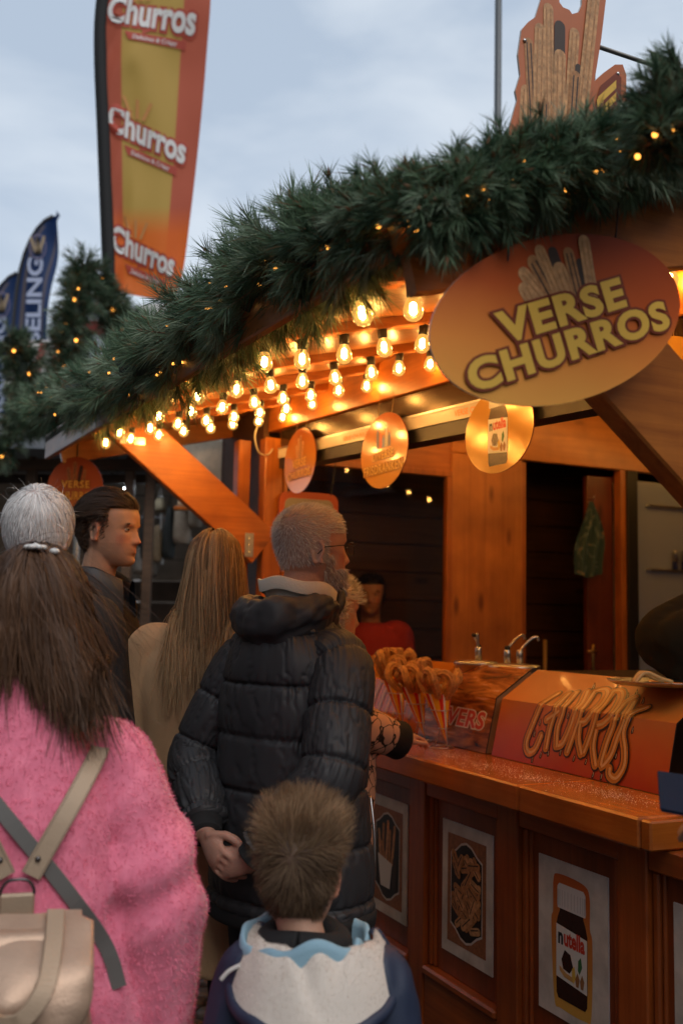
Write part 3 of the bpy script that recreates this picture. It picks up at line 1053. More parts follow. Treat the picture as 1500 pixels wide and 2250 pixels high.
# cut-out sign standing on the roof
def roof_sign():
    vs = -.60
    px = [(1117, 300), (1118, 280), (1135, 220), (1131, 200), (1142, 165), (1137, 120), (1145, 65), (1160, 48), (1175, 38), (1187, 0), (1198, -60), (1215, -70), (1226, -40), (1228, 5), (1236, 16), (1250, 22), (1256, 31), (1270, 27), (1277, 10), (1280, -60), (1300, -120), (1330, -125), (1345, -90), (1330, 0), (1320, 85), (1305, 178), (1325, 160), (1350, 142), (1367, 142), (1375, 165), (1374, 258), (1374, 330), (1250, 345), (1140, 350)]
    Q = np.array([onV(x, y, vs) for x, y in px])
    c = Q.mean(0)
    t = hthing('rooftop_sign', 'orange cut-out rooftop sign picturing a bundle of churros', 'sign', c[0], vs, c[2])
    fr = lambda P: np.c_[P[:, 0], -P[:, 2], P[:, 1]]
    poly = (Q - c)[:, [0, 2]]
    board(t, poly, fr, .006, mat('rooftop_sign_print', (0.50, 0.14, 0.05), .45, noise=.12, nscale=6), M_ink_w)
    def pp(x, y):
        q = onV(x, y, vs) - c
        return q[0], q[2]
    def bar(xa, ya, xb, yb, wpx, tone):
        a, b = pp(xa, ya), pp(xb, yb)
        k = abs(pp(xa + wpx, ya)[0] - a[0])
        return (*a, *b, k, tone)
    bars = [bar(1150, 285, 1155, 200, 24, 0), bar(1170, 290, 1160, 95, 20, 1), bar(1180, 290, 1185, 65, 24, 0), bar(1205, 290, 1203, 20, 22, 0), bar(1225, 290, 1228, 60, 24, 2), bar(1246, 290, 1260, 75, 22, 0),
            bar(1225, 300, 1228, 125, 26, 0), bar(1265, 200, 1268, 150, 14, 2), bar(1270, 300, 1308, -60, 26, 0), bar(1253, 300, 1262, 170, 22, 1), bar(1190, 300, 1193, 230, 20, 1)]
    churro_print(t, fr, bars)
    # red bracket with a yellow letter at its side
    def quad(pts, d, m, nm):
        V = [pp(*q) for q in pts]
        flat(nm, V, [tuple(range(len(V)))], fr, d, m, t)
    quad([(1300, 250), (1316, 190), (1352, 160), (1362, 172), (1360, 300), (1300, 300)], .003, M_ink_br, 'letter_outline')
    for pts in ([(1310, 215), (1350, 178), (1350, 196), (1312, 232)], [(1310, 245), (1350, 205), (1350, 222), (1312, 262)], [(1308, 220), (1322, 208), (1322, 280), (1308, 280)]):
        quad(pts, .0042, M_ink_y, 'lettering')
    for x, y in ((1151, 90), (1355, 163), (1362, 235)):
        q = pp(x, y)
        MB().lathe([(0, .004), (.004, .003), (.005, 0)], 8, Matrix.Translation((q[0], -.001, q[1])) @ Matrix.Rotation(math.pi / 2, 4, 'X')).build('bolt', M_steel, t, True)
    # stays and frame behind
    f = MB()
    a, b = pp(1318, 60), pp(1310, 330)
    f.beam((a[0] - .005, .025, a[1]), (b[0] - .005, .025, b[1]), .02, .02, up=(0, 1, 0))
    a = pp(1180, 100)
    f.beam((a[0], .025, a[1]), (a[0], .025, poly[:, 1].min() - .1), .02, .02, up=(0, 1, 0))
    f.build('frame', M_dark, t)
    s = MB()
    a, b = onV(1318, 84, vs) - c, onV(1560, 148, vs) - c
    s.tube([(a[0], .03, a[2]), (b[0], .06, b[2])], .0052, 8)
    a, b = onV(1374, 232, vs) - c, onV(1450, 218, vs) - c
    s.tube([(a[0], .02, a[2]), (b[0], .02, b[2])], .004, 8)
    s.build('stay_rod', mat('grey_rod', (.16, .15, .14), .4, .6), t, True)
roof_sign()

# four small oval signs hanging over the counter
M_string = mat('twine', (.35, .22, .1), .8)
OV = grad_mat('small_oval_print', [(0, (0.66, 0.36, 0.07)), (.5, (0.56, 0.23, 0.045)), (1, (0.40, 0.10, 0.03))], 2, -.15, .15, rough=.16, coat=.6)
OVG = mat('gold_oval_print', (0.62, 0.34, 0.06), .14, .25, coat=.7, bump=.10, bscale=60)
def small_oval(px, py, a, b, kind, label):
    u = 0.05
    c = onU(px, py, u)
    t = hthing('hanging_sign', label, 'sign', c[0], c[1], c[2], 'small oval signs above the counter', rng.uniform(-.04, .04))
    # printed face looks out over the counter (-u); sign x runs towards the far end
    fr = lambda P: np.c_[-P[:, 2], -P[:, 0], P[:, 1]]
    board(t, poly_ellipse(0, 0, a, b), fr, .004, OVG if kind in ('jar', 'c') else OV, M_ink_br)
    g = 0.0
    if kind == 'verse':
        churro_print(t, fr, [(-.03, .01, -.04, .07, .02, 0), (-.01, .01, -.015, .10, .02, 0), (.01, .01, .012, .115, .018, 1), (.03, .01, .04, .08, .02, 0)])
        lettering(t, fr, 'VERSE', (-.085, .085, -.035, .01), M_ink_y, M_ink_br, d=.003, bold=.03, out=.08)
        lettering(t, fr, 'CHURROS', (-.14, .14, -.085, -.045), M_ink_y, M_ink_br, d=.0035, bold=.03, out=.08)
    elif kind == 'fris':
        for k, (x, h, cc) in enumerate(((-.05, .085, (.05, .05, .16)), (-.025, .06, (.55, .08, .05)), (0, .05, (.1, .16, .45)), (.025, .075, (.5, .48, .45)), (.05, .055, (.06, .07, .2)))):
            V = [(x - .011, .012), (x + .011, .012), (x + .011, .012 + h * .7), (x + .005, .012 + h * .85), (x + .005, .012 + h), (x - .005, .012 + h), (x - .005, .012 + h * .85), (x - .011, .012 + h * .7)]
            flat('bottle_print', V, [tuple(range(8))], fr, .001, mat('bottle_ink_%d' % k, cc, .4), t)
        lettering(t, fr, 'DIVERSE', (-.09, .09, -.035, .0), M_ink_y, M_ink_br, d=.003, bold=.03, out=.07)
        lettering(t, fr, 'FRISDRANKEN', (-.165, .165, -.09, -.05), M_ink_y, M_ink_br, d=.0035, bold=.03, out=.07)
    elif kind == 'jar':
        jar_print(t, fr, 0.0, .008, .112, .25)
    else:
        lettering(t, fr, 'CHURROS', (-.15, .15, -.02, .05), mat('gold_ink', (.6, .3, .05), .3, .3), M_ink_br, d=.003, bold=.03, out=.08)
    for x in (-.06, .06):
        z = b * math.sqrt(1 - (x / a) ** 2)
        top = 2.315 + .06 * (c[1] - x) - c[2] + .02
        MB().tube([(0.002, -x, z - .012), (.012, -x, max(z + .03, top))], .0013, 5).build('twine', M_string, t)
def jar_print(t, fr, cx, cy, w, h, d0=.0006, cap_orange=False):
    """printed jar of chocolate spread: lid, glass, label with lettering and garnish"""
    cm = mat('jar_chocolate', (.045, .016, .010), .25)
    lid = mat('jar_lid_white', (.72, .72, .72), .4)
    lidg = mat('jar_lid_grey', (.45, .46, .48), .4)
    lab = mat('jar_label_white', (.78, .77, .74), .4)
    red = mat('jar_red', (.62, .05, .02), .4)
    blk = mat('jar_black', (.02, .02, .025), .4)
    grn = mat('jar_green', (.05, .18, .06), .4)
    brn = mat('jar_hazel', (.32, .15, .05), .4)
    X, Y = w / 2, h / 2
    body = [(-.82, -.98), (.80, -.98), (.92, -.9), (.95, -.55), (.95, .25), (.85, .40), (.72, .52), (.72, .58), (-.72, .58), (-.72, .52), (-.85, .40), (-.95, .25), (-.95, -.55), (-.93, -.9)]
    def pl(pts, d, m, nm):
        V = [(cx + a * X, cy + b * Y) for a, b in pts]
        n = len(V)
        from mathutils.geometry import tessellate_polygon
        F = [tuple(q) for q in tessellate_polygon([[Vector((a, b, 0)) for a, b in V]])]
        flat(nm, V, F, fr, d0 + d, m, t)
    pl(body, 0, cm, 'jar_print')
    pl([(-.84, .56), (.84, .56), (.88, .62), (.86, .93), (.74, .99), (-.74, .99), (-.86, .93), (-.88, .62)], .0004, lid, 'lid_print')
    for k in range(-6, 7):
        x = math.sin(k / 6.6 * math.pi / 2) * .86
        pl([(x - .015, .60), (x + .015, .60), (x + .015, .88), (x - .015, .88)], .0007, lidg, 'lid_rib')
    pl([(-.93, -.62), (.93, -.70), (.95, .20), (-.93, .28)], .0008, lab, 'label_print')
    V, F = text_fit('n', cx - .80 * X, cx - .50 * X, cy - .05 * Y, cy + .15 * Y, bold=.04)
    flat('lettering', V, F, fr, d0 + .0014, blk, t)
    V, F = text_fit('utella', cx - .44 * X, cx + .82 * X, cy - .05 * Y, cy + .24 * Y, bold=.04)
    flat('lettering', V, F, fr, d0 + .0014, red, t)
    pl([(-.60, -.30), (-.40, -.12), (-.05, -.16), (.12, -.36), (-.10, -.48), (-.5, -.45)], .0012, cm, 'spread_print')
    pl([(-.72, -.42), (-.3, -.50), (.1, -.52), (.1, -.60), (-.4, -.58), (-.7, -.5)], .0016, mat('jar_bread', (.62, .36, .12), .5), 'bread_print')
    pl([(.42, -.20), (.58, -.12), (.66, -.28), (.5, -.42), (.4, -.36)], .0012, grn, 'leaf_print')
    for x in (.38, .66):
        pl([(x - .13, -.52), (x, -.40), (x + .13, -.50), (x + .06, -.64), (x - .08, -.64)], .0016, brn, 'nut_print')
    pl([(.05, -.38), (.2, -.32), (.28, -.5), (.15, -.62), (.05, -.55)], .0014, mat('jar_flower', (.75, .5, .08), .5), 'flower_print')
small_oval(658, 1012, .195, .155, 'verse', 'small orange oval reading VERSE CHURROS hanging beside the corner post')
small_oval(842, 990, .20, .15, 'fris', 'small golden oval reading DIVERSE FRISDRANKEN hanging above the churro cones')
small_oval(1093, 945, .185, .14, 'jar', 'golden oval picturing a chocolate spread jar hanging below the large oval sign')
small_oval(1440, 852, .18, .13, 'c', 'golden oval mostly hidden behind the dark knee brace')
# round sign further out under the far end of the eave
def far_sign():
    p = at_y(165, 1080, 5.2)
    t = thing('hanging_sign', 'dull orange round sign reading VERSE CHURROS behind the dark-haired man', 'sign', p, math.radians(-6))
    fr = lambda P: np.c_[P[:, 0], -P[:, 2], P[:, 1]]
    gm = grad_mat('far_sign_print', [(0, (0.55, 0.24, 0.05)), (.6, (0.40, 0.10, 0.03)), (1, (0.34, 0.07, 0.02))], 2, -.18, .18, rough=.4)
    board(t, poly_ellipse(0, 0, .155, .185), fr, .006, gm, M_ink_br)
    churro_print(t, fr, [(-.03, .06, -.04, .12, .02, 1), (-.005, .06, -.005, .15, .02, 1), (.02, .06, .03, .13, .018, 2), (.045, .06, .05, .11, .018, 1)])
    lettering(t, fr, 'VERSE', (-.075, .08, .018, .058), M_ink_y, M_ink_br, d=.004, bold=.03, out=.08)
    lettering(t, fr, 'CHURROS', (-.10, .11, -.045, .0), M_ink_y, M_ink_br, d=.004, bold=.03, out=.08)
    MB().tube([(0, .01, .18), (0, .012, .42)], .004, 6).build('hanger', M_dark, t)
far_sign()
# ------------------------------------------------------------------ posters on the counter panels
M_marble = mat('cream_marble_print', (0.62, 0.58, 0.53), .35, noise=.22, nscale=12)
M_pframe = mat('poster_brown', (0.30, 0.12, 0.05), .4, noise=.3, nscale=60)
M_pdark = mat('poster_dark', (0.02, 0.013, 0.01), .4)
M_or_key = grad_mat('jar_orange_border', [(0, (.72, .42, .08)), (.4, (.62, .25, .05)), (1, (.5, .10, .02))], 2, -.18, .18, rough=.35)
def poster(vc, kind, label):
    t = hthing('poster', label, 'poster', -0.001, vc, 0.651, 'posters on the counter front')
    fr = lambda P: np.c_[-P[:, 2], -P[:, 0], P[:, 1]]
    w, h = .146, .205
    board(t, [(-w, -h), (w, -h), (w, h), (-w, h)], fr, .004, M_marble, M_ink_w)
    if kind == 'jar':
        jar_out = [(-.075, -.160), (-.045, -.178), (.055, -.178), (.08, -.155), (.085, .02), (.075, .06), (.075, .135), (.05, .165), (-.055, .17), (-.078, .15), (-.08, .07), (-.088, .03)]
        J = smooth_path(jar_out, 60, True)
        n = len(J)
        flat('border_print', np.vstack([J, [[0, 0]]]), [(i, (i + 1) % n, n) for i in range(n)], fr, .0006, M_or_key, t)
        jar_print(t, fr, 0.0, -.004, .138, .305, .0012)
        return
    # ornate brown frame round a picture of churros
    a, b = .112, .168
    def rect(x0, y0, x1, y1, d, m, nm):
        flat(nm, [(x0, y0), (x1, y0), (x1, y1), (x0, y1)], [(0, 1, 2, 3)], fr, d, m, t)
    rect(-a, -b, a, b, .0006, M_pframe, 'frame_print')
    pic = [(-.088, -.105), (-.088, .105), (-.06, .118), (-.03, .14), (0, .148), (.03, .14), (.06, .118), (.088, .105), (.088, -.105), (.06, -.118), (.03, -.14), (0, -.148), (-.03, -.14), (-.06, -.118)]
    big = [(x * 1.05, y * 1.05) for x, y in pic]
    from mathutils.geometry import tessellate_polygon
    F = [tuple(q) for q in tessellate_polygon([[Vector((x, y, 0)) for x, y in pic]])]
    flat('frame_line', big, F, fr, .0010, M_marble, t)
    flat('picture', pic, F, fr, .0014, M_pdark, t)
    g = np.random.default_rng(int(vc * 100) + 300)
    if kind == 'pile':
        for k in range(46):
            x, y = g.uniform(-.072, .072), g.uniform(-.11, .11)
            an = g.choice([.5, .9, 2.3, 2.7]) + g.normal(0, .2)
            L = g.uniform(.018, .032)
            p0, p1 = (x - math.cos(an) * L, y - math.sin(an) * L), (x + math.cos(an) * L, y + math.sin(an) * L)
            p0, p1 = np.clip(p0, [-.075, -.105], [.075, .11]), np.clip(p1, [-.075, -.105], [.075, .11])
            V, F2 = ribbon2d([p0, (p0 + p1) / 2, p1], .024, 8)
            flat('churro_print', V, F2, fr, .0018 + k * .00006, (M_churro_a, M_churro_b, M_churro_b)[k % 3], t)
            nrm = np.array([-(p1 - p0)[1], (p1 - p0)[0]])
            nrm /= np.linalg.norm(nrm) + 1e-6
            V, F2 = ribbon2d([p0 + nrm * .004, (p0 + p1) / 2 + nrm * .004, p1 + nrm * .004], .004, 8)
            flat('ridge_print', V, F2, fr, .0018 + k * .00006 + .00003, M_pdark, t)
    else:
        for k, (x0, x1, y1) in enumerate(((-.05, -.065, .08), (-.035, -.03, .105), (-.01, .005, .12), (.015, .02, .09), (.035, .055, .11), (-.02, -.05, .04))):
            V, F2 = ribbon2d([(x0, -.02), ((x0 + x1) / 2, .03), (x1, y1)], .017, 8)
            flat('churro_print', V, F2, fr, .0018 + k * .0001, (M_churro_a, M_churro_b)[k % 2], t)
        flat('cup_print', [(-.07, .0), (.04, -.02), (.025, -.11), (-.045, -.11)], [(0, 1, 2, 3)], fr, .0030, M_ink_w, t)
        flat('cup_print', [(.045, .0), (.075, .0), (.07, -.11), (.04, -.10)], [(0, 1, 2, 3)], fr, .0026, M_churro_c, t)
poster(0.935, 'cup', 'framed poster of churros in a white cup beside the puffer jacket')
poster(0.405, 'pile', 'framed poster of a heap of short churros between two dark stiles')
poster(-0.117, 'jar', 'poster of a chocolate spread jar with white lid on cream marble')
poster(-0.640, 'pile', 'framed poster cut by the picture edge past the chocolate jar poster')

# ------------------------------------------------------------------ folded display screens on the counter
PROF = [(0.185, 1.0525), (0.228, 1.240), (0.375, 1.338)]
def screen(v0, v1, label, m_face, prof=PROF, m_back=None, ends=None):
    """bent sheet: steep front, sloping top; s runs along the counter, t up the sheet"""
    c = np.array([prof[0][0], (v0 + v1) / 2, prof[0][1]])
    t = hthing('display_screen', label, 'display screen', *c)
    P = np.array(prof) - np.array([c[0], c[2]])
    th = .004
    d1, d2 = P[1] - P[0], P[2] - P[1]
    n1 = np.array([-d1[1], d1[0]]) / np.linalg.norm(d1)
    n2 = np.array([-d2[1], d2[0]]) / np.linalg.norm(d2)
    nm_ = (n1 + n2) / np.linalg.norm(n1 + n2)
    inner = [P[0] - n1 * th, P[1] - nm_ * th, P[2] - n2 * th]
    hw = (v1 - v0) / 2
    V = [(q[0], y, q[1]) for y in (-hw, hw) for q in (*P, *inner)]
    F = [(0, 1, 7, 6), (1, 2, 8, 7), (3, 9, 10, 4), (4, 10, 11, 5), (0, 6, 9, 3), (2, 5, 11, 8), (0, 3, 4, 1), (1, 4, 5, 2), (6, 7, 10, 9), (7, 8, 11, 10)]
    o = mk('sheet', np.array(V), F, [m_face, m_back or M_dark], t, fixn=True)
    for i, p in enumerate(o.data.polygons):
        p.material_index = 0 if i in (0, 1) else 1
    L1 = np.linalg.norm(d1)
    def surf(s, tt, off):
        """point at s along, tt up the sheet"""
        s, tt = np.asarray(s, float), np.asarray(tt, float)
        a = np.clip(tt / L1, None, 1)
        b = np.clip((tt - L1) / np.linalg.norm(d2), 0, None)
        q = P[0][None] + d1[None] * a[:, None] + d2[None] * b[:, None]
        nn = np.where((tt > L1)[:, None], n2[None], n1[None])
        q = q + nn * off
        return np.c_[q[:, 0], s, q[:, 1]]
    if ends:
        for sgn in ends:
            y = sgn * (hw - .003)
            MB().prism([(P[0][0] + .004, P[0][1]), (P[1][0] + .004, P[1][1] - .002), (P[2][0], P[2][1] - .004), (P[2][0] + .01, P[0][1])], y - .002, y + .002, lambda Q: np.c_[Q[:, 0], Q[:, 2], Q[:, 1]]).build('end_panel', mat('brown_card', (.34, .19, .09), .6, noise=.1), t)
    def px(x, y):
        """photograph pixel -> (s, t) on this sheet"""
        best = None
        for (a0, a1, base) in ((P[0], P[1], 0.0), (P[1], P[2], L1)):
            d = a1 - a0
            Ld = np.linalg.norm(d)
            nn = np.array([-d[1], d[0]]) / Ld
            n3 = HP * nn[0] + np.array([0, 0, nn[1]])
            p0 = h2w(c[0] + a0[0], c[1], c[2] + a0[1])
            q = w2h(on_plane(x, y, p0, n3)) - c
            tt = np.dot(q[[0, 2]] - a0, d / Ld)
            if base == 0.0 and tt <= L1:
                return np.array([q[1], tt])
            best = np.array([q[1], base + tt])
        return best
    return t, surf, px
def sheet_print(name, strokes, t, surf, m, off, w, n=30, taper=None):
    b = MB()
    for st in strokes:
        V, F = ribbon2d(st, w, n, taper)
        b.add(np.c_[V, np.zeros(len(V))], F)
    V, F = b.arrays()
    return mk(name, surf(V[:, 0], V[:, 1], off), F, m, t, fixn=False)
def churros_screen():
    gm = grad_mat('churros_screen_print', [(0, (0.42, 0.045, 0.010)), (.35, (0.50, 0.10, 0.016)), (.7, (0.52, 0.17, 0.028)), (1, (0.46, 0.16, 0.03))], 2, 0, .28, rough=.3, noise=.5, coat=.15)
    t, surf, px = screen(-0.272, 0.548, 'glossy orange folded screen with CHURROS lettered in churro shapes', gm)
    Z = lambda pts: [px(1080 + a / 3.571, 1460 + b / 3.571) for a, b in pts]
    glyph = {'C': [[(515, 232), (430, 285), (350, 400), (300, 520), (268, 620), (285, 688), (335, 670), (385, 560)]],
             'H': [[(600, 232), (500, 350), (455, 500), (425, 655)], [(430, 435), (520, 370)], [(660, 225), (560, 350), (515, 500), (505, 640)]],
             'U': [[(520, 640), (560, 610), (620, 470), (690, 320), (745, 215)]],
             'R': [[(800, 215), (705, 350), (650, 520), (592, 685)], [(800, 215), (880, 200), (900, 240), (830, 340), (740, 440), (690, 455)], [(690, 470), (680, 590), (700, 700)]],
             'R2': [[(950, 215), (860, 340), (790, 500), (722, 690)], [(950, 215), (1010, 215), (1015, 270), (950, 380), (880, 460), (830, 480)], [(815, 520), (795, 650), (812, 790)]],
             'O': [[(1120, 265), (1040, 310), (960, 450), (900, 620), (855, 800), (930, 720), (985, 570), (1040, 420), (1110, 300)]],
             'S': [[(1215, 345), (1130, 375), (1060, 440), (1030, 540), (1045, 680), (1035, 800), (975, 895), (925, 870), (925, 820)]]}
    dk, og, lt, wt_ = mat('graffiti_dark', (.025, .014, .012), .3), mat('graffiti_orange', (.55, .23, .045), .25), mat('graffiti_light', (.70, .40, .12), .3), mat('graffiti_white', (.72, .6, .42), .3)
    off = .0008
    for g_, strokes in glyph.items():
        st = [Z(s) for s in strokes]
        sheet_print('letter_outline', st, t, surf, dk, off, .038)
        sheet_print('letter', st, t, surf, og, off + .0008, .0275)
        sh = [[q + np.array([-.0035, .001]) for q in s] for s in st]
        sheet_print('letter_groove', sh, t, surf, lt, off + .0014, .0095)
        sheet_print('letter_groove', [[q + np.array([.004, -.001]) for q in s] for s in st], t, surf, dk, off + .0013, .0016)
        sheet_print('letter_shine', [[q + np.array([-.006, .0015]) for q in s] for s in st], t, surf, wt_, off + .0018, .0016)
        off += .00035
    for k, (x, y) in enumerate(((380, 450), (335, 540), (600, 395), (765, 490), (965, 470), (1105, 510), (645, 730), (740, 755), (795, 860), (860, 875), (975, 712), (385, 705), (445, 690), (540, 685), (800, 170), (980, 180), (1065, 245), (1135, 220), (1185, 285), (320, 740))):
        a = Z([(x - 6, y + 22), (x, y), (x + 7, y - 26)])
        sheet_print('drip', [a], t, surf, mat('drip_ink', (.045, .028, .03), .25), .0012, .010, 10, [1, .9, .15])
        sheet_print('drip_shine', [[q + np.array([-.0015, 0]) for q in a[:2]] + [a[1] * .6 + a[2] * .4]], t, surf, wt_, .0019, .002, 8)
churros_screen()
def vers_screen():
    m, nt, b, o = _nm('churro_photo_print')
    tt = nt.nodes.new('ShaderNodeTexCoord')
    mp_ = nt.nodes.new('ShaderNodeMapping')
    mp_.inputs['Rotation'].default_value = (math.radians(-42), 0, 0)
    mp_.inputs['Scale'].default_value = (8, 6, 38)
    n = nt.nodes.new('ShaderNodeTexNoise')
    n.inputs['Scale'].default_value = 1.0
    n.inputs['Detail'].default_value = 7
    n.inputs['Distortion'].default_value = .8
    nt.links.new(tt.outputs['Object'], mp_.inputs['Vector'])
    nt.links.new(mp_.outputs['Vector'], n.inputs['Vector'])
    r = nt.nodes.new('ShaderNodeValToRGB')
    for e_, (p_, c_) in zip([r.color_ramp.elements[0], r.color_ramp.elements[1], r.color_ramp.elements.new(.5), r.color_ramp.elements.new(.62)], [(.30, (.035, .012, .006)), (.80, (.66, .42, .24)), (.46, (.22, .065, .014)), (.60, (.48, .18, .04))]):
        e_.position = p_
        e_.color = (*c_, 1)
    nt.links.new(n.outputs['Fac'], r.inputs['Fac'])
    nt.links.new(r.outputs['Color'], b.inputs['Base Color'])
    b.inputs['Roughness'].default_value = .2
    t, surf, px = screen(0.585, 1.06, 'folded screen printed with a churro photo and red VERS lettering', m, ends=(-1,))
    pts = [px(*q) for q in ((985, 1565), (1067, 1572))]
    # letters stand upright along the front face, near end to the right
    s0, s1 = pts[0][0], pts[1][0]
    for nm, bo, mm, d in (('letter_outline', .085, M_ink_w, .0008), ('lettering', .03, mat('vers_red', (.55, .05, .03), .4), .0016)):
        V, F = text_fit('VERS', 0, 1, 0, 1, bold=bo, shear=.12, ref=.03, space=1.05)
        s = s0 + V[:, 0] * (s1 - s0)
        mk(nm, surf(s, .075 + V[:, 1] * .062, d), F, mm, t, fixn=False)
vers_screen()
def left_screen():
    gm = grad_mat('left_screen_print', [(0, (0.50, 0.11, 0.02)), (1, (0.58, 0.20, 0.03))], 2, 0, .28, rough=.25, noise=.3)
    t, surf, px = screen(1.12, 1.95, 'orange folded screen with drawn churro sticks behind the red and yellow cones', gm, [(0.26, 1.0525), (.30, 1.24), (.44, 1.33)])
    og, dk = mat('graffiti_orange', (.55, .23, .045)), mat('graffiti_dark', (.025, .014, .012))
    for k in range(9):
        s = -.38 + k * .07
        a = [(s + .05, .06), (s + .02, .15), (s - .03, .24)]
        sheet_print('stick_outline', [[np.array(q) for q in a]], t, surf, dk, .0006 + k * .0002, .034, 10)
        sheet_print('stick', [[np.array(q) for q in a]], t, surf, og, .0010 + k * .0002, .026, 10)
left_screen()

# ------------------------------------------------------------------ churros, cones and stands
M_churro = mat('fried_dough', (0.54, 0.26, 0.075), .65, noise=.35, nscale=60, bump=.5, bscale=400)
def churro_tube(path, r, n=40, cap=True, lobes=6):
    P = smooth_path(path, n)
    T, N, Bn = frames(P)
    k = lobes * 4
    a = np.linspace(0, 2 * np.pi, k, endpoint=False)
    rr = r * (1 + .22 * np.cos(lobes * a))
    sc = np.ones(n)
    sc[0], sc[1], sc[-2], sc[-1] = .45, .88, .88, .45
    V = (P[:, None] + (N[:, None] * np.cos(a)[None, :, None] + Bn[:, None] * np.sin(a)[None, :, None]) * (rr[None, :, None] * sc[:, None, None])).reshape(-1, 3)
    F = [tuple(f) for f in grid_faces(n, k)] + [tuple(range(k - 1, -1, -1)), tuple(range((n - 1) * k, n * k))]
    return V, F
M_cone = [mat('cone_red', (.62, .03, .012), .6, spec=.2), mat('cone_yellow', (.85, .42, .02), .6, spec=.2), mat('cone_white', (.75, .70, .62), .6, spec=.2)]
def cone_set(px, py, h, r, lean, label, seed, tall):
    """paper cone in a wire stand with loops of churro sticking out"""
    q = w2h(on_z(px, py, 1.05))
    base = h2w(q[0], q[1], 1.05)
    st = thing('cone_stand', label + ' stand', 'stand', base, HANG, 'wire cone stands')
    st['label'] = 'wire stand holding the ' + label
    ctop = np.array([lean[0], lean[1], .015 + h])
    tip = np.array([0, 0, .02])
    ax = ctop - tip
    w = MB()
    a = np.linspace(0, 2 * np.pi, 25)
    for fr_, z0 in ((.66, None), (.28, None)):
        c = tip + ax * fr_
        w.tube(np.c_[c[0] + np.cos(a) * (r * fr_ + .003), c[1] + np.sin(a) * (r * fr_ + .003), np.full(25, c[2])], .0017, 6)
    w.tube(np.c_[-.02 + np.cos(a) * .045, np.sin(a) * .045, np.full(25, .004)], .0017, 6)
    c1, c2 = tip + ax * .66, tip + ax * .28
    for s in (-1, 1):
        w.tube([(c1[0], c1[1] + s * (r * .66 + .003), c1[2]), (c2[0], c2[1] + s * (r * .28 + .003), c2[2]), (-.02 + .0, s * .045, .004)], .0017, 6)
    w.build('wire_frame', M_steel, st, True)
    ct = thing('paper_cone', label, 'paper cone', base, HANG, 'striped paper cones')
    n = 36
    th = np.linspace(0, 2 * np.pi, n, endpoint=False)
    up = ctop + np.c_[np.cos(th) * r, np.sin(th) * r, np.where(np.cos(th) > .1, .03, 0) * 1.0]
    ins = ctop + np.c_[np.cos(th) * r * .96, np.sin(th) * r * .96, np.where(np.cos(th) > .1, .029, -.001)]
    V = np.vstack([up, tip[None], ins, tip[None] + np.array([[0, 0, .01]])])
    F = [(i, (i + 1) % n, n) for i in range(n)] + [((i + 1) % n + n + 1, i + n + 1, 2 * n + 1) for i in range(n)] + [(i, i + n + 1, (i + 1) % n + n + 1, (i + 1) % n) for i in range(n)]
    o = mk('cone', V, F, M_cone, ct, fixn=False)
    pat = [0, 0, 2, 1, 1, 1]
    for i, p in enumerate(o.data.polygons):
        p.material_index = pat[(i % n) % 6] if i < n else (2 if i < 2 * n else pat[i % 6])
    g = np.random.default_rng(seed)
    for k in range(tall):
        an = 2 * math.pi * k / tall + g.uniform(-.3, .3)
        rr = r * .55
        c = ctop + np.array([math.cos(an) * rr * .7, math.sin(an) * rr * .7, 0])
        d = np.array([math.cos(an), math.sin(an), 0])
        sd = np.array([-d[1], d[0], 0])
        H_ = g.uniform(.06, .125)
        o_ = g.uniform(.015, .06)
        if k % 4 == 3:
            path = [c - np.array([0, 0, .05]), c + d * .01, c + d * o_ * .8 + np.array([0, 0, H_ * .7]), c + d * o_ + np.array([0, 0, H_ * 1.15])]
        else:
            lr = g.uniform(.024, .034)
            t0 = g.uniform(-.5, .5)
            sd2 = sd * math.cos(t0) + d * math.sin(t0)
            top = c + d * o_ + np.array([0, 0, H_ * .55])
            path = [c - sd2 * lr * .6 - np.array([0, 0, .05]), c - sd2 * lr * .9 + np.array([0, 0, .01]), top - sd2 * lr + np.array([0, 0, .0]), top - sd2 * lr * .7 + np.array([0, 0, lr * .8]), top + d * .012 + np.array([0, 0, lr * 1.15]),
                    top + sd2 * lr * .7 + d * .018 + np.array([0, 0, lr * .7]), top + sd2 * lr + d * .012 - np.array([0, 0, .012]), c + sd2 * lr * .7 + d * .01 - np.array([0, 0, .02])]
        V, F = churro_tube(path, .0122)
        ch = mk('churro', V, F, M_churro, None, True)
        ch.location = base
        ch.rotation_euler = (0, 0, HANG)
        tag(ch, 'ridged golden churro sticking out of the ' + label, 'churro', 'churros in the paper cones')
cone_set(979, 1643, .175, .052, (-.015, .035), 'striped paper cone closest to the VERS lettering', 11, 7)
cone_set(931, 1630, .185, .050, (-.02, .055), 'striped paper cone in the middle of the three', 12, 9)
cone_set(884, 1612, .215, .052, (-.02, .045), 'striped paper cone beside the patterned sleeve', 13, 9)
# tray of loose churros further along
def tray():
    t = hthing('tray', 'white plastic tray of churros behind the striped cones', 'tray', .17, 1.50, 1.05)
    prof = [(.0, .002), (.10, .002), (.125, .045), (.128, .045), (.103, 0.0), (.0, 0.0)]
    V, F = lathe_np(prof, 28)
    V[:, 1] *= 1.5
    mk('dish', V, F, M_white, t, True)
    for k in range(8):
        y = -.12 + .033 * k
        V, F = churro_tube([(-.07, y, .025 + .012 * (k % 3)), (0, y + .01, .05 + .01 * (k % 2)), (.07, y - .01, .03 + .01 * (k % 3))], .011, 16)
        V = V @ np.array(Matrix.Rotation(HANG + rng.uniform(-.5, .5), 3, 'Z')).T + h2w(.17, 1.50, 1.056)
        tag(mk('churro', V, F, M_churro, None, True), 'ridged brown churro lying in the white tray', 'churro', 'churros lying in the tray')
tray()

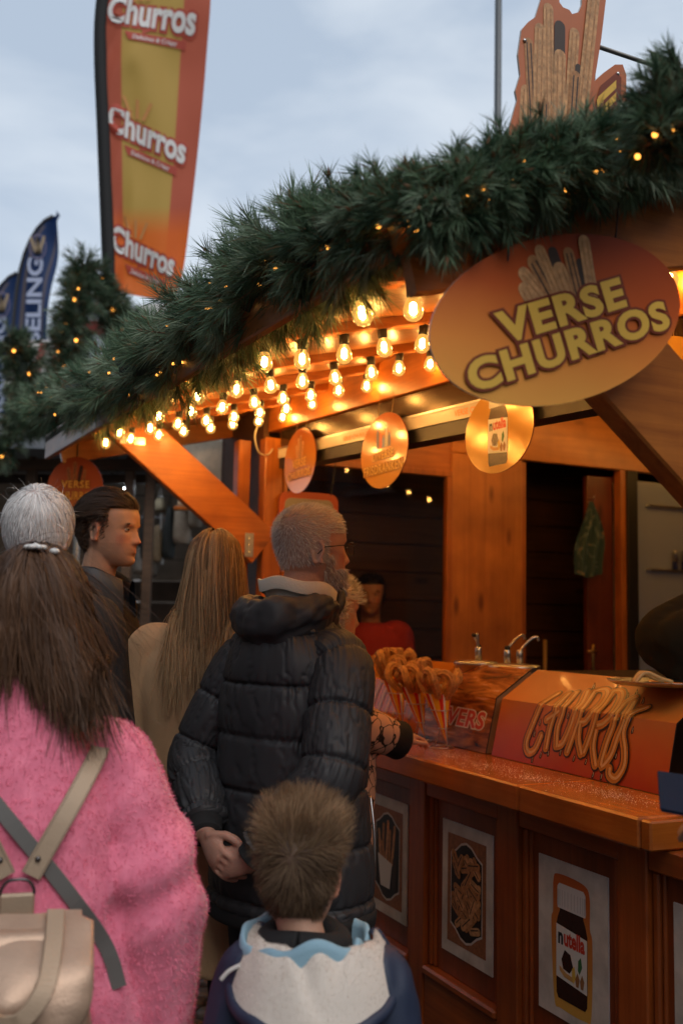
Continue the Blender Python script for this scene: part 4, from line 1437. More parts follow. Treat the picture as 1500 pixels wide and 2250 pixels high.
# ------------------------------------------------------------------ sauce pots with pumps, fryer top, tub, tongs
def pot(u, v, z0, r, h, label):
    t = hthing('sauce_pot', label, 'sauce pot', u, v, z0, 'steel sauce pots')
    V, F = lathe_np([(0, 0), (r * .93, 0), (r * .95, .01), (r * .96, h - .012), (r * 1.03, h - .010), (r * 1.04, h), (r * 1.0, h + .006), (r * .5, h + .010), (0, h + .011)], 36)
    mk('pan', V, F, M_steel, t, True)
    return t
def pump(t, x, y, z, knob, out, hh):
    m = MB()
    m.lathe([(.0, z), (.013, z), (.013, z + .05), (.009, z + .055), (.008, z + hh), (0, z + hh)], 12, Matrix.Translation((x, y, 0)))
    o = out / np.linalg.norm(out)
    P = smooth_path([(x, y, z + hh - .01), (x + o[0] * .015, y + o[1] * .015, z + hh + .012), (x + out[0] * .6, y + out[1] * .6, z + hh + .040), (x + out[0] * .92, y + out[1] * .92, z + hh + .048), (x + out[0], y + out[1], z + hh + .034)], 22)
    m.tube(P, .0058, 8)
    m.build('pump_spout', M_steel, t, True)
    if knob:
        MB().lathe([(0, z + .052), (.0105, z + .054), (.0105, z + hh + .004), (.006, z + hh + .01), (0, z + hh + .01)], 12, Matrix.Translation((x, y, 0))).build('pump_collar', M_black, t, True)
def sauces():
    a = onV(1060, 1452, .93)
    b = onV(1125, 1458, .83)
    MB_ = MB().box((-.16, -.22, -.02), (.18, .25, 0), .003)
    base = hthing('pot_shelf', 'dark wooden shelf carrying the steel sauce pots', 'shelf', (a[0] + b[0]) / 2, .88, 1.20)
    MB_.build('board', W_brown, base)
    for s in (-.1, .12):
        MB().box((-.14, s - .01, -.149), (.16, s + .01, -.021)).build('support', W_brown, base)
    t1 = pot(a[0], .98, 1.2005, .082, a[2] - 1.2105, 'round steel sauce pot with a black ball pump lever')
    zt = a[2] - 1.2
    pump(t1, .012, .0, zt - .002, True, np.array([-.02, -.02]), .055)
    m = MB()
    m.tube(smooth_path([(.012, 0, zt + .05), (.0, -.006, zt + .075), (-.014, -.012, zt + .09)], 10), .005, 8)
    m.build('lever', M_steel, t1, True)
    V, F = lathe_np([(0, -.009), (.007, -.006), (.0095, 0), (.007, .007), (0, .009)], 12)
    mk('lever_knob', V + np.array([-.018, -.014, zt + .097]), F, M_black, t1, True)
    t2 = pot(b[0], .82, 1.2005, .096, b[2] - 1.2105, 'round steel sauce pot with two curved pump spouts')
    zt = b[2] - 1.2
    pump(t2, -.03, .0, zt - .002, True, np.array([.085, .01]), .06)
    pump(t2, .012, -.02, zt - .002, False, np.array([.075, -.015]), .055)
    # clear tub beside the pots
    c = onV(1208, 1485, .55)
    t3 = hthing('plastic_tub', 'small clear plastic tub beside the pump spouts', 'tub', c[0], .55, 1.245)
    V, F = lathe_np([(0, 0), (.026, 0), (.032, .055), (.034, .055), (.034, .058), (.031, .058), (.025, .002), (0, .002)], 20)
    mk('tub', V, F, mat('cloudy_plastic', (.5, .42, .32), .35), t3, True)
    cc = onV(1430, 1496, -.12)
    FT = cc[2] - .012
    f = hthing('fryer', 'dark steel fryer standing behind the lettered screen', 'fryer', .70, -.05, .05)
    MB().box((-.22, -.75, 0), (.28, .70, FT - .052), .01).build('casing', mat('fryer_steel', (.10, .095, .09), .4, .7), f)
    MB().box((-.215, -.74, FT - .0515), (.27, .69, FT - .0505)).build('worktop', M_dark, f)
    p = hthing('serving_tray', 'flat round steel tray on the fryer beside the vendor', 'tray', cc[0] + .03, -.12, FT)
    V, F = lathe_np([(0, .0), (.125, .0), (.145, .011), (.148, .013), (.144, .013), (.124, .003), (0, .003)], 40)
    mk('dish', V, F, M_steel, p, True)
    tg = hthing('tongs', 'pair of wooden tongs propped on the steel tray rim', 'tongs', cc[0] - .01, -.12, cc[2] - .004)
    for s in (-1, 1):
        P = smooth_path([(-.055 * 1, s * .004, .0), (-.02, s * .008, .028), (.03, s * .016, .012), (.07, s * .018, .002)], 14)
        V, F = tube_np(P, [.006] * 14, 6)
        mk('jaw', V, F, mat('pale_wood', (.45, .27, .10), .5), tg, True)
sauces()
# icing sugar dusted over the slab
def sugar():
    g = np.random.default_rng(21)
    n = 2600
    cl = [(.03, .33, .05, .10), (.06, .62, .03, .07), (.03, .10, .03, .05), (.07, -.2, .03, .10)]
    pts = []
    for k in range(n):
        c = cl[g.choice(4, p=[.38, .22, .16, .24])]
        pts.append((g.normal(c[0], c[2]), g.normal(c[1], c[3])))
    for k in range(260):
        pts.append((g.uniform(-.07, .17), g.uniform(-.45, 1.1)))
    P = np.array(pts)
    P = P[(P[:, 0] > -.08) & (P[:, 0] < .18) & (P[:, 1] > -.46) & (P[:, 1] < 1.1)]
    s = g.uniform(.0004, .0013, len(P))
    th = g.uniform(0, 6.28, len(P))
    V = np.stack([np.c_[P[:, 0] + np.cos(th + a) * s, P[:, 1] + np.sin(th + a) * s, np.full(len(P), 1.0508 + 0 * s) + (a == 0) * s] for a in (0, 2.1, 4.2)], 1).reshape(-1, 3)
    W_ = HB + V[:, :1] * HP + V[:, 1:2] * HE + V[:, 2:3] * np.array([0, 0, 1])
    o = mk('sugar_dust', W_, np.arange(len(W_)).reshape(-1, 3), mat('sugar', (.85, .83, .80), .6), None)
    tag(o, 'white sugar sprinkled over the counter slab', 'sugar', kind='stuff')
sugar()

# ------------------------------------------------------------------ things on and by the back wall
def wall_things():
    # rounded board in the window
    c = onV(678, 1150, 2.33)
    t = hthing('menu_board', 'red-orange round-cornered board with grey centre behind the window post', 'sign', c[0], 2.33, c[2])
    fr = lambda P: np.c_[P[:, 0], -P[:, 2], P[:, 1]]
    def rr(a, b, r):
        out = []
        for cx_, cy_, s in ((a - r, b - r, 0), (-a + r, b - r, 1), (-a + r, -b + r, 2), (a - r, -b + r, 3)):
            for q in np.linspace(0, math.pi / 2, 7):
                out.append((cx_ + r * math.cos(q + s * math.pi / 2), cy_ + r * math.sin(q + s * math.pi / 2)))
        return out
    board(t, rr(.165, .16, .05), fr, .02, mat('menu_red', (.42, .07, .02), .4), M_ink_br)
    o = board(t, rr(.135, .125, .035), lambda P: np.c_[P[:, 0], -P[:, 2] - .004, P[:, 1]], .003, mat('menu_grey', (.30, .28, .26), .4), M_ink_w, 'centre')
    for x in (-.12, .12):
        MB().tube([(x, .0, .15), (x + .05, .0, .50)], .003, 5).build('chain', M_dark, t)
    # towel on a hook in the doorway
    p = onV(1300, 1100, 2.36)
    t = hthing('towel', 'teal patterned towel hanging in the dark doorway', 'towel', p[0], 2.37, p[2] - .46)
    n, k = 26, 18
    V = []
    for i in range(n):
        f = i / (n - 1)
        wdt = .012 + .105 * math.sin(min(1, f * 1.5) * math.pi / 2) * (1 - .55 * max(0, f - .6))
        for j in range(k):
            g = j / (k - 1) - .5
            fold = .022 * math.sin(g * 17 + f * 2) * min(1, f * 3)
            V.append((.02 + g * 2 * wdt + .01 * math.sin(f * 6) - .03 * f, .02 + fold, .46 - f * (.46 + .0) + .05 * abs(g) * f))
    V = np.array(V)
    V2 = V + np.array([0, .005, 0])
    F = [tuple(q) for q in grid_faces(n, k, False)]
    m, nt, b, o = _nm('teal_towel')
    tt = nt.nodes.new('ShaderNodeTexCoord')
    no = nt.nodes.new('ShaderNodeTexNoise')
    no.inputs['Scale'].default_value = 11
    no.inputs['Distortion'].default_value = 1.5
    nt.links.new(tt.outputs['Object'], no.inputs['Vector'])
    r = nt.nodes.new('ShaderNodeValToRGB')
    r.color_ramp.interpolation = 'CONSTANT'
    r.color_ramp.elements[0].color = (.035, .075, .075, 1)
    r.color_ramp.elements[1].position = .64
    r.color_ramp.elements[1].color = (.30, .19, .08, 1)
    e_ = r.color_ramp.elements.new(.55)
    e_.color = (.11, .16, .145, 1)
    nt.links.new(no.outputs['Fac'], r.inputs['Fac'])
    nt.links.new(r.outputs['Color'], b.inputs['Base Color'])
    b.inputs['Roughness'].default_value = .9
    mk('cloth', np.vstack([V, V2]), F + [tuple(x + n * k for x in f[::-1]) for f in F], m, t, True)
    MB().tube([(.02, .05, .475), (.02, .0, .47), (.02, -.005, .49)], .004, 6).build('hook', M_steel, t, True)
    # broom handle leaning in the doorway
    t = hthing('broom', 'wooden broom handle leaning in the dark doorway', 'broom', 1.86, 2.52, .05)
    MB().tube([(0, 0, .03), (.10, .12, 1.35)], .012, 8).build('stick', mat('pale_wood', (.45, .27, .10), .5), t, True)
    MB().box((-.14, -.03, 0), (.14, .03, .07), .01).build('brush', M_dark, t)
    # drinks fridge with cans
    t = hthing('drinks_fridge', 'grey drinks fridge with glass front past the doorway', 'fridge', 2.80, 2.42, .051)
    gm = mat('fridge_grey', (.70, .74, .82), .3)
    MB().box((-.34, .05, 0), (.34, .45, 2.35), .01).build('cabinet', gm, t)
    MB().box((-.345, -.01, .05), (-.315, .045, 2.34), .004).build('door_frame', M_steel, t)
    MB().box((-.315, .0, .05), (.345, .006, 2.34)).build('pane', glass_mat('fridge_glass', (.85, .87, .9), .10, .02), t)
    z0 = onV(1480, 1252, 2.44)
    for dz in (-.4, 0, .4):
        MB().box((-.20, .008, z0[2] - .065 + dz), (.33, .048, z0[2] - .051 + dz), .002).build('shelf', M_steel, t)
    for k in range(4):
        c = onV(1484, 1248, 2.44)
        q = hthing('drink_can', 'silver and blue drink can on the fridge shelf', 'can', c[0] + .075 * k, 2.446, z0[2], 'cans in the fridge')
        V, F = lathe_np([(0, 0), (.015, 0), (.0185, .006), (.0185, .052)], 14)
        mk('can_base', V, F, mat('can_blue', (.03, .06, .30), .3, .4), q, True)
        V, F = lathe_np([(.0184, .0525), (.0184, .115), (.014, .125), (0, .124)], 14)
        mk('can_top', V, F, M_steel, q, True)
wall_things()
# ------------------------------------------------------------------ people: shared builders
def remesh(parts, voxel, smooth=3, name='body'):
    """joins overlapping closed shapes into one continuous skin"""
    b = MB()
    for V, F in parts:
        b.add(V, F)
    V, F = b.arrays()
    me = bpy.data.meshes.new('tmp')
    me.from_pydata(V.tolist(), [], F)
    bm = bmesh.new()
    bm.from_mesh(me)
    bmesh.ops.recalc_face_normals(bm, faces=bm.faces[:])
    bm.to_mesh(me)
    bm.free()
    o = bpy.data.objects.new('tmp', me)
    COL.objects.link(o)
    r = o.modifiers.new('r', 'REMESH')
    r.mode = 'VOXEL'
    r.voxel_size = voxel
    if smooth:
        s = o.modifiers.new('s', 'SMOOTH')
        s.iterations = smooth
        s.factor = .5
    dg = bpy.context.evaluated_depsgraph_get()
    ev = bpy.data.meshes.new_from_object(o.evaluated_get(dg))
    n = len(ev.vertices)
    V = np.empty(n * 3, np.float32)
    ev.vertices.foreach_get('co', V)
    N = np.empty(n * 3, np.float32)
    ev.vertex_normals.foreach_get('vector', N)
    F = np.empty(len(ev.polygons) * 4, np.int32)
    ev.polygons.foreach_get('vertices', F)
    bpy.data.objects.remove(o)
    bpy.data.meshes.remove(me)
    bpy.data.meshes.remove(ev)
    return V.reshape(-1, 3).astype(float), N.reshape(-1, 3).astype(float), F.reshape(-1, 4)
def loft(rings, n=48, m=None, power=2.2, ret=False):
    """rings: (cx,cy,cz,rx,ry) horizontal ellipses bottom to top, smoothed to m rings, capped"""
    R = np.asarray(rings, float)
    if m:
        R = smooth_path(R, m)
    a = np.linspace(0, 2 * np.pi, n, endpoint=False)
    ca, sa = np.cos(a), np.sin(a)
    e_ = 2.0 / power
    x = np.sign(ca) * np.abs(ca) ** e_
    y = np.sign(sa) * np.abs(sa) ** e_
    V = np.stack([R[:, 0:1] + R[:, 3:4] * x, R[:, 1:2] + R[:, 4:5] * y, np.repeat(R[:, 2:3], n, 1)], -1)
    F = [tuple(f) for f in grid_faces(len(R), n)] + [tuple(range(n - 1, -1, -1)), tuple(range((len(R) - 1) * n, len(R) * n))]
    if ret:
        return V, F, R, a
    return V.reshape(-1, 3), F
def limb(pts, rad, m=40, n=24):
    P = smooth_path(pts, m)
    r = smooth_path(np.asarray(rad, float)[:, None], m)[:, 0]
    return tube_np(P, r, n)
def blob(c, r, n=16, M=None):
    a = np.linspace(0, np.pi, n // 2 + 1)
    V, F = lathe_np(np.c_[np.sin(a), np.cos(a)], n)
    V = V * np.asarray(r)
    if M is not None:
        V = V @ np.array(M).T
    return V + np.asarray(c), F

HZ = [0, .012, .03, .05, .075, .10, .125, .15, .175, .20, .218, .230, .235]
HF = [.078, .086, .090, .091, .089, .087, .090, .094, .091, .076, .055, .026, .0]
HBK = [-.02, -.035, -.05, -.066, -.080, -.090, -.097, -.101, -.099, -.086, -.066, -.036, -.005]
HW = [.026, .038, .050, .058, .064, .069, .074, .077, .0765, .068, .052, .028, .004]
def head_grid(scale=1.0, child=False, jaw=1.0):
    m, n = 76, 96
    t = np.linspace(0, len(HZ) - 1, m)
    K = smooth_path(np.c_[HZ, HF, HBK, HW], m)
    z, f, b, w = K.T
    w = np.maximum(w, .002)
    if child:
        w = w * 1.06
    th = np.linspace(0, 2 * np.pi, n, endpoint=False)      # 0 = straight ahead
    c, s = np.cos(th), np.sin(th)
    y0 = (f + b) / 2 * .35 - .004
    ry = np.where(c[None] > 0, (f - y0)[:, None], (y0 - b)[:, None])
    e_ = 2 / 2.25
    X = w[:, None] * np.sign(s) * np.abs(s) ** e_
    Y = y0[:, None] + ry * np.sign(c) * np.abs(c) ** e_
    Z = np.repeat(z[:, None], n, 1)
    G = lambda v, mu, sd: np.exp(-((v - mu) / sd) ** 2)
    fr = (Y > 0) & (c[None] > 0)
    ax = np.abs(X)
    nose_z = np.interp(Z, [.066, .072, .080, .10, .122, .130], [0, .5, 1.0, .62, .22, 0])
    dY = .027 * G(X, 0, .0105) * nose_z
    dY += .008 * G(ax, .013, .006) * G(Z, .079, .007)
    dY += .0055 * G(Z, .134, .009) * G(ax, .028, .024)
    dY -= .0105 * G(ax, .031, .013) * G(Z, .119, .010)
    dY += .0035 * G(ax, .045, .016) * G(Z, .096, .014)
    dY += .0065 * G(X, 0, .019) * G(Z, .0565, .0048) + .0065 * G(X, 0, .017) * G(Z, .0455, .005) - .004 * G(X, 0, .022) * G(Z, .0512, .0022)
    dY += .007 * G(X, 0, .017) * G(Z, .016, .012) * jaw
    dY -= .004 * G(Z, .034, .006) * G(X, 0, .02)
    Y = Y + np.where(fr, dY, 0)
    V = np.stack([X, Y, Z], -1) * scale
    F = [tuple(q) for q in grid_faces(m, n)] + [tuple(range(n - 1, -1, -1)), tuple(range((m - 1) * n, m * n))]
    return V, F, th
def ear(side, s=1.0):
    """shell with a rolled rim and lobe"""
    a = np.linspace(-.5 * math.pi, 1.35 * math.pi, 22)
    rim = np.c_[np.full(22, .010), -.012 - .017 * np.cos(a + .15) * np.where(np.sin(a) > 0, 1, .75), .105 + .029 * np.sin(a)]
    V1, F1 = tube_np(rim, .0048, 8)
    V2, F2 = blob((.004, -.012, .105), (.0052, .015, .027))
    V3, F3 = blob((.007, -.004, .082), (.005, .008, .010))
    out = []
    R = Matrix.Rotation(math.radians(-22), 3, 'Z')
    for V, F in ((V1, F1), (V2, F2), (V3, F3)):
        V = (V - np.array([0, 0.0, 0])) @ np.array(R).T + np.array([.0695, -.006, 0])
        V[:, 0] *= side
        out.append((V * s, F))
    return out
def hand(side, wrist, d, pn, curl=.4, s=1.0, spread=.10, thumb=.6):
    """palm with five separate fingers: d points to the fingertips, pn out of the back of the hand"""
    d = np.asarray(d, float) / np.linalg.norm(d)
    pn = np.asarray(pn, float)
    pn = pn - d * np.dot(pn, d)
    pn /= np.linalg.norm(pn)
    w = np.cross(d, pn) * side                 # towards the thumb
    wrist = np.asarray(wrist, float)
    out = []
    # palm
    P = [wrist + d * x * s for x in (-.02, .0, .03, .06, .085)]
    rr = [.024, .025, .033, .037, .030]
    V, F = tube_np(np.array(P), 1.0, 16)
    T = np.array(P)
    V = V.reshape(5, 16, 3)
    a = np.linspace(0, 2 * np.pi, 16, endpoint=False)
    for i in range(5):
        V[i] = T[i] + (w[None] * np.cos(a)[:, None] * rr[i] + pn[None] * np.sin(a)[:, None] * .0145) * s
    out.append((V.reshape(-1, 3), F))
    for k, (off, ln, r) in enumerate(((.028, .070, .0088), (.010, .080, .0092), (-.009, .074, .0088), (-.027, .058, .0078))):
        b = wrist + (d * .082 + w * off) * s
        dirn = d + w * off * spread * 20
        dirn /= np.linalg.norm(dirn)
        pts = [b - d * .015 * s, b]
        cur = dirn
        an = 0
        for q, seg in enumerate((.45, .32, .23)):
            an += curl * (1.1, 1.2, .8)[q]
            cur = dirn * math.cos(an) - pn * math.sin(an)
            pts.append(pts[-1] + cur * ln * seg * s)
        out.append(tube_np(smooth_path(pts, 14), np.linspace(r, r * .78, 14) * s, 10))
        out.append(blob(pts[-1], [r * .80 * s] * 3, 10))
    b = wrist + (d * .025 + w * .026) * s
    td = d * .72 + w * .62 - pn * thumb * .55
    td /= np.linalg.norm(td)
    pts = [b - td * .02 * s, b, b + td * .032 * s, b + (td * .050 + d * .012) * s, b + (td * .062 + d * .026) * s]
    out.append(tube_np(smooth_path(pts, 12), np.linspace(.0125, .0088, 12) * s, 10))
    out.append(blob(pts[-1], [.0088 * s] * 3, 10))
    return out
SKIN = attr_mat('skin', rough=.52, spec=.35, sss=.15, bump=.35, bscale=260)
class Person:
    pass
def person(label, X, Y, yaw, h, skin=(.50, .29, .20), head_yaw=0, head_pitch=0, head_roll=0, arms=None, hands=True, hair_mask=None, hair_col=(.1, .06, .04), z0=0.0,
           head_off=(0, .03), head_scale=1.0, child=False, voxel=.005, stubble=0.0, sh_drop=0.0):
    p = Person()
    k = h / 1.78 if not child else h / 1.30
    p.k, p.h = k, h
    p.root = thing('person', label, 'person', (X, Y, z0), math.radians(yaw))
    hs = head_scale
    hh = .235 * hs
    p.hs = hs
    HMm = (Matrix.Translation((head_off[0], head_off[1], h - hh)) @ Matrix.Translation((0, -.02, .05 * hs)) @ Matrix.Rotation(math.radians(head_yaw), 4, 'Z')
           @ Matrix.Rotation(math.radians(head_pitch), 4, 'X') @ Matrix.Rotation(math.radians(head_roll), 4, 'Y') @ Matrix.Translation((0, .02, -.05 * hs)))
    p.HM = HMm
    G_, F_, th = head_grid(hs, child)
    p.G, p.th = G_, th
    parts = [(xf(G_.reshape(-1, 3), HMm), F_)]
    for sd in (-1, 1):
        for V, F in ear(sd, hs):
            parts.append((xf(V, HMm), F))
    sh_z = (1.435 * k if not child else h - .27) - sh_drop
    sh_x = .175 * k if not child else .115
    p.sh_z, p.sh_x = sh_z, sh_x
    nk0 = np.array([0, -.015, sh_z - .02])
    nk1 = np.array(HMm @ Vector((0, -.022 * hs, .045 * hs)))
    nk2 = np.array(HMm @ Vector((0, -.018 * hs, .09 * hs)))
    nr = .056 * (hs if not child else .72)
    parts.append(limb([nk0, (nk0 + nk1) / 2 + np.array([0, -.004, 0]), nk1, nk2], [nr * 1.25, nr * 1.02, nr, nr * .9]))
    hip = .90 * k if not child else h * .48
    tr = [(0, 0, hip - .08, .13, .10), (0, 0, hip + .05, .155 * k, .11 * k), (0, 0, hip + .2 * k, .135 * k, .10 * k), (0, -.005, hip + .38 * k, .155 * k, .11 * k), (0, -.01, sh_z - .04, .155 * k, .095 * k), (0, -.012, sh_z + .02, .10 * k, .07 * k), (0, -.012, sh_z + .05, .055, .055)]
    if child:
        tr = [(x, y, z, rx * .82, ry * .85) for x, y, z, rx, ry in tr]
    parts.append(loft(tr, 32, 30))
    for sd in (-1, 1):
        lx = .085 * k
        parts.append(limb([(sd * lx, 0, hip + .02), (sd * lx, .01, hip * .55), (sd * lx, -.01, .10), (sd * lx, -.01, .05)], [.078 * k, .056 * k, .036 * k, .036 * k]))
        parts.append(blob((sd * lx, .05, .035), (.042, .125 * k, .034)))
    arms = arms or {}
    p.arms = {}
    for sd, key in ((-1, 'L'), (1, 'R')):
        a = arms.get(key)
        if a is None:
            a = dict(elbow=(sd * (sh_x + .06), -.03, sh_z - .30 * k), wrist=(sd * (sh_x + .05), .05, sh_z - .55 * k), d=(0, .15, -1), pn=(sd, 0, 0), curl=.35)
        S_ = np.array(a.get('shoulder', (sd * sh_x, -.01, sh_z)), float)
        El, Wr = np.array(a['elbow'], float), np.array(a['wrist'], float)
        p.arms[key] = (S_, El, Wr)
        ra = [.050 * k, .046 * k, .038 * k, .036 * k, .026 * k]
        parts.append(limb([S_, (S_ + El) / 2, El, (El + Wr) / 2, Wr], ra, 36, 18))
        if hands:
            parts += hand(sd, Wr, a.get('d', Wr - El), a.get('pn', (sd, 0, 0)), a.get('curl', .4), k if not child else .62, thumb=a.get('thumb', .6))
    V, N, F = remesh(parts, voxel, 2)
    # skin tones: lips, ears and cheeks redder, beard shadow, hair-coloured scalp
    inv = np.array(HMm.inverted())
    L = (V @ inv[:3, :3].T + inv[:3, 3]) / hs
    c = np.tile(np.asarray(skin, float), (len(V), 1))
    g = lambda v, mu, sd_: np.exp(-((v - mu) / sd_) ** 2)
    mott = fbm(V, 22, 3.1)
    c *= (1 + .12 * mott)[:, None]
    front = L[:, 1] > .05
    lip = front * g(L[:, 0], 0, .022) * (g(L[:, 2], .0565, .005) + g(L[:, 2], .046, .0055))
    c = c * (1 - .55 * np.clip(lip, 0, 1)[:, None]) + np.array([.36, .13, .11]) * .55 * np.clip(lip, 0, 1)[:, None]
    ch = g(np.abs(L[:, 0]), .045, .02) * g(L[:, 2], .085, .02) * front + (np.abs(L[:, 0]) > .074) * (L[:, 2] > .06) * (L[:, 2] < .15) * .9 + g(L[:, 0], 0, .014) * g(L[:, 2], .08, .012) * front
    c = c * (1 + np.clip(ch, 0, 1)[:, None] * np.array([.06, -.22, -.24]))
    if stubble:
        st = (L[:, 2] < .072) * (L[:, 1] > -.03) * (L[:, 2] > -.02) * stubble
        c = c * (1 - .45 * st[:, None])
    if hair_mask is not None:
        inh = (L[:, 2] > -.05) & (L[:, 2] < .26) & (np.abs(L[:, 0]) < .085)
        hm = hair_mask(L) * inh
        c = c * (1 - hm[:, None]) + np.asarray(hair_col) * hm[:, None]
    p.body = mk('body', V, F, SKIN, p.root, True, c)
    p.bodyV = V
    return p
def head_pts(p, n, mask, seed=0):
    """random points on the skull with outward normals, head-local"""
    g = np.random.default_rng(seed)
    G_ = p.G / p.hs
    m, k = G_.shape[:2]
    out, nn = [], []
    tot = 0
    while tot < n:
        i = g.uniform(0, m - 1.01, n * 3)
        # even out over the height and the crown
        j = g.uniform(0, k, n * 3)
        i0, j0 = i.astype(int), j.astype(int) % k
        fi, fj = (i - i0)[:, None], (j - j.astype(int))[:, None]
        a, b = G_[i0, j0], G_[i0, (j0 + 1) % k]
        c, d = G_[i0 + 1, j0], G_[i0 + 1, (j0 + 1) % k]
        P = (a * (1 - fj) + b * fj) * (1 - fi) + (c * (1 - fj) + d * fj) * fi
        nr = np.cross(b - a, c - a)
        area = np.linalg.norm(nr, axis=1)
        nr = nr / (area[:, None] + 1e-12)
        ctr = np.array([0, -.005, .13])
        nr *= np.sign((nr * (P - ctr)).sum(1))[:, None]
        keep = (g.uniform(0, 1, len(P)) < mask(P)) & (g.uniform(0, 1, len(P)) < area / np.percentile(area, 90))
        out.append(P[keep])
        nn.append(nr[keep])
        tot += keep.sum()
    return np.vstack(out)[:n], np.vstack(nn)[:n]
def strands(roots, dirs, length, segs, width, col, pull=(0, 0, -1), bend=.25, wild=.06, off=.004, ctr=(0, -.006, .135), rad=(.077, .098, .100), extra=None, seed=0, clump=0, taper=.25, outw=None, width_var=.3, hug=0.0, hug_z=-9.0):
    """hair as slim ribbons grown step by step, kept outside the skull (and an extra ellipsoid such as the shoulders)"""
    g = np.random.default_rng(seed)
    n = len(roots)
    L = np.broadcast_to(np.asarray(length, float), (n,)).copy()
    P = roots.copy()
    D = dirs / (np.linalg.norm(dirs, axis=1)[:, None] + 1e-9)
    pull = np.asarray(pull, float)
    if pull.ndim == 1:
        pull = np.tile(pull, (n, 1))
    jit = g.normal(0, 1, (n, 3)) * wild
    if clump:
        cid = g.integers(0, clump, n)
        cen = roots[g.integers(0, n, clump)]
        cid = np.argmin(((roots[:, None] - cen[None]) ** 2).sum(-1), 1)
        jit = jit * .5 + g.normal(0, 1, (clump, 3))[cid] * wild
    pts = [P.copy()]
    ds = [D.copy()]
    ctr, rad = np.asarray(ctr), np.asarray(rad)
    for s in range(segs):
        D = D * (1 - bend) + pull * bend + jit * (.6 + .5 * s / segs)
        if hug:
            nn_ = (P - ctr) / (rad * rad)
            nn_ /= np.linalg.norm(nn_, axis=1)[:, None]
            hd = (D * nn_).sum(1) * hug * (P[:, 2] > hug_z)
            D = D - nn_ * np.maximum(hd, 0)[:, None]
        D /= np.linalg.norm(D, axis=1)[:, None] + 1e-9
        P = P + D * (L / segs)[:, None]
        for cr_ in [(ctr, rad + off)] + (extra or []):
            if callable(cr_):
                P = cr_(P)
                continue
            cc, rr = cr_
            q = (P - cc) / rr
            r = np.linalg.norm(q, axis=1)
            ins = r < 1
            P[ins] = cc + (P[ins] - cc) / r[ins][:, None] * (1 + g.uniform(0, .04, ins.sum()))[:, None]
        D2 = P - pts[-1]
        D = D2 / (np.linalg.norm(D2, axis=1)[:, None] + 1e-9)
        pts.append(P.copy())
        ds.append(D.copy())
    A = np.stack(pts, 1)
    Dn = np.stack(ds, 1)
    o_ = A - ctr
    o_ /= np.linalg.norm(o_, axis=-1)[..., None] + 1e-9
    o_ = o_ + g.normal(0, .35, (n, 1, 3))
    sd = np.cross(Dn, o_)
    sd /= np.linalg.norm(sd, axis=-1)[..., None] + 1e-9
    wd = width * (1 + g.uniform(-width_var, width_var, n))[:, None] * np.linspace(1, taper, segs + 1)[None]
    V = np.stack([A - sd * wd[..., None] / 2, A + sd * wd[..., None] / 2], 2).reshape(-1, 3)
    k = (segs + 1) * 2
    b = (np.arange(n) * k)[:, None, None] + (np.arange(segs) * 2)[None, :, None] + np.array([0, 1, 3, 2])[None, None]
    F = b.reshape(-1, 4)
    C = np.asarray(col, float)
    if C.ndim == 1:
        C = np.tile(C, (n, 1))
    C = np.repeat(C, k, 0)
    return V, F, C
HAIR = attr_mat('hair', rough=.5, spec=.22)
HAIRM = attr_mat('hair_matte', rough=.6, spec=.15)
def add_hair(p, sets, name='hair', m=None):
    V, F, C = [], [], []
    n = 0
    for v, f, c in sets:
        V.append(v)
        F.append(f + n)
        C.append(c)
        n += len(v)
    V = xf(np.vstack(V) * p.hs, p.HM)
    return mk(name, V, np.vstack(F), m or HAIR, p.root, False, np.vstack(C))
def jcol(base, n, seed, j=.25, tint=None):
    g = np.random.default_rng(seed)
    c = np.asarray(base)[None] * (1 + g.uniform(-j, j, (n, 1)))
    if tint is not None:
        t = g.uniform(0, 1, (n, 1)) ** 2
        c = c * (1 - t) + np.asarray(tint)[None] * t
    return c
def eyes(p, iris=(.10, .06, .03), brow=(.04, .025, .018)):
    for sd in (-1, 1):
        V, F = blob((0, 0, 0), (.0112, .0112, .0112), 20)
        c = np.tile(np.array([.62, .58, .54]), (len(V), 1))
        r = np.linalg.norm(V[:, [0, 2]], axis=1)
        c[(V[:, 1] > 0) & (r < .0062)] = iris
        c[(V[:, 1] > 0) & (r < .003)] = (.005, .005, .005)
        V = V + np.array([sd * .031, .0700, .119])
        mk('eye', xf(V * p.hs, p.HM), F, attr_mat('eye_white', rough=.1, spec=.6), p.root, True, c)
        VL, FL = blob((0, 0, 0), (.0121, .0121, .0121), 24)
        keep = [f for f in FL if not all(abs(VL[i][2]) < .0042 for i in f) and all((VL[i][2] > .0015 or VL[i][2] < -.0030) for i in f)]
        mk('eyelid', xf((VL + np.array([sd * .031, .0700, .119])) * p.hs, p.HM), keep, mat('lid_skin', (.42, .23, .155), .55), p.root, True, fixn=False)
        a = np.linspace(-1, 1, 12)
        lid = np.c_[sd * .031 + a * .0115, .0820 - .006 * a ** 2, .1210 - .0020 * a ** 2]
        V, F = tube_np(lid, .0009, 6)
        mk('eyelash', xf(V * p.hs, p.HM), F, mat('lash', (.015, .01, .008), .7), p.root, True)
    g = np.random.default_rng(3)
    n = 130
    for sd in (-1, 1):
        x = g.uniform(.012, .052, n)
        R = np.c_[sd * x, .0925 - .9 * (x - .02) ** 2 * 8 - .004, .1365 + .10 * np.minimum(x - .012, .02) - np.maximum(0, x - .036) * .35 + g.normal(0, .0020, n)]
        D = np.c_[np.full(n, sd * .9), g.normal(-.1, .1, n), g.normal(.1, .2, n)]
        stuff(add_hair(p, [strands(R, D, .008, 2, .0009, jcol(brow, n, 1), bend=.1, off=.0, rad=(.01, .01, .01))], 'eyebrow', HAIRM))

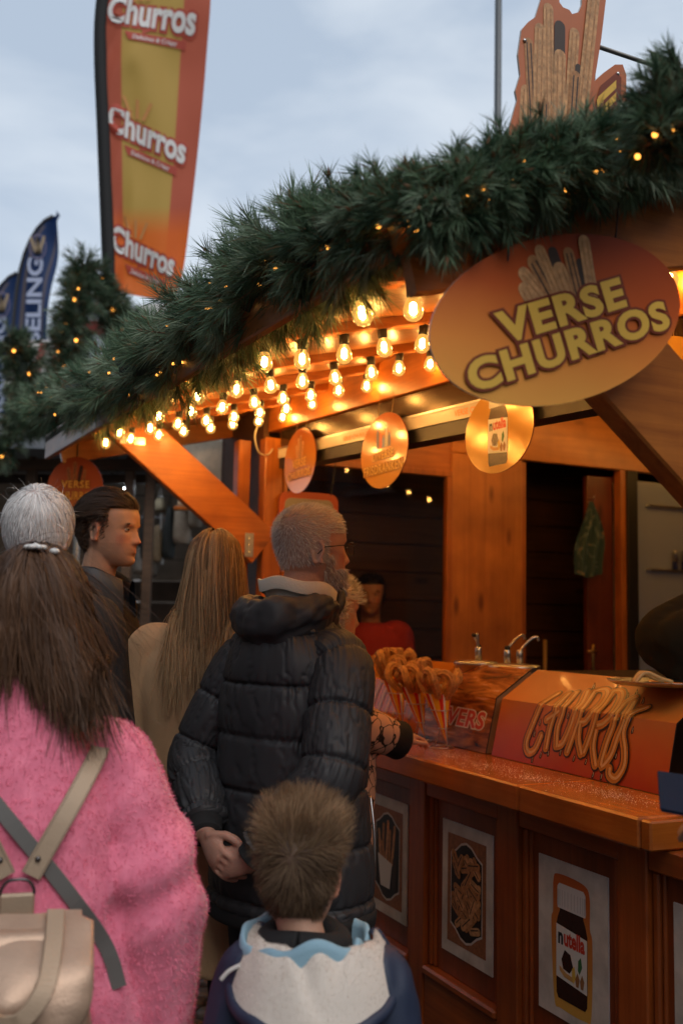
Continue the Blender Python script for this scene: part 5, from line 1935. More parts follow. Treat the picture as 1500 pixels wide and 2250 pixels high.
# ------------------------------------------------------------------ clothing
def coat_parts(p, rings, rs, arms=('L', 'R'), cuff=.93, cut=None):
    """torso loft and sleeves following the person's arms"""
    parts = [loft(rings, 56, 60, 2.3)]
    for key in arms:
        S_, El, Wr = p.arms[key]
        We = El + (Wr - El) * cuff
        S0 = S_ * .55 + np.array([0, -.01, S_[2] * .45 - .015])
        pts = [S0, S_ + np.array([0, 0, -.01]), (S_ * .55 + El * .45), El, (El + We) / 2, We]
        parts.append(limb(pts, [rs[0] * .9, rs[0], rs[1], rs[2], rs[3], rs[4]], 50, 32))
    return parts
def fold_disp(V, N, amp, sc, seed, vert=.35):
    """cloth creases: long noise stretched along the drop of the cloth"""
    Q = V * np.array([sc, sc, sc * vert])
    a = fbm(Q, 1.0, seed, 3)
    r = 1 - np.abs(a) * 1.6
    return V + N * ((np.clip(r, -1, 1) * .6 + a * .5) * amp)[:, None]
def fuzz(V, N, F, n, ln, wd, col, seed, down=.6, rootcol=.75):
    """short pile standing off the cloth"""
    g = np.random.default_rng(seed)
    tri = F[g.integers(0, len(F), n)]
    w = g.dirichlet((1, 1, 1, 1), n)
    P = (V[tri] * w[..., None]).sum(1)
    Nn = (N[tri] * w[..., None]).sum(1)
    D = Nn + np.array([0, 0, -down]) + g.normal(0, .45, (n, 3))
    D /= np.linalg.norm(D, axis=1)[:, None]
    S_ = np.cross(D, g.normal(0, 1, (n, 3)))
    S_ /= np.linalg.norm(S_, axis=1)[:, None]
    L = ln * g.uniform(.5, 1.2, n)
    A = np.stack([P - S_ * wd / 2, P + S_ * wd / 2, P + D * L[:, None]], 1).reshape(-1, 3)
    C = np.repeat(np.asarray(col)[None] * g.uniform(.75, 1.25, (n, 1)), 3, 0)
    return A, np.arange(n * 3).reshape(-1, 3), C
def trousers(p, m, r=(.105, .085, .065, .060), top=None, bottom=.03):
    k = p.k
    hip = top or .92 * k
    for sd in (-1, 1):
        lx = .088 * k
        parts = [limb([(sd * lx * .8, 0, hip + .05), (sd * lx, 0, hip - .12), (sd * lx * 1.05, .015, hip * .55), (sd * lx, -.005, .2), (sd * lx, -.01, bottom)], [r[0], r[0], r[1], r[2], r[3]], 60, 28)]
        if sd == -1:
            A = parts
        else:
            A += parts
    V, N, F = remesh(A, .010, 3)
    V = fold_disp(V, N, .006, 9, 2.0)
    mk('trousers', V, F, m, p.root, True)
def shoes(p, m, k=1.0):
    for sd in (-1, 1):
        lx = .088 * p.k
        V, N, F = remesh([blob((sd * lx, .055, .040), (.050, .140 * p.k, .042)), blob((sd * lx, -.03, .06), (.045, .06, .06)), ((np.array([[x, y, z] for z in (.002, .025) for y in (-.085, .185 * p.k) for x in (sd * lx - .045, sd * lx + .045)])), [(0, 2, 3, 1), (4, 5, 7, 6), (0, 1, 5, 4), (2, 6, 7, 3), (0, 4, 6, 2), (1, 3, 7, 5)])], .008, 4)
        mk('shoe', V, F, m, p.root, True)
M_shoe = mat('black_shoe', (.015, .014, .013), .4)
M_trs = mat('black_trousers', (.012, .012, .014), .8, bump=.2, bscale=300)
M_navy = mat('navy_trousers', (.010, .012, .022), .8, bump=.2, bscale=300)

# ------------------------------------------------------------------ man in the black puffer jacket, hands behind his back
def puffer_disp(V, s, th, seams, A, seed, depth=.010):
    """V: rings x around; s: distance along; puffed baffles between seams, puckered at the stitching"""
    seams = np.asarray(seams)
    out = np.zeros(V.shape[:2])
    i = np.clip(np.searchsorted(seams, s) - 1, 0, len(seams) - 2)
    f = np.clip((s - seams[i]) / (seams[i + 1] - seams[i]), 0, 1)
    d = np.minimum(np.abs(s - seams[i]), np.abs(seams[i + 1] - s))
    bul = A * (np.sin(np.pi * f) ** .42)
    tt = np.tile(th, V.shape[0])
    ss = np.repeat(s, V.shape[1])
    dd = np.repeat(d, V.shape[1])
    ii = np.repeat(i, V.shape[1])
    a = np.array([mnoise.noise(Vector((math.cos(x) * 3.2, math.sin(x) * 3.2, y * 7 + seed))) for x, y in zip(tt, ss)])
    b = np.array([mnoise.noise(Vector((math.cos(x) * 11 + seed, math.sin(x) * 11, q * 3.7 + y * 2.5))) for x, y, q in zip(tt, ss, ii)])
    b2 = np.array([mnoise.noise(Vector((math.cos(x) * 26 + seed, math.sin(x) * 26, q * 1.9 + y * 4))) for x, y, q in zip(tt, ss, ii)])
    c = np.array([mnoise.fractal(Vector((math.cos(x) * 3.0 + y * 5, math.sin(x) * 3.0 - y * 5, y * 4 + seed)), .8, 2.1, 3) for x, y in zip(tt, ss)])
    pk = np.exp(-(dd / .034) ** 2)
    pk2 = np.exp(-(dd / .014) ** 2)
    crease = -np.clip(.13 - np.abs(c), 0, 1) * .032
    ridge = (.35 - np.abs(b)) * .011 * pk + b2 * .0035 * pk2
    w = a * A * .35 + ridge + crease - .005 * np.exp(-(dd / .004) ** 2)
    return bul[:, None] + w.reshape(V.shape[:2])
def puffer_man():
    arms = {'L': dict(shoulder=(-.150, -.01, 1.405), elbow=(-.255, -.11, 1.125), wrist=(-.060, -.235, .970), d=(.72, -.12, -.50), pn=(-.35, -.9, .2), curl=.45),
            'R': dict(shoulder=(.150, -.01, 1.405), elbow=(.240, -.12, 1.135), wrist=(.090, -.225, .935), d=(-.85, -.10, -.18), pn=(.2, -.95, .1), curl=.60)}
    hm = lambda L: (((L[:, 2] > .075) & (L[:, 1] < .02)) | ((L[:, 2] > .165) & (L[:, 1] < .075))).astype(float) * .55
    p = person('tall bearded man with glasses in a black puffer jacket, hands clasped behind his back', -.108, 2.62, -43, 1.80, (.47, .25, .18), -20, 4, 0, arms, hair_mask=hm, hair_col=(.50, .42, .38), head_off=(.005, .040), voxel=.0037)
    # cropped white hair and beard
    def msk(P):
        up = (P[:, 2] > .07) & (P[:, 1] < .012) & (P[:, 2] > .07 + (P[:, 1] + .08) * .1)
        top = (P[:, 2] > .155) & (P[:, 1] < .072 - (P[:, 2] > .2) * .0)
        return (up | top).astype(float)
    R, N = head_pts(p, 9000, msk, 4)
    whorl = np.array([.01, -.075, .195])
    fl = R - whorl
    fl -= N * (fl * N).sum(1)[:, None]
    fl /= np.linalg.norm(fl, axis=1)[:, None] + 1e-6
    c = jcol((.72, .69, .66), len(R), 5, .2, (.42, .36, .33))
    hr = strands(R, N * .8 + fl * .9, np.random.default_rng(1).uniform(.008, .014, len(R)), 2, .0010, c, pull=(0, 0, 0), bend=.0, wild=.12, off=.0, rad=(.01, .01, .01), taper=.4)
    add_hair(p, [hr], 'hair', HAIRM)
    def bmask(P):
        return ((P[:, 2] < .062) & (P[:, 1] > .005) | ((P[:, 2] < .10) & (P[:, 1] > .008) & (P[:, 1] < .035))).astype(float)
    R, N = head_pts(p, 3600, bmask, 6)
    c = jcol((.64, .59, .55), len(R), 8, .25, (.38, .29, .24))
    b = strands(R, N + np.array([0, .1, -.5]), np.random.default_rng(2).uniform(.006, .017, len(R)), 3, .0012, c, pull=(0, .1, -1), bend=.3, wild=.15, off=.0, rad=(.01, .01, .01), taper=.3)
    add_hair(p, [b], 'beard', HAIRM)
    # spectacles
    gl = MB()
    for sd in (-1, 1):
        a = np.linspace(0, 2 * np.pi, 21)
        gl.tube(np.c_[sd * .034 + np.cos(a) * .024, .103 - .006 * np.abs(np.cos(a)), .113 + np.sin(a) * .018], .0011, 6)
        gl.tube([(sd * .058, .098, .120), (sd * .078, .06, .122), (sd * .081, -.0, .118), (sd * .080, -.022, .100)], .0014, 6)
    gl.tube([(-.010, .106, .117), (0, .108, .120), (.010, .106, .117)], .0011, 6)
    V, F = gl.arrays()
    mk('glasses', xf(V, p.HM), F, mat('dark_frame', (.02, .017, .016), .3, .5), p.root, True)
    for sd in (-1, 1):
        V, F = lathe_np([(0, 0), (.023, 0), (.023, .0012), (0, .0012)], 20)
        V = np.c_[V[:, 0] + sd * .034, .101 + V[:, 2], V[:, 1] * .75 + .113]
        mk('lens', xf(V, p.HM), F, glass_mat('lens_glass', (.97, .97, .97), .0), p.root)
    # jacket body
    M_puff = mat('black_puffer_nylon', (.034, .034, .037), .50, spec=.36, bump=.12, bscale=900)
    rings = [(0, -.005, .775, .205, .150), (0, -.005, .80, .212, .157), (0, -.005, .90, .208, .158), (0, -.01, 1.02, .198, .152), (0, -.01, 1.15, .192, .148), (0, -.012, 1.28, .188, .146), (0, -.015, 1.37, .172, .136), (0, -.02, 1.44, .140, .116), (0, -.02, 1.49, .102, .094), (0, -.015, 1.515, .082, .082)]
    V, F, R, th = loft(rings, 230, 190, 2.5, True)
    seams = [.775, .812, .945, 1.075, 1.205, 1.335, 1.46, 1.56]
    D = puffer_disp(V, R[:, 2], th, seams, .013, 1.7)
    cen = np.stack([R[:, 0], R[:, 1], R[:, 2]], -1)[:, None]
    rad = V - cen
    rad /= np.linalg.norm(rad, axis=-1)[..., None]
    V = V + rad * D[..., None]
    j = mk('jacket', V.reshape(-1, 3), F, M_puff, p.root, True)
    for key, sd in (('L', -1), ('R', 1)):
        S_, El, Wr = p.arms[key]
        We = El + (Wr - El) * .86
        pts = [S_ * .5 + np.array([0, -.01, S_[2] * .5 - .01]), S_ + np.array([sd * .018, -.005, -.015]), S_ * .5 + El * .5 + np.array([sd * .016, 0, 0]), El, El * .5 + We * .5, We]
        m_, n_ = 170, 120
        P = smooth_path(pts, m_)
        r = smooth_path(np.array([.062, .070, .072, .068, .061, .051])[:, None], m_)[:, 0]
        T, N, B_ = frames(P)
        th = np.linspace(0, 2 * np.pi, n_, endpoint=False)
        rd = N[:, None] * np.cos(th)[None, :, None] + B_[:, None] * np.sin(th)[None, :, None]
        s = np.r_[0, np.cumsum(np.linalg.norm(np.diff(P, axis=0), axis=1))]
        D = puffer_disp(rd, s, th, np.arange(-.03, s[-1] + .15, .128), .010, 4.0 + sd)
        V = P[:, None] + rd * (r[:, None] + D)[..., None]
        F = [tuple(f) for f in grid_faces(m_, n_)] + [tuple(range(n_ - 1, -1, -1)), tuple(range((m_ - 1) * n_, m_ * n_))]
        mk('sleeve', V.reshape(-1, 3), F, M_puff, j, True)
        c0, c1 = We, El + (Wr - El) * .99
        V, F = limb([c0 - (c1 - c0) * .3, c0, (c0 + c1) / 2, c1], [.05, .045, .041, .040], 16, 24)
        mk('cuff', V, F, mat('rib_knit', (.012, .012, .013), .9), j, True)
    # hem band
    V, F, R, th = loft([(0, -.005, .745, .225, .158), (0, -.005, .755, .232, .165), (0, -.005, .78, .236, .166), (0, -.005, .79, .23, .16)], 120, 14, 2.5, True)
    mk('hem', V.reshape(-1, 3), F, mat('rib_knit', (.012, .012, .013), .9), j, True)
    # hood lying on the back, from one collar end round the neck to the other
    n_, k_ = 120, 72
    ph = np.linspace(-1.05, 1.05, n_) * math.radians(148)
    V = np.zeros((n_, k_, 3))
    sec = np.linspace(0, 2 * np.pi, k_, endpoint=False)
    for i, a in enumerate(ph):
        back = max(0, math.cos(a * .62)) ** 1.6
        r0 = .084 + .030 * back
        cx_, cy_ = math.sin(a) * r0 * 1.02, -math.cos(a) * r0 - .004
        cz_ = 1.545 - .066 * back - .035 * (abs(a) > 1.6) * (abs(a) - 1.6)
        wr, hr_ = .022 + .034 * back, .030 + .068 * back
        out = np.array([math.sin(a), -math.cos(a), 0])
        tilt = .55 * back
        e1 = out * math.cos(tilt) + np.array([0, 0, -math.sin(tilt)])
        e2 = np.array([0, 0, 1]) * math.cos(tilt) + out * math.sin(tilt)
        for q, t_ in enumerate(sec):
            pp_ = np.array([cx_, cy_, cz_]) + e1 * wr * math.cos(t_) + e2 * hr_ * math.sin(t_) * (.72 if math.sin(t_) > 0 else 1.30)
            nz = mnoise.fractal(Vector((a * 2.2, t_ * .9, 1.3)), .9, 2.0, 3)
            quilt = .010 * (abs(math.sin(a * 3.4 + .5)) ** .45) * (.4 + .6 * back) + .010 * abs(math.sin(t_ * 1.5)) ** .5 * back
            pp_ = pp_ + (e1 * math.cos(t_) + e2 * math.sin(t_)) * (quilt - .010 + .012 * nz)
            V[i, q] = pp_
    F = [tuple(f) for f in grid_faces(n_, k_)] + [tuple(range(k_ - 1, -1, -1)), tuple(range((n_ - 1) * k_, n_ * k_))]
    mk('hood', V.reshape(-1, 3), F, M_puff, j, True)
    # pale lining that stands up inside the hood
    n2 = 60
    a = np.linspace(-1, 1, n2) * math.radians(150)
    rows = []
    for z_, rr in ((1.515, .074), (1.555, .080), (1.585, .088), (1.603, .098), (1.600, .102), (1.57, .098)):
        bk = np.maximum(0, np.cos(a * .6))
        rows.append(np.c_[np.sin(a) * rr, -np.cos(a) * rr * 1.05 - .004, z_ - .035 * (1 - bk) + .004 * np.sin(a * 5)])
    V = np.vstack(rows)
    mk('collar_lining', V, [tuple(f) for f in grid_faces(len(rows), n2, False)], mat('cream_lining', (.62, .55, .46), .7, bump=.2), j, True)
    # stand-up front collar with zip, side pocket zip
    zp = mat('steel_zip', (.55, .54, .52), .3, 1.0)
    V, F = limb([(.075, .05, 1.50), (.070, .085, 1.545), (.055, .100, 1.575)], [.014, .015, .012], 14, 12)
    mk('collar', V, F, M_puff, j, True)
    P = smooth_path([(.060, .101, 1.585), (.066, .110, 1.572), (.064, .113, 1.558)], 10)
    V, F = tube_np(P, .0035, 8)
    mk('zip_pull', V, F, zp, j, True)
    P = smooth_path([(.150, .128, 1.05), (.172, .118, .98), (.182, .112, .91), (.180, .115, .86)], 24)
    V, F = tube_np(P, .0035, 8)
    mk('pocket_zip', V, F, zp, j, True)
    trousers(p, M_navy)
    shoes(p, M_shoe)
puffer_man()

# ------------------------------------------------------------------ white-haired man seen from behind
def white_haired():
    hm = lambda L: ((L[:, 2] > .05) & ((L[:, 1] < .03) | (L[:, 2] > .15))).astype(float) * .8
    p = person('white-haired man in a dark jacket seen from behind beside the round sign', -.802, 2.60, -8, 1.83, (.52, .26, .20), 0, 6, 2, hair_mask=hm, hair_col=(.52, .46, .45), head_off=(0, .03), voxel=.0055, head_scale=1.03)
    def msk(P):
        return (((P[:, 2] > .045) & (P[:, 1] < -.01)) | ((P[:, 2] > .11) & (P[:, 1] < .04)) | (P[:, 2] > .17)).astype(float)
    R, N = head_pts(p, 7500, msk, 14)
    wh = np.array([.012, -.06, .222])
    fl = R - wh
    fl -= N * (fl * N).sum(1)[:, None]
    fl /= np.linalg.norm(fl, axis=1)[:, None] + 1e-6
    c = jcol((.72, .71, .71), len(R), 15, .14, (.50, .47, .46))
    ln = np.random.default_rng(3).uniform(.030, .058, len(R)) * np.interp(R[:, 2], [.04, .09, .2], [.6, 1, 1])
    h1 = strands(R + N * .002, fl * 1.0 + N * .10, ln, 6, .0014, c, pull=(0, -.1, -.75), bend=.15, wild=.05, off=.004, hug=.85, seed=4, clump=300, taper=.25)
    R2, N2 = head_pts(p, 60, msk, 24)
    h2 = strands(R2, N2 + np.array([0, -.2, 0]), .035, 5, .0009, jcol((.7, .69, .68), 60, 3), pull=(0, 0, -.3), bend=.2, wild=.16, off=.004, seed=9)
    add_hair(p, [h1, h2])
    k = p.k
    rings = [(0, 0, .80, .21, .14), (0, 0, .95, .215, .15), (0, 0, 1.15, .215, .15), (0, -.01, 1.32, .225, .148), (0, -.012, 1.42, .20, .125), (0, -.012, 1.475, .14, .10), (0, -.01, 1.51, .085, .08), (0, -.005, 1.53, .078, .076)]
    V, N, F = remesh(coat_parts(p, rings, [.078, .072, .066, .056, .048]), .008, 5)
    V = fold_disp(V, N, .006, 11, 5.0)
    mk('jacket', V, F, mat('black_twill', (.013, .013, .015), .75, spec=.25, bump=.25, bscale=600), p.root, True)
    V, F = limb([(-.09, .05, 1.515), (-.085, -.05, 1.545), (0, -.10, 1.555), (.085, -.05, 1.545), (.09, .05, 1.515)], [.014, .018, .019, .018, .014], 40, 14)
    mk('collar', V, F, mat('grey_collar', (.20, .20, .21), .8), p.root, True)
    trousers(p, M_trs)
    shoes(p, M_shoe)
white_haired()

# ------------------------------------------------------------------ dark-haired young man turned in profile
def young_man():
    sst = lambda x, a, b: np.clip((x - a) / (b - a), 0, 1)
    hm = lambda L: np.maximum.reduce([sst(L[:, 2], .128, .15) * sst(-L[:, 1], -.03, -.012), sst(L[:, 2], .176, .19), sst(L[:, 2], .045, .07) * sst(-L[:, 1], .038, .055)]) * .85
    p = person('young dark-haired man in a black zip jacket turned towards the stall', -.800, 3.30, -98, 1.895, (.50, .28, .185), -6, -2, 0, hair_mask=hm, hair_col=(.035, .022, .017), head_off=(0, .035), voxel=.0042, stubble=.35)
    eyes(p)
    def msk(P):
        return (((P[:, 2] > .145) & (P[:, 1] < .03)) | ((P[:, 2] > .185) & (P[:, 1] < .088)) | ((P[:, 2] > .05) & (P[:, 1] < -.045))).astype(float)
    R, N = head_pts(p, 7000, msk, 31)
    back = np.tile(np.array([0, -1.0, -.12]), (len(R), 1))
    fl = back - N * (back * N).sum(1)[:, None]
    fl /= np.linalg.norm(fl, axis=1)[:, None] + 1e-6
    low = R[:, 2] < .155
    fl[low] = fl[low] * .3 + np.array([0, -.3, -1.0])
    c = jcol((.045, .028, .020), len(R), 32, .4, (.085, .050, .032))
    ln = np.where(low, .014, np.random.default_rng(3).uniform(.06, .10, len(R)))
    lift = np.where(R[:, 2] > .17, .55, .12)
    h = strands(R + N * .001, fl + N * lift[:, None], ln, 7, .0014, c, pull=np.where(low[:, None], np.array([[0, -.2, -1]]), np.array([[0, -1.0, -.35]])), bend=.22, wild=.05, off=.014, rad=(.078, .098, .103), seed=5, clump=120, taper=.3, hug=.5)
    ms2 = lambda P: ((P[:, 2] > .085) & (P[:, 2] < .165) & (P[:, 1] > -.06) & (P[:, 1] < .030 - (P[:, 2] < .125) * .012) & (P[:, 1] > -.055)).astype(float)
    R3, N3 = head_pts(p, 1500, ms2, 33)
    h3 = strands(R3, N3 * .35 + np.array([0, -.8, -.6]), .011, 2, .0009, jcol((.040, .026, .020), 1500, 34), pull=(0, 0, 0), bend=0, wild=.12, off=0, rad=(.01, .01, .01))
    add_hair(p, [h, h3])
    rings = [(0, 0, .85, .20, .14), (0, 0, 1.0, .205, .15), (0, 0, 1.2, .215, .155), (0, -.005, 1.38, .23, .155), (0, -.01, 1.48, .205, .128), (0, -.012, 1.535, .135, .10), (0, -.005, 1.56, .085, .082)]
    V, N, F = remesh(coat_parts(p, rings, [.080, .074, .068, .058, .05]), .008, 5)
    V = fold_disp(V, N, .006, 11, 8.0)
    jk = mk('jacket', V, F, mat('black_fleece', (.011, .010, .011), .8, spec=.2, bump=.3, bscale=500), p.root, True)
    # stand-up collar, open at the throat
    a = np.linspace(math.radians(28), math.radians(332), 56)
    rows = []
    for z_, rr, dz in ((1.535, .086, 0), (1.565, .080, .002), (1.60, .082, .0), (1.618, .086, 0), (1.612, .092, 0), (1.57, .096, 0), (1.53, .10, 0)):
        op = 1 + .35 * np.maximum(0, np.cos(a)) ** 4
        rows.append(np.c_[np.sin(a) * rr * op * 1.04, np.cos(a) * rr * op * 1.08, z_ + .034 * (z_ > 1.56) - .05 * np.maximum(0, np.cos(a)) ** 2])
    V = np.vstack(rows)
    mk('collar', V, [tuple(f) for f in grid_faces(len(rows), 56, False)], mat('blue_black_nylon', (.018, .022, .030), .5), jk, True)
    V, F = text_fit('Columbia', 0, .072, 0, .012, bold=.02)
    bv = BVHTree.FromPolygons([tuple(q) for q in jk_verts(jk)], [tuple(q.vertices) for q in jk.data.polygons])
    P = []
    for x, z in V:
        o = Vector((.145 - x, .5, 1.335 + z))
        hit = bv.ray_cast(o, Vector((0, -1, 0)))[0]
        P.append((hit + Vector((0, .0015, 0)))[:] if hit else (o.x, .16, o.z))
    mk('lettering', np.array(P), F, mat('logo_white', (.55, .52, .48), .6), jk, fixn=False)
    V, F = tube_np(smooth_path([(0, .09, 1.52), (0, .125, 1.45), (0, .150, 1.32), (0, .155, 1.15), (0, .15, .95)], 30), .004, 6)
    mk('zip', V, F, M_dark, jk, True)
    V, F = loft([(0, .0, 1.50, .08, .085), (0, .004, 1.55, .064, .066), (0, .006, 1.575, .060, .062)], 32, 12)
    mk('shirt_collar', V, F, mat('white_shirt', (.55, .55, .56), .8), p.root, True)
    trousers(p, M_trs)
    shoes(p, M_shoe)
def jk_verts(o):
    return [v.co[:] for v in o.data.vertices]
young_man()

# ------------------------------------------------------------------ woman with long fair hair in a camel coat
def blonde_woman():
    hm = lambda L: ((L[:, 2] > .03) & ((L[:, 1] < .02) | (L[:, 2] > .18))).astype(float)
    p = person('woman with long straight fair hair in a camel coat seen from behind', -.372, 2.93, -3, 1.755, (.52, .31, .22), -4, 0, 0, hair_mask=hm, hair_col=(.16, .085, .04), head_off=(0, .02), voxel=.0065)
    g = np.random.default_rng(41)
    msk = lambda P: (((P[:, 2] > .09) & (P[:, 1] < .04)) | (P[:, 2] > .19)).astype(float)
    R, N = head_pts(p, 6500, msk, 42)
    n = len(R)
    side = np.sign(R[:, 0] + 1e-4)
    flow = np.c_[np.clip(R[:, 0] * 4, -.2, .2) + side * .12 * (R[:, 2] > .2), -.35 * np.ones(n), -.45 * np.ones(n)]
    fl = flow - N * (flow * N).sum(1)[:, None]
    cid = g.integers(0, 90, n)
    cen = R[g.integers(0, n, 110)]
    cid = np.argmin(((R[:, None] - cen[None]) ** 2).sum(-1), 1)
    tone = g.uniform(0, 1, 110)[cid] * .75 + g.uniform(0, 1, n) * .25
    c = np.array([.11, .058, .027])[None] * (1 - tone)[:, None] + np.array([.60, .40, .22])[None] * tone[:, None]
    ln = (R[:, 2] + .19) * g.uniform(.75, 1.22, n) * (1 + g.normal(0, .07, 110)[cid])
    k = p.k
    sh = np.array(p.HM.inverted() @ Vector((0, -.01, 1.36)))
    def back(P):
        yb = np.interp(P[:, 2], [-.40, -.16, -.07, .0], [-.165, -.150, -.115, -.06])
        P[:, 1] = np.where(P[:, 2] < .0, np.minimum(P[:, 1], yb - g.uniform(0, .022, n)), P[:, 1])
        return P
    h = strands(R + N * .001, fl + N * .06, ln, 16, .0019, c, pull=np.c_[np.clip(R[:, 0] * .6, -.045, .045), np.full(n, -.05), np.full(n, -1.0)], bend=.34, wild=.035, off=.005, hug=.9, hug_z=.135, extra=[back], seed=6, clump=110, taper=.35)
    # gather the lengths towards the middle of the back
    V, F, C = h
    low = np.clip((.02 - V[:, 2]) / .35, 0, 1)
    V[:, 0] = V[:, 0] * (.90 - .18 * low) + .012 * low
    add_hair(p, [(V, F, C)])
    rings = [(0, -.005, .545, .235, .175), (0, -.005, .56, .240, .18), (0, -.005, .75, .225, .165), (0, -.005, .95, .205, .145), (0, -.005, 1.12, .192, .135), (0, -.01, 1.27, .195, .135), (0, -.012, 1.37, .185, .12), (0, -.012, 1.43, .13, .095), (0, -.01, 1.465, .08, .075)]
    V, N, F = remesh(coat_parts(p, rings, [.066, .062, .058, .052, .048]), .008, 5)
    V = fold_disp(V, N, .007, 8, 11.0, .2)
    # centre back seam
    V = V - N * (.004 * np.exp(-(V[:, 0] / .006) ** 2) * (V[:, 1] < 0))[:, None]
    mk('coat', V, F, mat('camel_wool', (.47, .285, .15), .9, bump=.35, bscale=500, sheen=.35, noise=.10, nscale=9), p.root, True)
    for z_ in (1.18,):
        V, F = lathe_np([(0, .004), (.011, .003), (.012, 0), (0, -.002)], 16)
        V = np.c_[V[:, 0] + .215, V[:, 2] * 0 - .10 - V[:, 2], V[:, 1] + z_]
        mk('button', V, F, mat('gold_button', (.6, .4, .15), .3, 1.0), p.root, True)
    trousers(p, mat('black_tights', (.006, .006, .007), .8), r=(.085, .068, .05, .042))
    shoes(p, M_shoe)
blonde_woman()

# ------------------------------------------------------------------ woman in the pink plush coat with the bronze backpack
def pink_woman():
    hm = lambda L: ((L[:, 2] > .02) & ((L[:, 1] < .03) | (L[:, 2] > .17))).astype(float)
    p = person('woman in a fluffy pink coat with long brown hair seen from behind', -.572, 1.88, 16, 1.615, (.52, .31, .22), -14, 8, 0, hair_mask=hm, hair_col=(.035, .02, .014), head_off=(.0, .04), voxel=.0065, sh_drop=.085)
    g = np.random.default_rng(51)
    msk = lambda P: (((P[:, 2] > .07) & (P[:, 1] < .04)) | (P[:, 2] > .19)).astype(float)
    R, N = head_pts(p, 7000, msk, 52)
    n = len(R)
    side = np.sign(R[:, 0] + 1e-4)
    flow = np.c_[np.clip(R[:, 0] * 7, -.45, .5), -.4 * np.ones(n), -.4 * np.ones(n)]
    fl = flow - N * (flow * N).sum(1)[:, None]
    cen = R[g.integers(0, n, 90)]
    cid = np.argmin(((R[:, None] - cen[None]) ** 2).sum(-1), 1)
    tone = g.uniform(0, 1, 90)[cid] * .7 + g.uniform(0, 1, n) * .3
    c = np.array([.030, .016, .011])[None] * (1 - tone)[:, None] + np.array([.170, .085, .045])[None] * tone[:, None]
    ln = (R[:, 2] + .035) * g.uniform(.8, 1.2, n) * (1 + g.normal(0, .14, 90)[cid]) * np.where(R[:, 0] > .02, 1.12, .98)
    pull = np.c_[np.where(R[:, 0] > .0, .24, -.12) + g.normal(0, .09, 90)[cid], -.06 + g.normal(0, .07, 90)[cid], -np.ones(n)]
    pull /= np.linalg.norm(pull, axis=1)[:, None]
    sh = np.array(p.HM.inverted() @ Vector((0, 0, 1.24)))
    def back(P):
        k_ = len(P)
        yb = np.interp(P[:, 2], [-.40, -.12, -.05, .03], [-.165, -.155, -.12, -.06])
        P[:, 1] = np.where(P[:, 2] < .03, np.minimum(P[:, 1], yb - g.uniform(0, .03, k_)), P[:, 1])
        return P
    h = strands(R + N * .001, fl + N * .10, ln, 14, .0019, c, pull=pull, bend=.32, wild=.045, off=.014, hug=.8, hug_z=.135, extra=[back], seed=7, clump=90, taper=.3)
    fly_r, fly_n = head_pts(p, 220, msk, 55)
    h2 = strands(fly_r, fly_n * .3 + np.array([.3, -.3, -.3]), g.uniform(.18, .31, 220), 12, .0011, jcol((.085, .042, .024), 220, 2), pull=np.c_[np.full(220, .42) + g.normal(0, .22, 220), g.normal(-.1, .2, 220), -np.ones(220)], bend=.2, wild=.09, off=.012, extra=[back], seed=8)
    add_hair(p, [h, h2])
    # white hair clip
    q = p.HM @ Vector((.012, -.055, .243))
    cl = MB()
    for a in range(6):
        an = a * math.pi / 3
        V, F = blob((q.x + .013 * math.cos(an), q.y + .010 * math.sin(an), q.z + .004), (.0085, .0085, .005), 10)
        cl.add(V, F)
    V, F = blob((q.x, q.y, q.z + .008), (.006, .006, .004), 10)
    cl.add(V, F)
    V, F = blob((q.x + .034, q.y + .004, q.z - .002), (.010, .008, .006), 10)
    cl.add(V, F)
    cl.build('hair_clip', mat('pearl_white', (.70, .68, .66), .3), p.root, True)
    # coat
    rings = [(0, -.01, .52, .25, .19), (0, -.01, .54, .255, .195), (0, -.01, .72, .24, .185), (0, -.01, .92, .210, .165), (0, -.01, 1.06, .192, .152), (0, -.01, 1.15, .182, .142), (0, -.005, 1.22, .165, .128), (0, .0, 1.29, .125, .108), (0, .012, 1.35, .092, .09), (0, .02, 1.38, .085, .085)]
    p.arms['R'] = (np.array([.150, -.01, 1.225]), np.array([.232, -.04, .99]), np.array([.240, .03, .68]))
    p.arms['L'] = (np.array([-.150, -.01, 1.225]), np.array([-.232, -.04, .99]), np.array([-.240, .03, .68]))
    V, N, F = remesh(coat_parts(p, rings, [.084, .090, .093, .090, .084]), .0085, 6)
    V = fold_disp(V, N, .010, 6.5, 21.0, .55)
    # elbow creases
    cr_ = np.array([math.sin((q[2] - .35 * q[0]) * 46 + 2 * mnoise.noise(Vector(q * 7))) for q in V])
    ex = np.exp(-((V[:, 2] - 1.04) / .11) ** 2) * (np.abs(V[:, 0]) > .15)
    V = V + N * (cr_ * ex * .010)[:, None]
    # nap in patches: paler and deeper tufts of pile
    tone = fbm(V, 13, 2.0, 4) * .6 + fbm(V, 60, 5.0, 2) * .5
    base = np.array([.78, .20, .30])
    col = base[None] * (1 + .22 * tone)[:, None] + np.array([.05, .06, .06])[None] * np.clip(tone, 0, 1)[:, None]
    ct = mk('coat', V, F, attr_mat('pink_plush', rough=.9, spec=.1, sheen=.5, bump=.3, bscale=160), p.root, True, np.clip(col, .01, 1))
    A, Fz, C = fuzz(V, N, F, 60000, .0075, .0015, (.76, .185, .285), 61, .5)
    tn = np.repeat(np.array([mnoise.noise(Vector(q * 14)) for q in A[::3]]), 3)
    C = np.array([.80, .215, .315])[None] * (.8 + .2 * C / np.array([.76, .185, .285])) * (1 + .22 * tn)[:, None] + np.array([.04, .05, .05]) * np.clip(tn, 0, 1)[:, None]
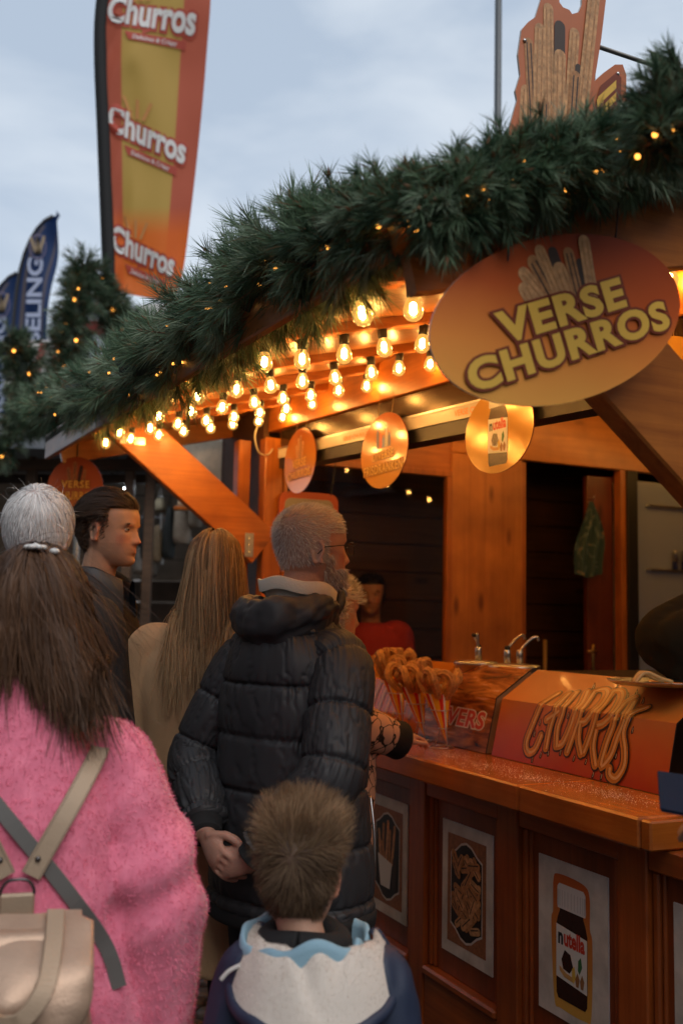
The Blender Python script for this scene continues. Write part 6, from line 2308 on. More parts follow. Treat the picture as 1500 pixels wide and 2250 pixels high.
    stuff(mk('coat_pile', A, Fz, attr_mat('pink_pile', rough=.85, spec=.1), ct, False, np.clip(C, .01, 1)))
    trousers(p, M_trs)
    shoes(p, M_shoe)
    # ---- backpack: a thing of its own, carried on her back
    bv = BVHTree.FromPolygons([tuple(q) for q in V], [tuple(q) for q in F])
    b = thing('backpack', 'bronze metallic leather backpack on the pink coat', 'backpack', p.root.location, p.root.rotation_euler.z)
    lm = mat('bronze_leather', (.46, .31, .22), .36, .35, noise=.10, nscale=18, bump=.25, bscale=260)
    lm2 = mat('bronze_strap', (.40, .29, .20), .45, .25, bump=.2, bscale=300)
    gun = mat('gunmetal', (.12, .11, .11), .3, .9)
    def on_back(x, z, off=.006):
        hit = bv.ray_cast(Vector((x, -.9, z)), Vector((0, 1, 0)))[0]
        y = hit.y if hit else -.17
        return np.array([x, y - off, z])
    def strap(pts, w, name, m, off=.008, th=.005, n=50):
        P2 = smooth_path(pts, n)
        P = np.array([on_back(x, z, off) for x, z in P2])
        for _ in range(4):
            P[1:-1, 1] = np.minimum(P[1:-1, 1], (P[:-2, 1] + P[1:-1, 1] + P[2:, 1]) / 3)
        T = np.gradient(P, axis=0)
        T /= np.linalg.norm(T, axis=1)[:, None]
        S_ = np.cross(T, np.array([0, -1.0, 0]))
        S_ /= np.linalg.norm(S_, axis=1)[:, None]
        O_ = np.cross(S_, T)
        O_ *= np.sign(-O_[:, 1:2])
        sec = [(-1, 0), (-.92, 1), (.92, 1), (1, 0), (.92, -1), (-.92, -1)]
        V_ = np.stack([P + S_ * a_ * w / 2 + O_ * (b_ * th / 2) for a_, b_ in sec], 1).reshape(-1, 3)
        F_ = [tuple(f) for f in grid_faces(n, 6)] + [tuple(range(5, -1, -1)), tuple(range((n - 1) * 6, n * 6))]
        so = mk(name, V_, F_, m, b, False)
        if name == 'shoulder_strap':
            for sg in (-1, 1):
                tube = tube_np(P + S_ * sg * w * .40 + O_ * (th / 2 + .0003), .0007, 5)
                mk('stitching', tube[0], tube[1], mat('strap_thread', (.20, .14, .10), .7), so)
        return P
    strap([(.020, 1.065), (.050, 1.12), (.095, 1.20), (.122, 1.25), (.126, 1.262)], .034, 'shoulder_strap', lm2, off=.015)
    strap([(-.020, 1.065), (-.050, 1.12), (-.095, 1.20), (-.122, 1.25), (-.126, 1.262)], .034, 'shoulder_strap', lm2, off=.017)
    for x in (.030, -.030):
        V_, F_ = lathe_np([(0, .003), (.004, .002), (.005, 0)], 10)
        q = on_back(x, 1.092, .021)
        mk('rivet', V_ @ np.array(Matrix.Rotation(math.pi / 2, 3, 'X')).T + q, F_, gun, b, True)
    # ring joining the straps
    y0 = on_back(0, 1.04, .02)[1]
    MB().tube(smooth_path([(-.026, y0, 1.038), (-.018, y0, 1.058), (0, y0 - .002, 1.062), (.018, y0, 1.058), (.026, y0, 1.038), (.0, y0, 1.034)], 30, True), .0028, 8).build('ring', gun, b, True)
    MB().box((-.028, y0 - .006, 1.00), (.028, y0 + .006, 1.040), .004).build('tab', lm2, b)
    yb = on_back(0, .90, 0)[1]
    # bag body and flap
    V_, N_, F_ = remesh([loft([(0, yb - .062, .66, .11, .065), (0, yb - .065, .68, .122, .075), (0, yb - .066, .80, .126, .078), (0, yb - .055, .92, .108, .062), (0, yb - .042, .985, .085, .045), (0, yb - .040, .995, .075, .035)], 60, 40, 2.8)], .006, 3)
    V_ = fold_disp(V_, N_, .009, 9, 31.0, .7)
    mk('bag', V_, F_, lm, b, True)
    fl_ = []
    nr, nc = 34, 40
    for i in range(nr):
        f = i / (nr - 1)
        for j in range(nc):
            t_ = j / (nc - 1) * 2 - 1
            lim = .122 * (1 - max(0, (f - .45) / .55) ** 2.2) ** .5 if f < 1 else .004
            lim = max(lim, .012) * (1 if f > .06 else .85)
            x = t_ * lim
            z = 1.014 - f * .185
            bulge = .158 * (math.sin(min(1, f * 1.5 + .12) * math.pi / 2)) * (1 - .16 * abs(x / .125) ** 2.5)
            fold = .006 * math.sin(x * 60 + f * 3) * (1 - f) + .005 * mnoise.noise(Vector((x * 22, f * 5, 1)))
            fl_.append((x, yb - bulge - .010 - fold, z))
    A_ = np.array(fl_)
    B_ = A_ + np.array([0, .006, 0])
    Fg = [tuple(q) for q in grid_faces(nr, nc, False)]
    edge = [i * nc for i in range(nr)] + [(nr - 1) * nc + j for j in range(nc)] + [i * nc + nc - 1 for i in range(nr - 1, -1, -1)]
    Fe = [(edge[i], edge[i + 1], edge[i + 1] + nr * nc, edge[i] + nr * nc) for i in range(len(edge) - 1)]
    mk('flap', np.vstack([A_, B_]), Fg + [tuple(x + nr * nc for x in q[::-1]) for q in Fg] + Fe, lm, b, True)
    # carrying loop hanging over the flap, flap closure
    def flap_y(x, z):
        f = (1.014 - z) / .185
        return yb - .158 * math.sin(min(1, f * 1.5 + .12) * math.pi / 2) * (1 - .16 * abs(x / .125) ** 2.5) - .016
    P = smooth_path([(-.062, yb - .05, 1.022), (-.060, flap_y(-.06, .98) - .004, .985), (-.050, flap_y(-.05, .94) - .006, .94), (-.022, flap_y(0, .905) - .008, .905), (.0, flap_y(0, .90) - .008, .898), (.022, flap_y(0, .905) - .008, .905), (.050, flap_y(.05, .94) - .006, .94), (.060, flap_y(.06, .98) - .004, .985), (.062, yb - .05, 1.022)], 60)
    T = np.gradient(P, axis=0)
    T /= np.linalg.norm(T, axis=1)[:, None]
    S_ = np.cross(T, np.array([0, -1.0, 0]))
    S_ /= np.linalg.norm(S_, axis=1)[:, None]
    sec = [(-1, 0), (-.9, 1), (.9, 1), (1, 0), (.9, -1), (-.9, -1)]
    V_ = np.stack([P + S_ * a_ * .014 + np.array([0, -1, 0]) * (b_ * .003) for a_, b_ in sec], 1).reshape(-1, 3)
    mk('carry_loop', V_, [tuple(f) for f in grid_faces(60, 6)], lm2, b)
    MB().box((-.032, flap_y(0, .85) - .008, .822), (.032, flap_y(0, .85) - .001, .872), .004).build('closure', lm2, b)
    MB().tube(smooth_path([(-.11, flap_y(.1, .83), .832), (-.04, flap_y(0, .83) - .004, .824), (.04, flap_y(0, .83) - .004, .824), (.11, flap_y(.1, .83), .832)], 30), .005, 8).build('drawcord', M_black, b, True)
    # grey strap of a shoulder bag crossing below the pack's straps
    s = thing('bag_strap', 'grey shoulder-bag strap crossing the pink coat under the backpack', 'strap', p.root.location, p.root.rotation_euler.z)
    bb = b
    b = s
    strap([(-.125, 1.262), (-.09, 1.23), (.0, 1.13), (.09, 1.02), (.15, .93), (.175, .86)], .026, 'strap', mat('grey_strap', (.20, .19, .18), .35, .3), off=.0085, th=.003)
pink_woman()

# ------------------------------------------------------------------ boy with spiky brown hair
def boy():
    hm = lambda L: (((L[:, 2] > .045) & (L[:, 1] < -.035)) | ((L[:, 2] > .145) & (L[:, 1] < .03)) | (L[:, 2] > .17)).astype(float) * .9
    p = person('small boy with spiky brown hair in a navy jacket with cream fleece hood', -.030, 1.86, -6, 1.150, (.52, .29, .20), -3, 2, 1, hair_mask=hm, hair_col=(.085, .052, .036), head_off=(-.036, .025), voxel=.0045, child=True, head_scale=.93)
    msk = lambda P: (((P[:, 2] > .045) & (P[:, 1] < -.035)) | ((P[:, 2] > .145) & (P[:, 1] < .03)) | (P[:, 2] > .175)).astype(float)
    R, N = head_pts(p, 9000, msk, 71)
    g = np.random.default_rng(72)
    wh = np.array([.0, -.092, .165])
    fl = R - wh
    fl -= N * (fl * N).sum(1)[:, None]
    d = np.linalg.norm(fl, axis=1)
    fl /= d[:, None] + 1e-6
    top = np.clip((R[:, 2] - .165) / .05, 0, 1)
    c = jcol((.135, .078, .048), len(R), 73, .35, (.36, .23, .13))
    c = c * (1 - .45 * (1 - top))[:, None] + np.array([.05, .03, .012]) * top[:, None]
    ln = np.interp(R[:, 2], [.04, .10, .17, .21], [.014, .024, .038, .056]) * g.uniform(.75, 1.15, len(R))
    di = fl * (1 - .35 * top)[:, None] + N * (.16 + .85 * top)[:, None] + np.array([0, 0, 1]) * (.6 * top)[:, None]
    pull = np.where(top[:, None] > .3, np.array([[0, .05, .35]]), np.array([[0, 0, -.7]]))
    h = strands(R + N * .001, di, ln, 5, .0011, c, pull=pull, bend=.12, wild=.12, off=.001, rad=(.080, .098, .100), seed=9, clump=120, taper=.2)
    add_hair(p, [h], 'hair', HAIRM)
    nav = mat('navy_jacket', (.018, .028, .060), .55, bump=.2, bscale=500)
    rings = [(0, 0, .42, .150, .12), (0, 0, .46, .156, .125), (0, 0, .62, .150, .125), (0, 0, .76, .142, .118), (0, -.005, .83, .122, .105), (-.008, -.005, .88, .092, .085), (-.014, 0, .915, .07, .068)]
    V, N, F = remesh(coat_parts(p, rings, [.054, .056, .054, .050, .044]), .007, 5)
    V = fold_disp(V, N, .006, 13, 14.0)
    jk = mk('jacket', V, F, nav, p.root, True)
    # dark scarf round the neck
    V, F = limb([(math.sin(a) * .066 - .024, -math.cos(a) * .060 + .008, .925 + .006 * math.cos(2 * a)) for a in np.linspace(0, 2 * math.pi, 20)], [.024] * 20, 60, 16)
    mk('neck_warmer', V, F, mat('black_knit', (.010, .010, .011), .9, bump=.4, bscale=250), p.root, True)
    # pale blue inner collar, wavy
    n2 = 90
    a = np.linspace(-1, 1, n2) * math.radians(140)
    rows = []
    for z_, rr in ((.890, .090), (.905, .100), (.925, .101), (.938, .106), (.937, .112), (.922, .115), (.900, .115)):
        wv = .016 * np.sin(a * 2.3 + .9) * (z_ > .90) + .006 * np.sin(a * 7)
        rows.append(np.c_[np.sin(a) * (rr + .010 * np.sin(a * 3.3)) - .012, -np.cos(a) * rr * .95 - .004, z_ + wv + .010 * (np.abs(a) > 1.0)])
    mk('inner_collar', np.vstack(rows), [tuple(f) for f in grid_faces(len(rows), n2, False)], mat('pale_blue_cotton', (.26, .42, .52), .85, bump=.25, bscale=400), jk, True)
    # fleece-lined hood laid open over the back
    n_, k_ = 80, 44
    ph = np.linspace(-1, 1, n_) * math.radians(104)
    V = np.zeros((k_, n_, 3))
    for i in range(k_):
        f = i / (k_ - 1)
        for j, a in enumerate(ph):
            bk = max(0, math.cos(a * .8))
            r_ = .090 + f * (.020 + .050 * bk)
            z_ = .936 - f ** 1.35 * (.020 + .088 * bk) + .020 * math.sin(f * math.pi) * (1 + .4 * math.sin(a * 2 + 1))
            fold = .022 * math.exp(-((a + .25 - f * .5) / .13) ** 2) * math.sin(f * math.pi) + .016 * math.exp(-((a - .55 + f * .3) / .16) ** 2) * math.sin(f * math.pi)
            V[i, j] = (math.sin(a) * (r_ + .014 * abs(math.sin(a))), -math.cos(a) * r_ + .0, z_ - fold + .006 * mnoise.noise(Vector((a * 3, f * 3, 0))))
    top_ = V.reshape(-1, 3)
    bot = top_ + np.array([0, .012, -.020])
    Fg = [tuple(q) for q in grid_faces(k_, n_, False)]
    fl_ = attr_mat('cream_fleece', rough=.95, spec=.1, sheen=.3, bump=.25, bscale=120)
    col = np.array([.70, .62, .55])[None] * (1 + .06 * fbm(top_, 14, 1.0))[:, None]
    lin = mk('hood_lining', top_, Fg, fl_, jk, True, col)
    tri = np.array(Fg)
    Nn = np.tile(np.array([0, -.35, .93]), (len(top_), 1))
    A, Fz, C = fuzz(top_, Nn, tri, 9000, .004, .0010, (.74, .66, .59), 75, .1)
    C = np.array([.74, .66, .59])[None] * (.8 + .2 * C / np.array([.74, .66, .59]))
    stuff(mk('fleece_pile', A, Fz, attr_mat('cream_pile', rough=.9, spec=.1), lin, False, C))
    mk('hood_shell', bot, Fg, nav, jk, True)
    rim = np.vstack([V[:, 0][::1], V[-1], V[:, -1][::-1]]) + np.array([0, .004, -.010])
    V_, F_ = tube_np(smooth_path(rim[::4], 140), .0125, 10)
    mk('hood_rim', V_, F_, nav, jk, True)
    V_, F_ = tube_np(smooth_path([(-.125, -.06, .895), (-.142, -.070, .888), (-.155, -.075, .874)], 12), [.004] * 12, 8)
    mk('hood_toggle', V_, F_, mat('pale_cord', (.5, .46, .44), .8), jk, True)
    V, N, F = remesh([limb([(sd * .055, 0, .52), (sd * .065, 0, .40), (sd * .07, 0, .06)], [.075, .068, .055], 30, 20) for sd in (-1, 1)], .009, 2)
    mk('trousers', V, F, M_trs, p.root, True)
    for sd in (-1, 1):
        V, F = blob((sd * .06, .03, .036), (.036, .09, .034))
        mk('shoe', V, F, M_shoe, p.root, True)
boy()

# ------------------------------------------------------------------ older customer leaning on the counter in a patterned sleeve
def older_customer():
    _r = Matrix.Rotation(math.radians(46), 3, 'Z')
    loc = lambda X, Y, Z: tuple(_r @ Vector((X + .060, Y - 3.36, Z)))
    arms = {'R': dict(elbow=loc(.040, 3.20, 1.170), wrist=loc(.190, 3.335, 1.112), d=loc(.10, 3.49, .01), pn=(0, 0, 1), curl=.35),
            'L': dict(elbow=(-.23, .0, 1.06), wrist=(-.16, .16, .90), d=(.2, .9, -.3), pn=(-1, 0, .2), curl=.4)}
    hm = lambda L: ((L[:, 2] > .05) & ((L[:, 1] < .03) | (L[:, 2] > .16))).astype(float) * .9
    p = person('short white-haired customer with a patterned sleeve leaning on the counter behind the puffer jacket', -.060, 3.36, -46, 1.645, (.52, .29, .20), -20, -4, 0, arms, hair_mask=hm, hair_col=(.5, .46, .42), voxel=.006)
    msk = lambda P: (((P[:, 2] > .05) & (P[:, 1] < .03)) | (P[:, 2] > .15)).astype(float)
    R, N = head_pts(p, 3500, msk, 81)
    h = strands(R, N, .032, 4, .0016, jcol((.62, .58, .54), len(R), 82, .2), pull=(0, 0, -.3), bend=.15, wild=.25, off=.01, seed=11, clump=200)
    add_hair(p, [h], 'hair', HAIRM)
    m, nt, b, o = _nm('peach_line_print')
    t = nt.nodes.new('ShaderNodeTexCoord')
    nz = nt.nodes.new('ShaderNodeTexNoise')
    nz.inputs['Scale'].default_value = 9
    nt.links.new(t.outputs['Object'], nz.inputs['Vector'])
    ad = nt.nodes.new('ShaderNodeMix')
    ad.data_type = 'RGBA'
    ad.inputs['Factor'].default_value = .12
    nt.links.new(t.outputs['Object'], ad.inputs['A'])
    nt.links.new(nz.outputs['Color'], ad.inputs['B'])
    vo = nt.nodes.new('ShaderNodeTexVoronoi')
    vo.feature = 'DISTANCE_TO_EDGE'
    vo.inputs['Scale'].default_value = 26
    nt.links.new(ad.outputs['Result'], vo.inputs['Vector'])
    r = nt.nodes.new('ShaderNodeValToRGB')
    r.color_ramp.elements[0].position = .035
    r.color_ramp.elements[0].color = (.012, .010, .010, 1)
    r.color_ramp.elements[1].position = .06
    r.color_ramp.elements[1].color = (.62, .36, .24, 1)
    nt.links.new(vo.outputs['Distance'], r.inputs['Fac'])
    nt.links.new(r.outputs['Color'], b.inputs['Base Color'])
    b.inputs['Roughness'].default_value = .8
    rings = [(0, 0, .72, .20, .14), (0, 0, .90, .205, .15), (0, 0, 1.1, .205, .15), (0, -.01, 1.24, .20, .14), (0, -.01, 1.32, .16, .115), (0, -.01, 1.37, .09, .085)]
    V, N, F = remesh(coat_parts(p, rings, [.070, .070, .070, .066, .056]), .008, 4)
    V = fold_disp(V, N, .006, 12, 3.0)
    mk('blouse', V, F, m, p.root, True)
    # dark wide cuff
    S_, El, Wr = p.arms['R']
    We = El + (Wr - El) * .80
    V, F = limb([We, El * .1 + Wr * .9, Wr + (Wr - El) * .10], [.062, .060, .064], 14, 28)
    mk('cuff', V, F, mat('black_cuff', (.008, .008, .009), .9), p.root, True)
    trousers(p, M_trs)
    shoes(p, M_shoe)
older_customer()

# ------------------------------------------------------------------ man in a red shirt inside the store
def seller():
    w = h2w(.88, 2.85, .05)
    hm = lambda L: (((L[:, 2] > .06) & (L[:, 1] < .02)) | (L[:, 2] > .175)).astype(float)
    p = person('man in a red shirt standing in the dark store behind the window', w[0], w[1], 172, 1.71, (.42, .22, .14), 4, 0, 0, hair_mask=hm, hair_col=(.015, .01, .008), voxel=.006, z0=.05, stubble=.7)
    eyes(p)
    msk = lambda P: (((P[:, 2] > .07) & (P[:, 1] < .01)) | (P[:, 2] > .18)).astype(float)
    R, N = head_pts(p, 2000, msk, 91)
    add_hair(p, [strands(R, N, .02, 3, .002, jcol((.015, .01, .008), len(R), 92), pull=(0, 0, -.3), wild=.2, off=.005, seed=2)], 'hair', HAIRM)
    rings = [(0, 0, .80, .19, .13), (0, 0, 1.0, .20, .14), (0, 0, 1.2, .21, .145), (0, -.005, 1.33, .20, .13), (0, -.01, 1.39, .15, .11), (0, -.01, 1.43, .085, .08)]
    V, N, F = remesh(coat_parts(p, rings, [.075, .070, .064, .056, .05]), .009, 4)
    V = fold_disp(V, N, .006, 11, 6.0)
    mk('shirt', V, F, mat('red_cotton', (.40, .03, .02), .85), p.root, True)
    trousers(p, M_trs)
    shoes(p, M_shoe)
seller()

# ------------------------------------------------------------------ vendor at the fryer, elbow raised
def vendor():
    e0 = at_y(1447, 1398, 3.05)
    R_ = Matrix.Rotation(math.radians(90), 3, 'Z')
    X, Y = 1.52, 3.10
    loc = np.array(R_.transposed() @ Vector((e0[0] - X, e0[1] - Y, e0[2] - .24)))
    # facing -x: local y axis points to world -x
    arms = {'R': dict(elbow=tuple(loc), wrist=(loc[0] - .05, loc[1] - .24, loc[2] - .24), d=(-.3, -1, -.5), pn=(1, 0, 0), curl=.5),
            'L': dict(elbow=tuple(loc + np.array([-.05, -.02, -.02])), wrist=(-.12, .16, 1.28), d=(.4, -.4, -.8), pn=(-1, .2, 0), curl=.5)}
    p = person('vendor in a dark olive sweater bending an arm beside the fridge', X, Y, 90, 1.80, (.5, .29, .2), 0, 0, 0, arms, voxel=.008, z0=.24)
    MB().box((-.35, -.35, -.19), (.35, .30, -.001), .01).build('step', W_brown, p.root)
    rings = [(0, 0, .82, .20, .14), (0, 0, 1.0, .205, .145), (0, 0, 1.2, .215, .15), (0, -.005, 1.38, .22, .145), (0, -.01, 1.45, .17, .12), (0, -.01, 1.50, .085, .08)]
    V, N, F = remesh(coat_parts(p, rings, [.085, .082, .070, .062, .052]), .009, 4)
    V = fold_disp(V, N, .006, 11, 16.0)
    mk('sweater', V, F, mat('dark_olive_knit', (.014, .011, .006), .9, spec=.15, bump=.3, bscale=300), p.root, True)
    msk = lambda P: (((P[:, 2] > .07) & (P[:, 1] < .01)) | (P[:, 2] > .18)).astype(float)
    R, N = head_pts(p, 2000, msk, 95)
    add_hair(p, [strands(R, N, .02, 3, .002, jcol((.03, .02, .012), len(R), 92), pull=(0, 0, -.3), wild=.2, off=.005, seed=2)], 'hair', HAIRM)
    trousers(p, M_trs)
    shoes(p, M_shoe)
vendor()

# ------------------------------------------------------------------ customer at the picture edge holding a tablet
def tablet_customer():
    X, Y = .98, 1.52
    tip = at_y(1446, 1705, 1.86)
    c0 = at_y(1530, 1765, 1.72)
    arms = {'L': dict(elbow=(-.24, .06, 1.10), wrist=(-.20, .27, 1.150), d=(-.65, .75, .22), pn=(-.3, -.4, .85), curl=.38)}
    p = person('customer in a grey coat at the picture edge holding up a tablet', X, Y, 14, 1.70, (.52, .30, .21), 0, 8, 0, arms, voxel=.006)
    rings = [(0, 0, .72, .20, .14), (0, 0, .90, .205, .15), (0, 0, 1.1, .21, .15), (0, -.01, 1.28, .21, .14), (0, -.01, 1.38, .16, .115), (0, -.01, 1.43, .09, .085)]
    V, N, F = remesh(coat_parts(p, rings, [.066, .062, .058, .052, .045]), .009, 4)
    mk('coat', V, F, mat('grey_wool', (.12, .12, .125), .9), p.root, True)
    msk = lambda P: (((P[:, 2] > .07) & (P[:, 1] < .01)) | (P[:, 2] > .18)).astype(float)
    R, N = head_pts(p, 2000, msk, 97)
    add_hair(p, [strands(R, N, .05, 4, .002, jcol((.08, .05, .03), len(R), 92), pull=(0, 0, -1), wild=.1, off=.008, seed=2)], 'hair', HAIRM)
    trousers(p, M_trs)
    shoes(p, M_shoe)
    # tablet: thin dark blue slab held in front of the hand
    a = at_y(1443, 1694, 1.86)
    b = at_y(1502, 1703, 1.80)
    cc = at_y(1512, 1795, 1.70)
    t = thing('tablet', 'dark blue tablet held over the counter end', 'tablet', a, 0)
    e1 = (b - a) * 2.1
    e2 = (cc - b)
    nn = np.cross(e1, e2)
    nn /= np.linalg.norm(nn)
    V = np.array([q + nn * d for d in (-.004, .004) for q in (np.zeros(3), e1, e1 + e2, e2)])
    o = mk('case', V, [(0, 1, 2, 3), (7, 6, 5, 4), (0, 4, 5, 1), (1, 5, 6, 2), (2, 6, 7, 3), (3, 7, 4, 0)], mat('navy_case', (.014, .028, .06), .8, spec=.1), t)
    bm = bmesh.new()
    bm.from_mesh(o.data)
    bmesh.ops.bevel(bm, geom=bm.edges[:], offset=.003, segments=2, affect='EDGES')
    bm.to_mesh(o.data)
    bm.free()
tablet_customer()
# ------------------------------------------------------------------ feather flags
def flag_mat(name, kind):
    m, nt, b, o = _nm(name)
    a = nt.nodes.new('ShaderNodeAttribute')
    a.attribute_name = 'col'
    nt.links.new(a.outputs['Color'], b.inputs['Base Color'])
    b.inputs['Roughness'].default_value = .7
    tr = nt.nodes.new('ShaderNodeBsdfTranslucent')
    nt.links.new(a.outputs['Color'], tr.inputs['Color'])
    ms = nt.nodes.new('ShaderNodeMixShader')
    ms.inputs[0].default_value = .45
    nt.links.new(b.outputs[0], ms.inputs[1])
    nt.links.new(tr.outputs[0], ms.inputs[2])
    nt.links.new(ms.outputs[0], o.inputs['Surface'])
    MATS[name] = m
    return m
def churros_flag():
    Y = 7.35
    base = at_y(247, 985, Y)
    t = thing('feather_flag', 'tall orange and yellow feather flag with Churros lettering behind the garland', 'flag', base)
    pl = np.array([at_y(x, y, Y) - base for x, y in ((249, 900), (248, 760), (240, 600), (228, 300), (221, 120), (224, 20), (240, -80), (275, -170), (330, -235))])
    pl = np.vstack([[pl[0][0], 0, -.02], pl])
    MB().tube(smooth_path(pl[:3], 12), .022, 10).build('pole', mat('white_pole', (.62, .62, .62), .4), t, True)
    MB().tube(smooth_path(pl[2:], 60), [.050] * 60, 10).build('pole_sleeve', mat('black_sleeve', (.010, .010, .011), .8), t, True)
    # cloth between the bent pole and the free edge, gently rippled
    left = [(247, 640), (240, 560), (234, 420), (229, 300), (224, 160), (222, 90), (226, 10), (244, -80), (280, -170), (330, -232)]
    right = [(382, 665), (402, 600), (418, 480), (432, 360), (446, 220), (455, 110), (463, 0), (462, -90), (440, -180), (380, -235)]
    nu, nv = 60, 150
    Lp = smooth_path(left, nv)
    Rp = smooth_path(right, nv)
    V, C, UV = [], [], []
    red, yel, org = np.array([.54, .115, .06]), np.array([.56, .35, .08]), np.array([.85, .16, .02])
    for i in range(nv):
        for j in range(nu):
            f = j / (nu - 1)
            q = Lp[i] * (1 - f) + Rp[i] * f
            rip = .09 * math.sin(f * 5 + i / nv * 7) * f * (1 - f) + .05 * mnoise.noise(Vector((f * 3, i / nv * 7, 2))) * min(1, f * 3) + .035 * math.sin((f * 4 - i / nv * 9) * 4) * math.exp(-f * 5) * min(1, f * 8)
            w = at_y(q[0], q[1], Y + rip + .12 * f) - base
            V.append(w)
            y = q[1]
            lo, hi = .20, .76
            c = yel if lo < f < hi else red
            if y > 455:
                k = min(1, (y - 455) / 60)
                c = c * (1 - k * .9) + org * k * .9
            C.append(c)
    V = np.array(V)
    fm = flag_mat('flag_cloth', 0)
    mk('cloth', V, grid_faces(nv, nu, False), fm, t, True, np.array(C))
    Gd = V.reshape(nv, nu, 3)
    def cloth_pt(f, y):
        i = np.interp(y, Lp[::-1, 1] * 0 + np.linspace(0, 1, nv)[::-1] * 0 + ((Lp[:, 1] + Rp[:, 1]) / 2)[::-1], np.arange(nv)[::-1].astype(float)) if False else np.interp(-y, -((Lp[:, 1] + Rp[:, 1]) / 2), np.arange(nv))
        i0 = int(min(nv - 2, max(0, math.floor(i))))
        j = f * (nu - 1)
        j0 = int(min(nu - 2, max(0, math.floor(j))))
        a, b_ = i - i0, j - j0
        q = (Gd[i0, j0] * (1 - b_) + Gd[i0, j0 + 1] * b_) * (1 - a) + (Gd[i0 + 1, j0] * (1 - b_) + Gd[i0 + 1, j0 + 1] * b_) * a
        return q
    def put(name, V2, F, d, m):
        P = np.array([cloth_pt(min(.99, max(.01, x)), y) + np.array([0, -d, 0]) for x, y in V2])
        mk(name, P, F, m, t, fixn=False)
    wh = mat('flag_white', (.70, .68, .66), .7)
    dr = mat('flag_dark_red', (.40, .050, .025), .7)
    for yb, sc in ((66, 1.0), (330, .92), (585, .86)):
        h = 62 * sc
        for nm, bo, mm, d in (('letter_outline', .12, dr, .010), ('lettering', .035, wh, .016)):
            V2, F = text_fit('Churros', .06, .88, 0, h * 1.05, bold=bo, shear=.1, ref=.035)
            V2 = np.c_[V2[:, 0], yb - V2[:, 1] + (V2[:, 0] - .5) * 34]
            put(nm, V2, F, d, mm)
        pl_ = [(.22, yb + 6), (.80, yb + 22), (.80, yb + 40), (.26, yb + 26)]
        g = [(pl_[0][0] + (pl_[1][0] - pl_[0][0]) * k / 12, pl_[0][1] + (pl_[1][1] - pl_[0][1]) * k / 12) for k in range(13)] + [(pl_[3][0] + (pl_[2][0] - pl_[3][0]) * k / 12, pl_[3][1] + (pl_[2][1] - pl_[3][1]) * k / 12) for k in range(13)]
        put('tagline_band', g, [(k, k + 1, k + 14, k + 13) for k in range(12)], .011, dr)
        V2, F = text_fit('Delicious & Crispy', .30, .72, 0, 13, bold=.01, shear=.2)
        V2 = np.c_[V2[:, 0], yb + 27 - V2[:, 1] + (V2[:, 0] - .3) * 24]
        put('lettering', V2, F, .017, wh)
        for k, (x0, x1) in enumerate(((.30, .22), (.36, .36), (.42, .50))):
            V2, F = ribbon2d([(x0, yb - h * 1.0), ((x0 + x1) / 2, yb - h * 1.35), (x1, yb - h * 1.7)], .028, 8)
            V2 = np.c_[V2[:, 0], V2[:, 1]]
            # width is in cloth fractions across and pixels up: keep the stroke upright
            P0 = [(x0 - .018, yb - h), (x0 + .018, yb - h), (x1 + .016, yb - h * 1.75), (x1 - .016, yb - h * 1.75)]
            put('churro_print', P0, [(0, 1, 2, 3)], .013 + .002 * k, mat('flag_churro', (.58, .25, .07), .7))
churros_flag()
def blue_flag(px_off, label, s, Y, word):
    base = at_y(45 + px_off, 1300, Y)
    base[2] = 0
    t = thing('feather_flag', label, 'flag', base, 0, 'blue feather flags')
    f = lambda x, y: at_y(45 + px_off + (x - 45) * s, 760 + (y - 760) * s, Y) - base
    edge = [(28, 780), (33, 700), (42, 620), (56, 560), (78, 512), (105, 482), (131, 471)]
    right = [(108, 780), (112, 690), (116, 620), (121, 570), (125, 530), (129, 495), (131.5, 472)]
    E_ = smooth_path(edge, 60)
    R_ = smooth_path(right, 60)
    MB().tube([(f(24, 780)[0], 0, .01)] + [f(*q) + np.array([-.01, 0, 0]) for q in E_[::6]], .022, 8).build('pole', mat('blue_black_pole', (.02, .02, .025), .5), t, True)
    V, C = [], []
    for i in range(60):
        for j in range(20):
            g = j / 19
            q = E_[i] * (1 - g) + R_[i] * g
            V.append(f(*q) + np.array([0, .12 * math.sin(g * 4 + i * .12) * g, 0]))
            c = np.array([.018, .045, .135])
            if (.15 < g < .22 or .80 < g < .87) and i < 45:
                c = np.array([.15, .12, .12])
            C.append(c)
    mk('cloth', np.array(V), grid_faces(60, 20, False), flag_mat('blue_cloth_%d' % px_off, 0), t, True, np.array(C))
    lt = mat('flag_pale_blue', (.42, .48, .66), .7)
    V2, F = text_fit(word, 0, 240, 0, 34, bold=.03)
    P = np.array([f(97 - y + (x) * .035 - 4, 812 - x) + np.array([0, -.10, 0]) for x, y in V2])
    mk('lettering', P, F, lt, t, fixn=False)
    gd = mat('flag_gold', (.36, .27, .17), .6)
    cc = poly_ellipse(90, 550, 19, 28, 0, 32)
    ring = np.vstack([cc, (cc - [90, 550]) * .86 + [90, 550]])
    mk('emblem_ring', np.array([f(*q) + np.array([0, -.11, 0]) for q in ring]), [(i, (i + 1) % 32, (i + 1) % 32 + 32, i + 32) for i in range(32)], mat('flag_ring', (.15, .13, .22), .6), t, fixn=False)
    b = MB()
    for st in ([(76, 532), (84, 555), (88, 566)], [(88, 566), (90, 545), (92, 535)], [(92, 535), (93, 555), (94, 566)], [(94, 566), (99, 548), (104, 530)]):
        V2, F = ribbon2d(st, 6, 8)
        b.add(np.c_[V2, np.zeros(len(V2))], F)
    V2, F = b.arrays()
    mk('emblem', np.array([f(q[0], q[1]) + np.array([0, -.12, 0]) for q in V2]), F, gd, t, fixn=False)
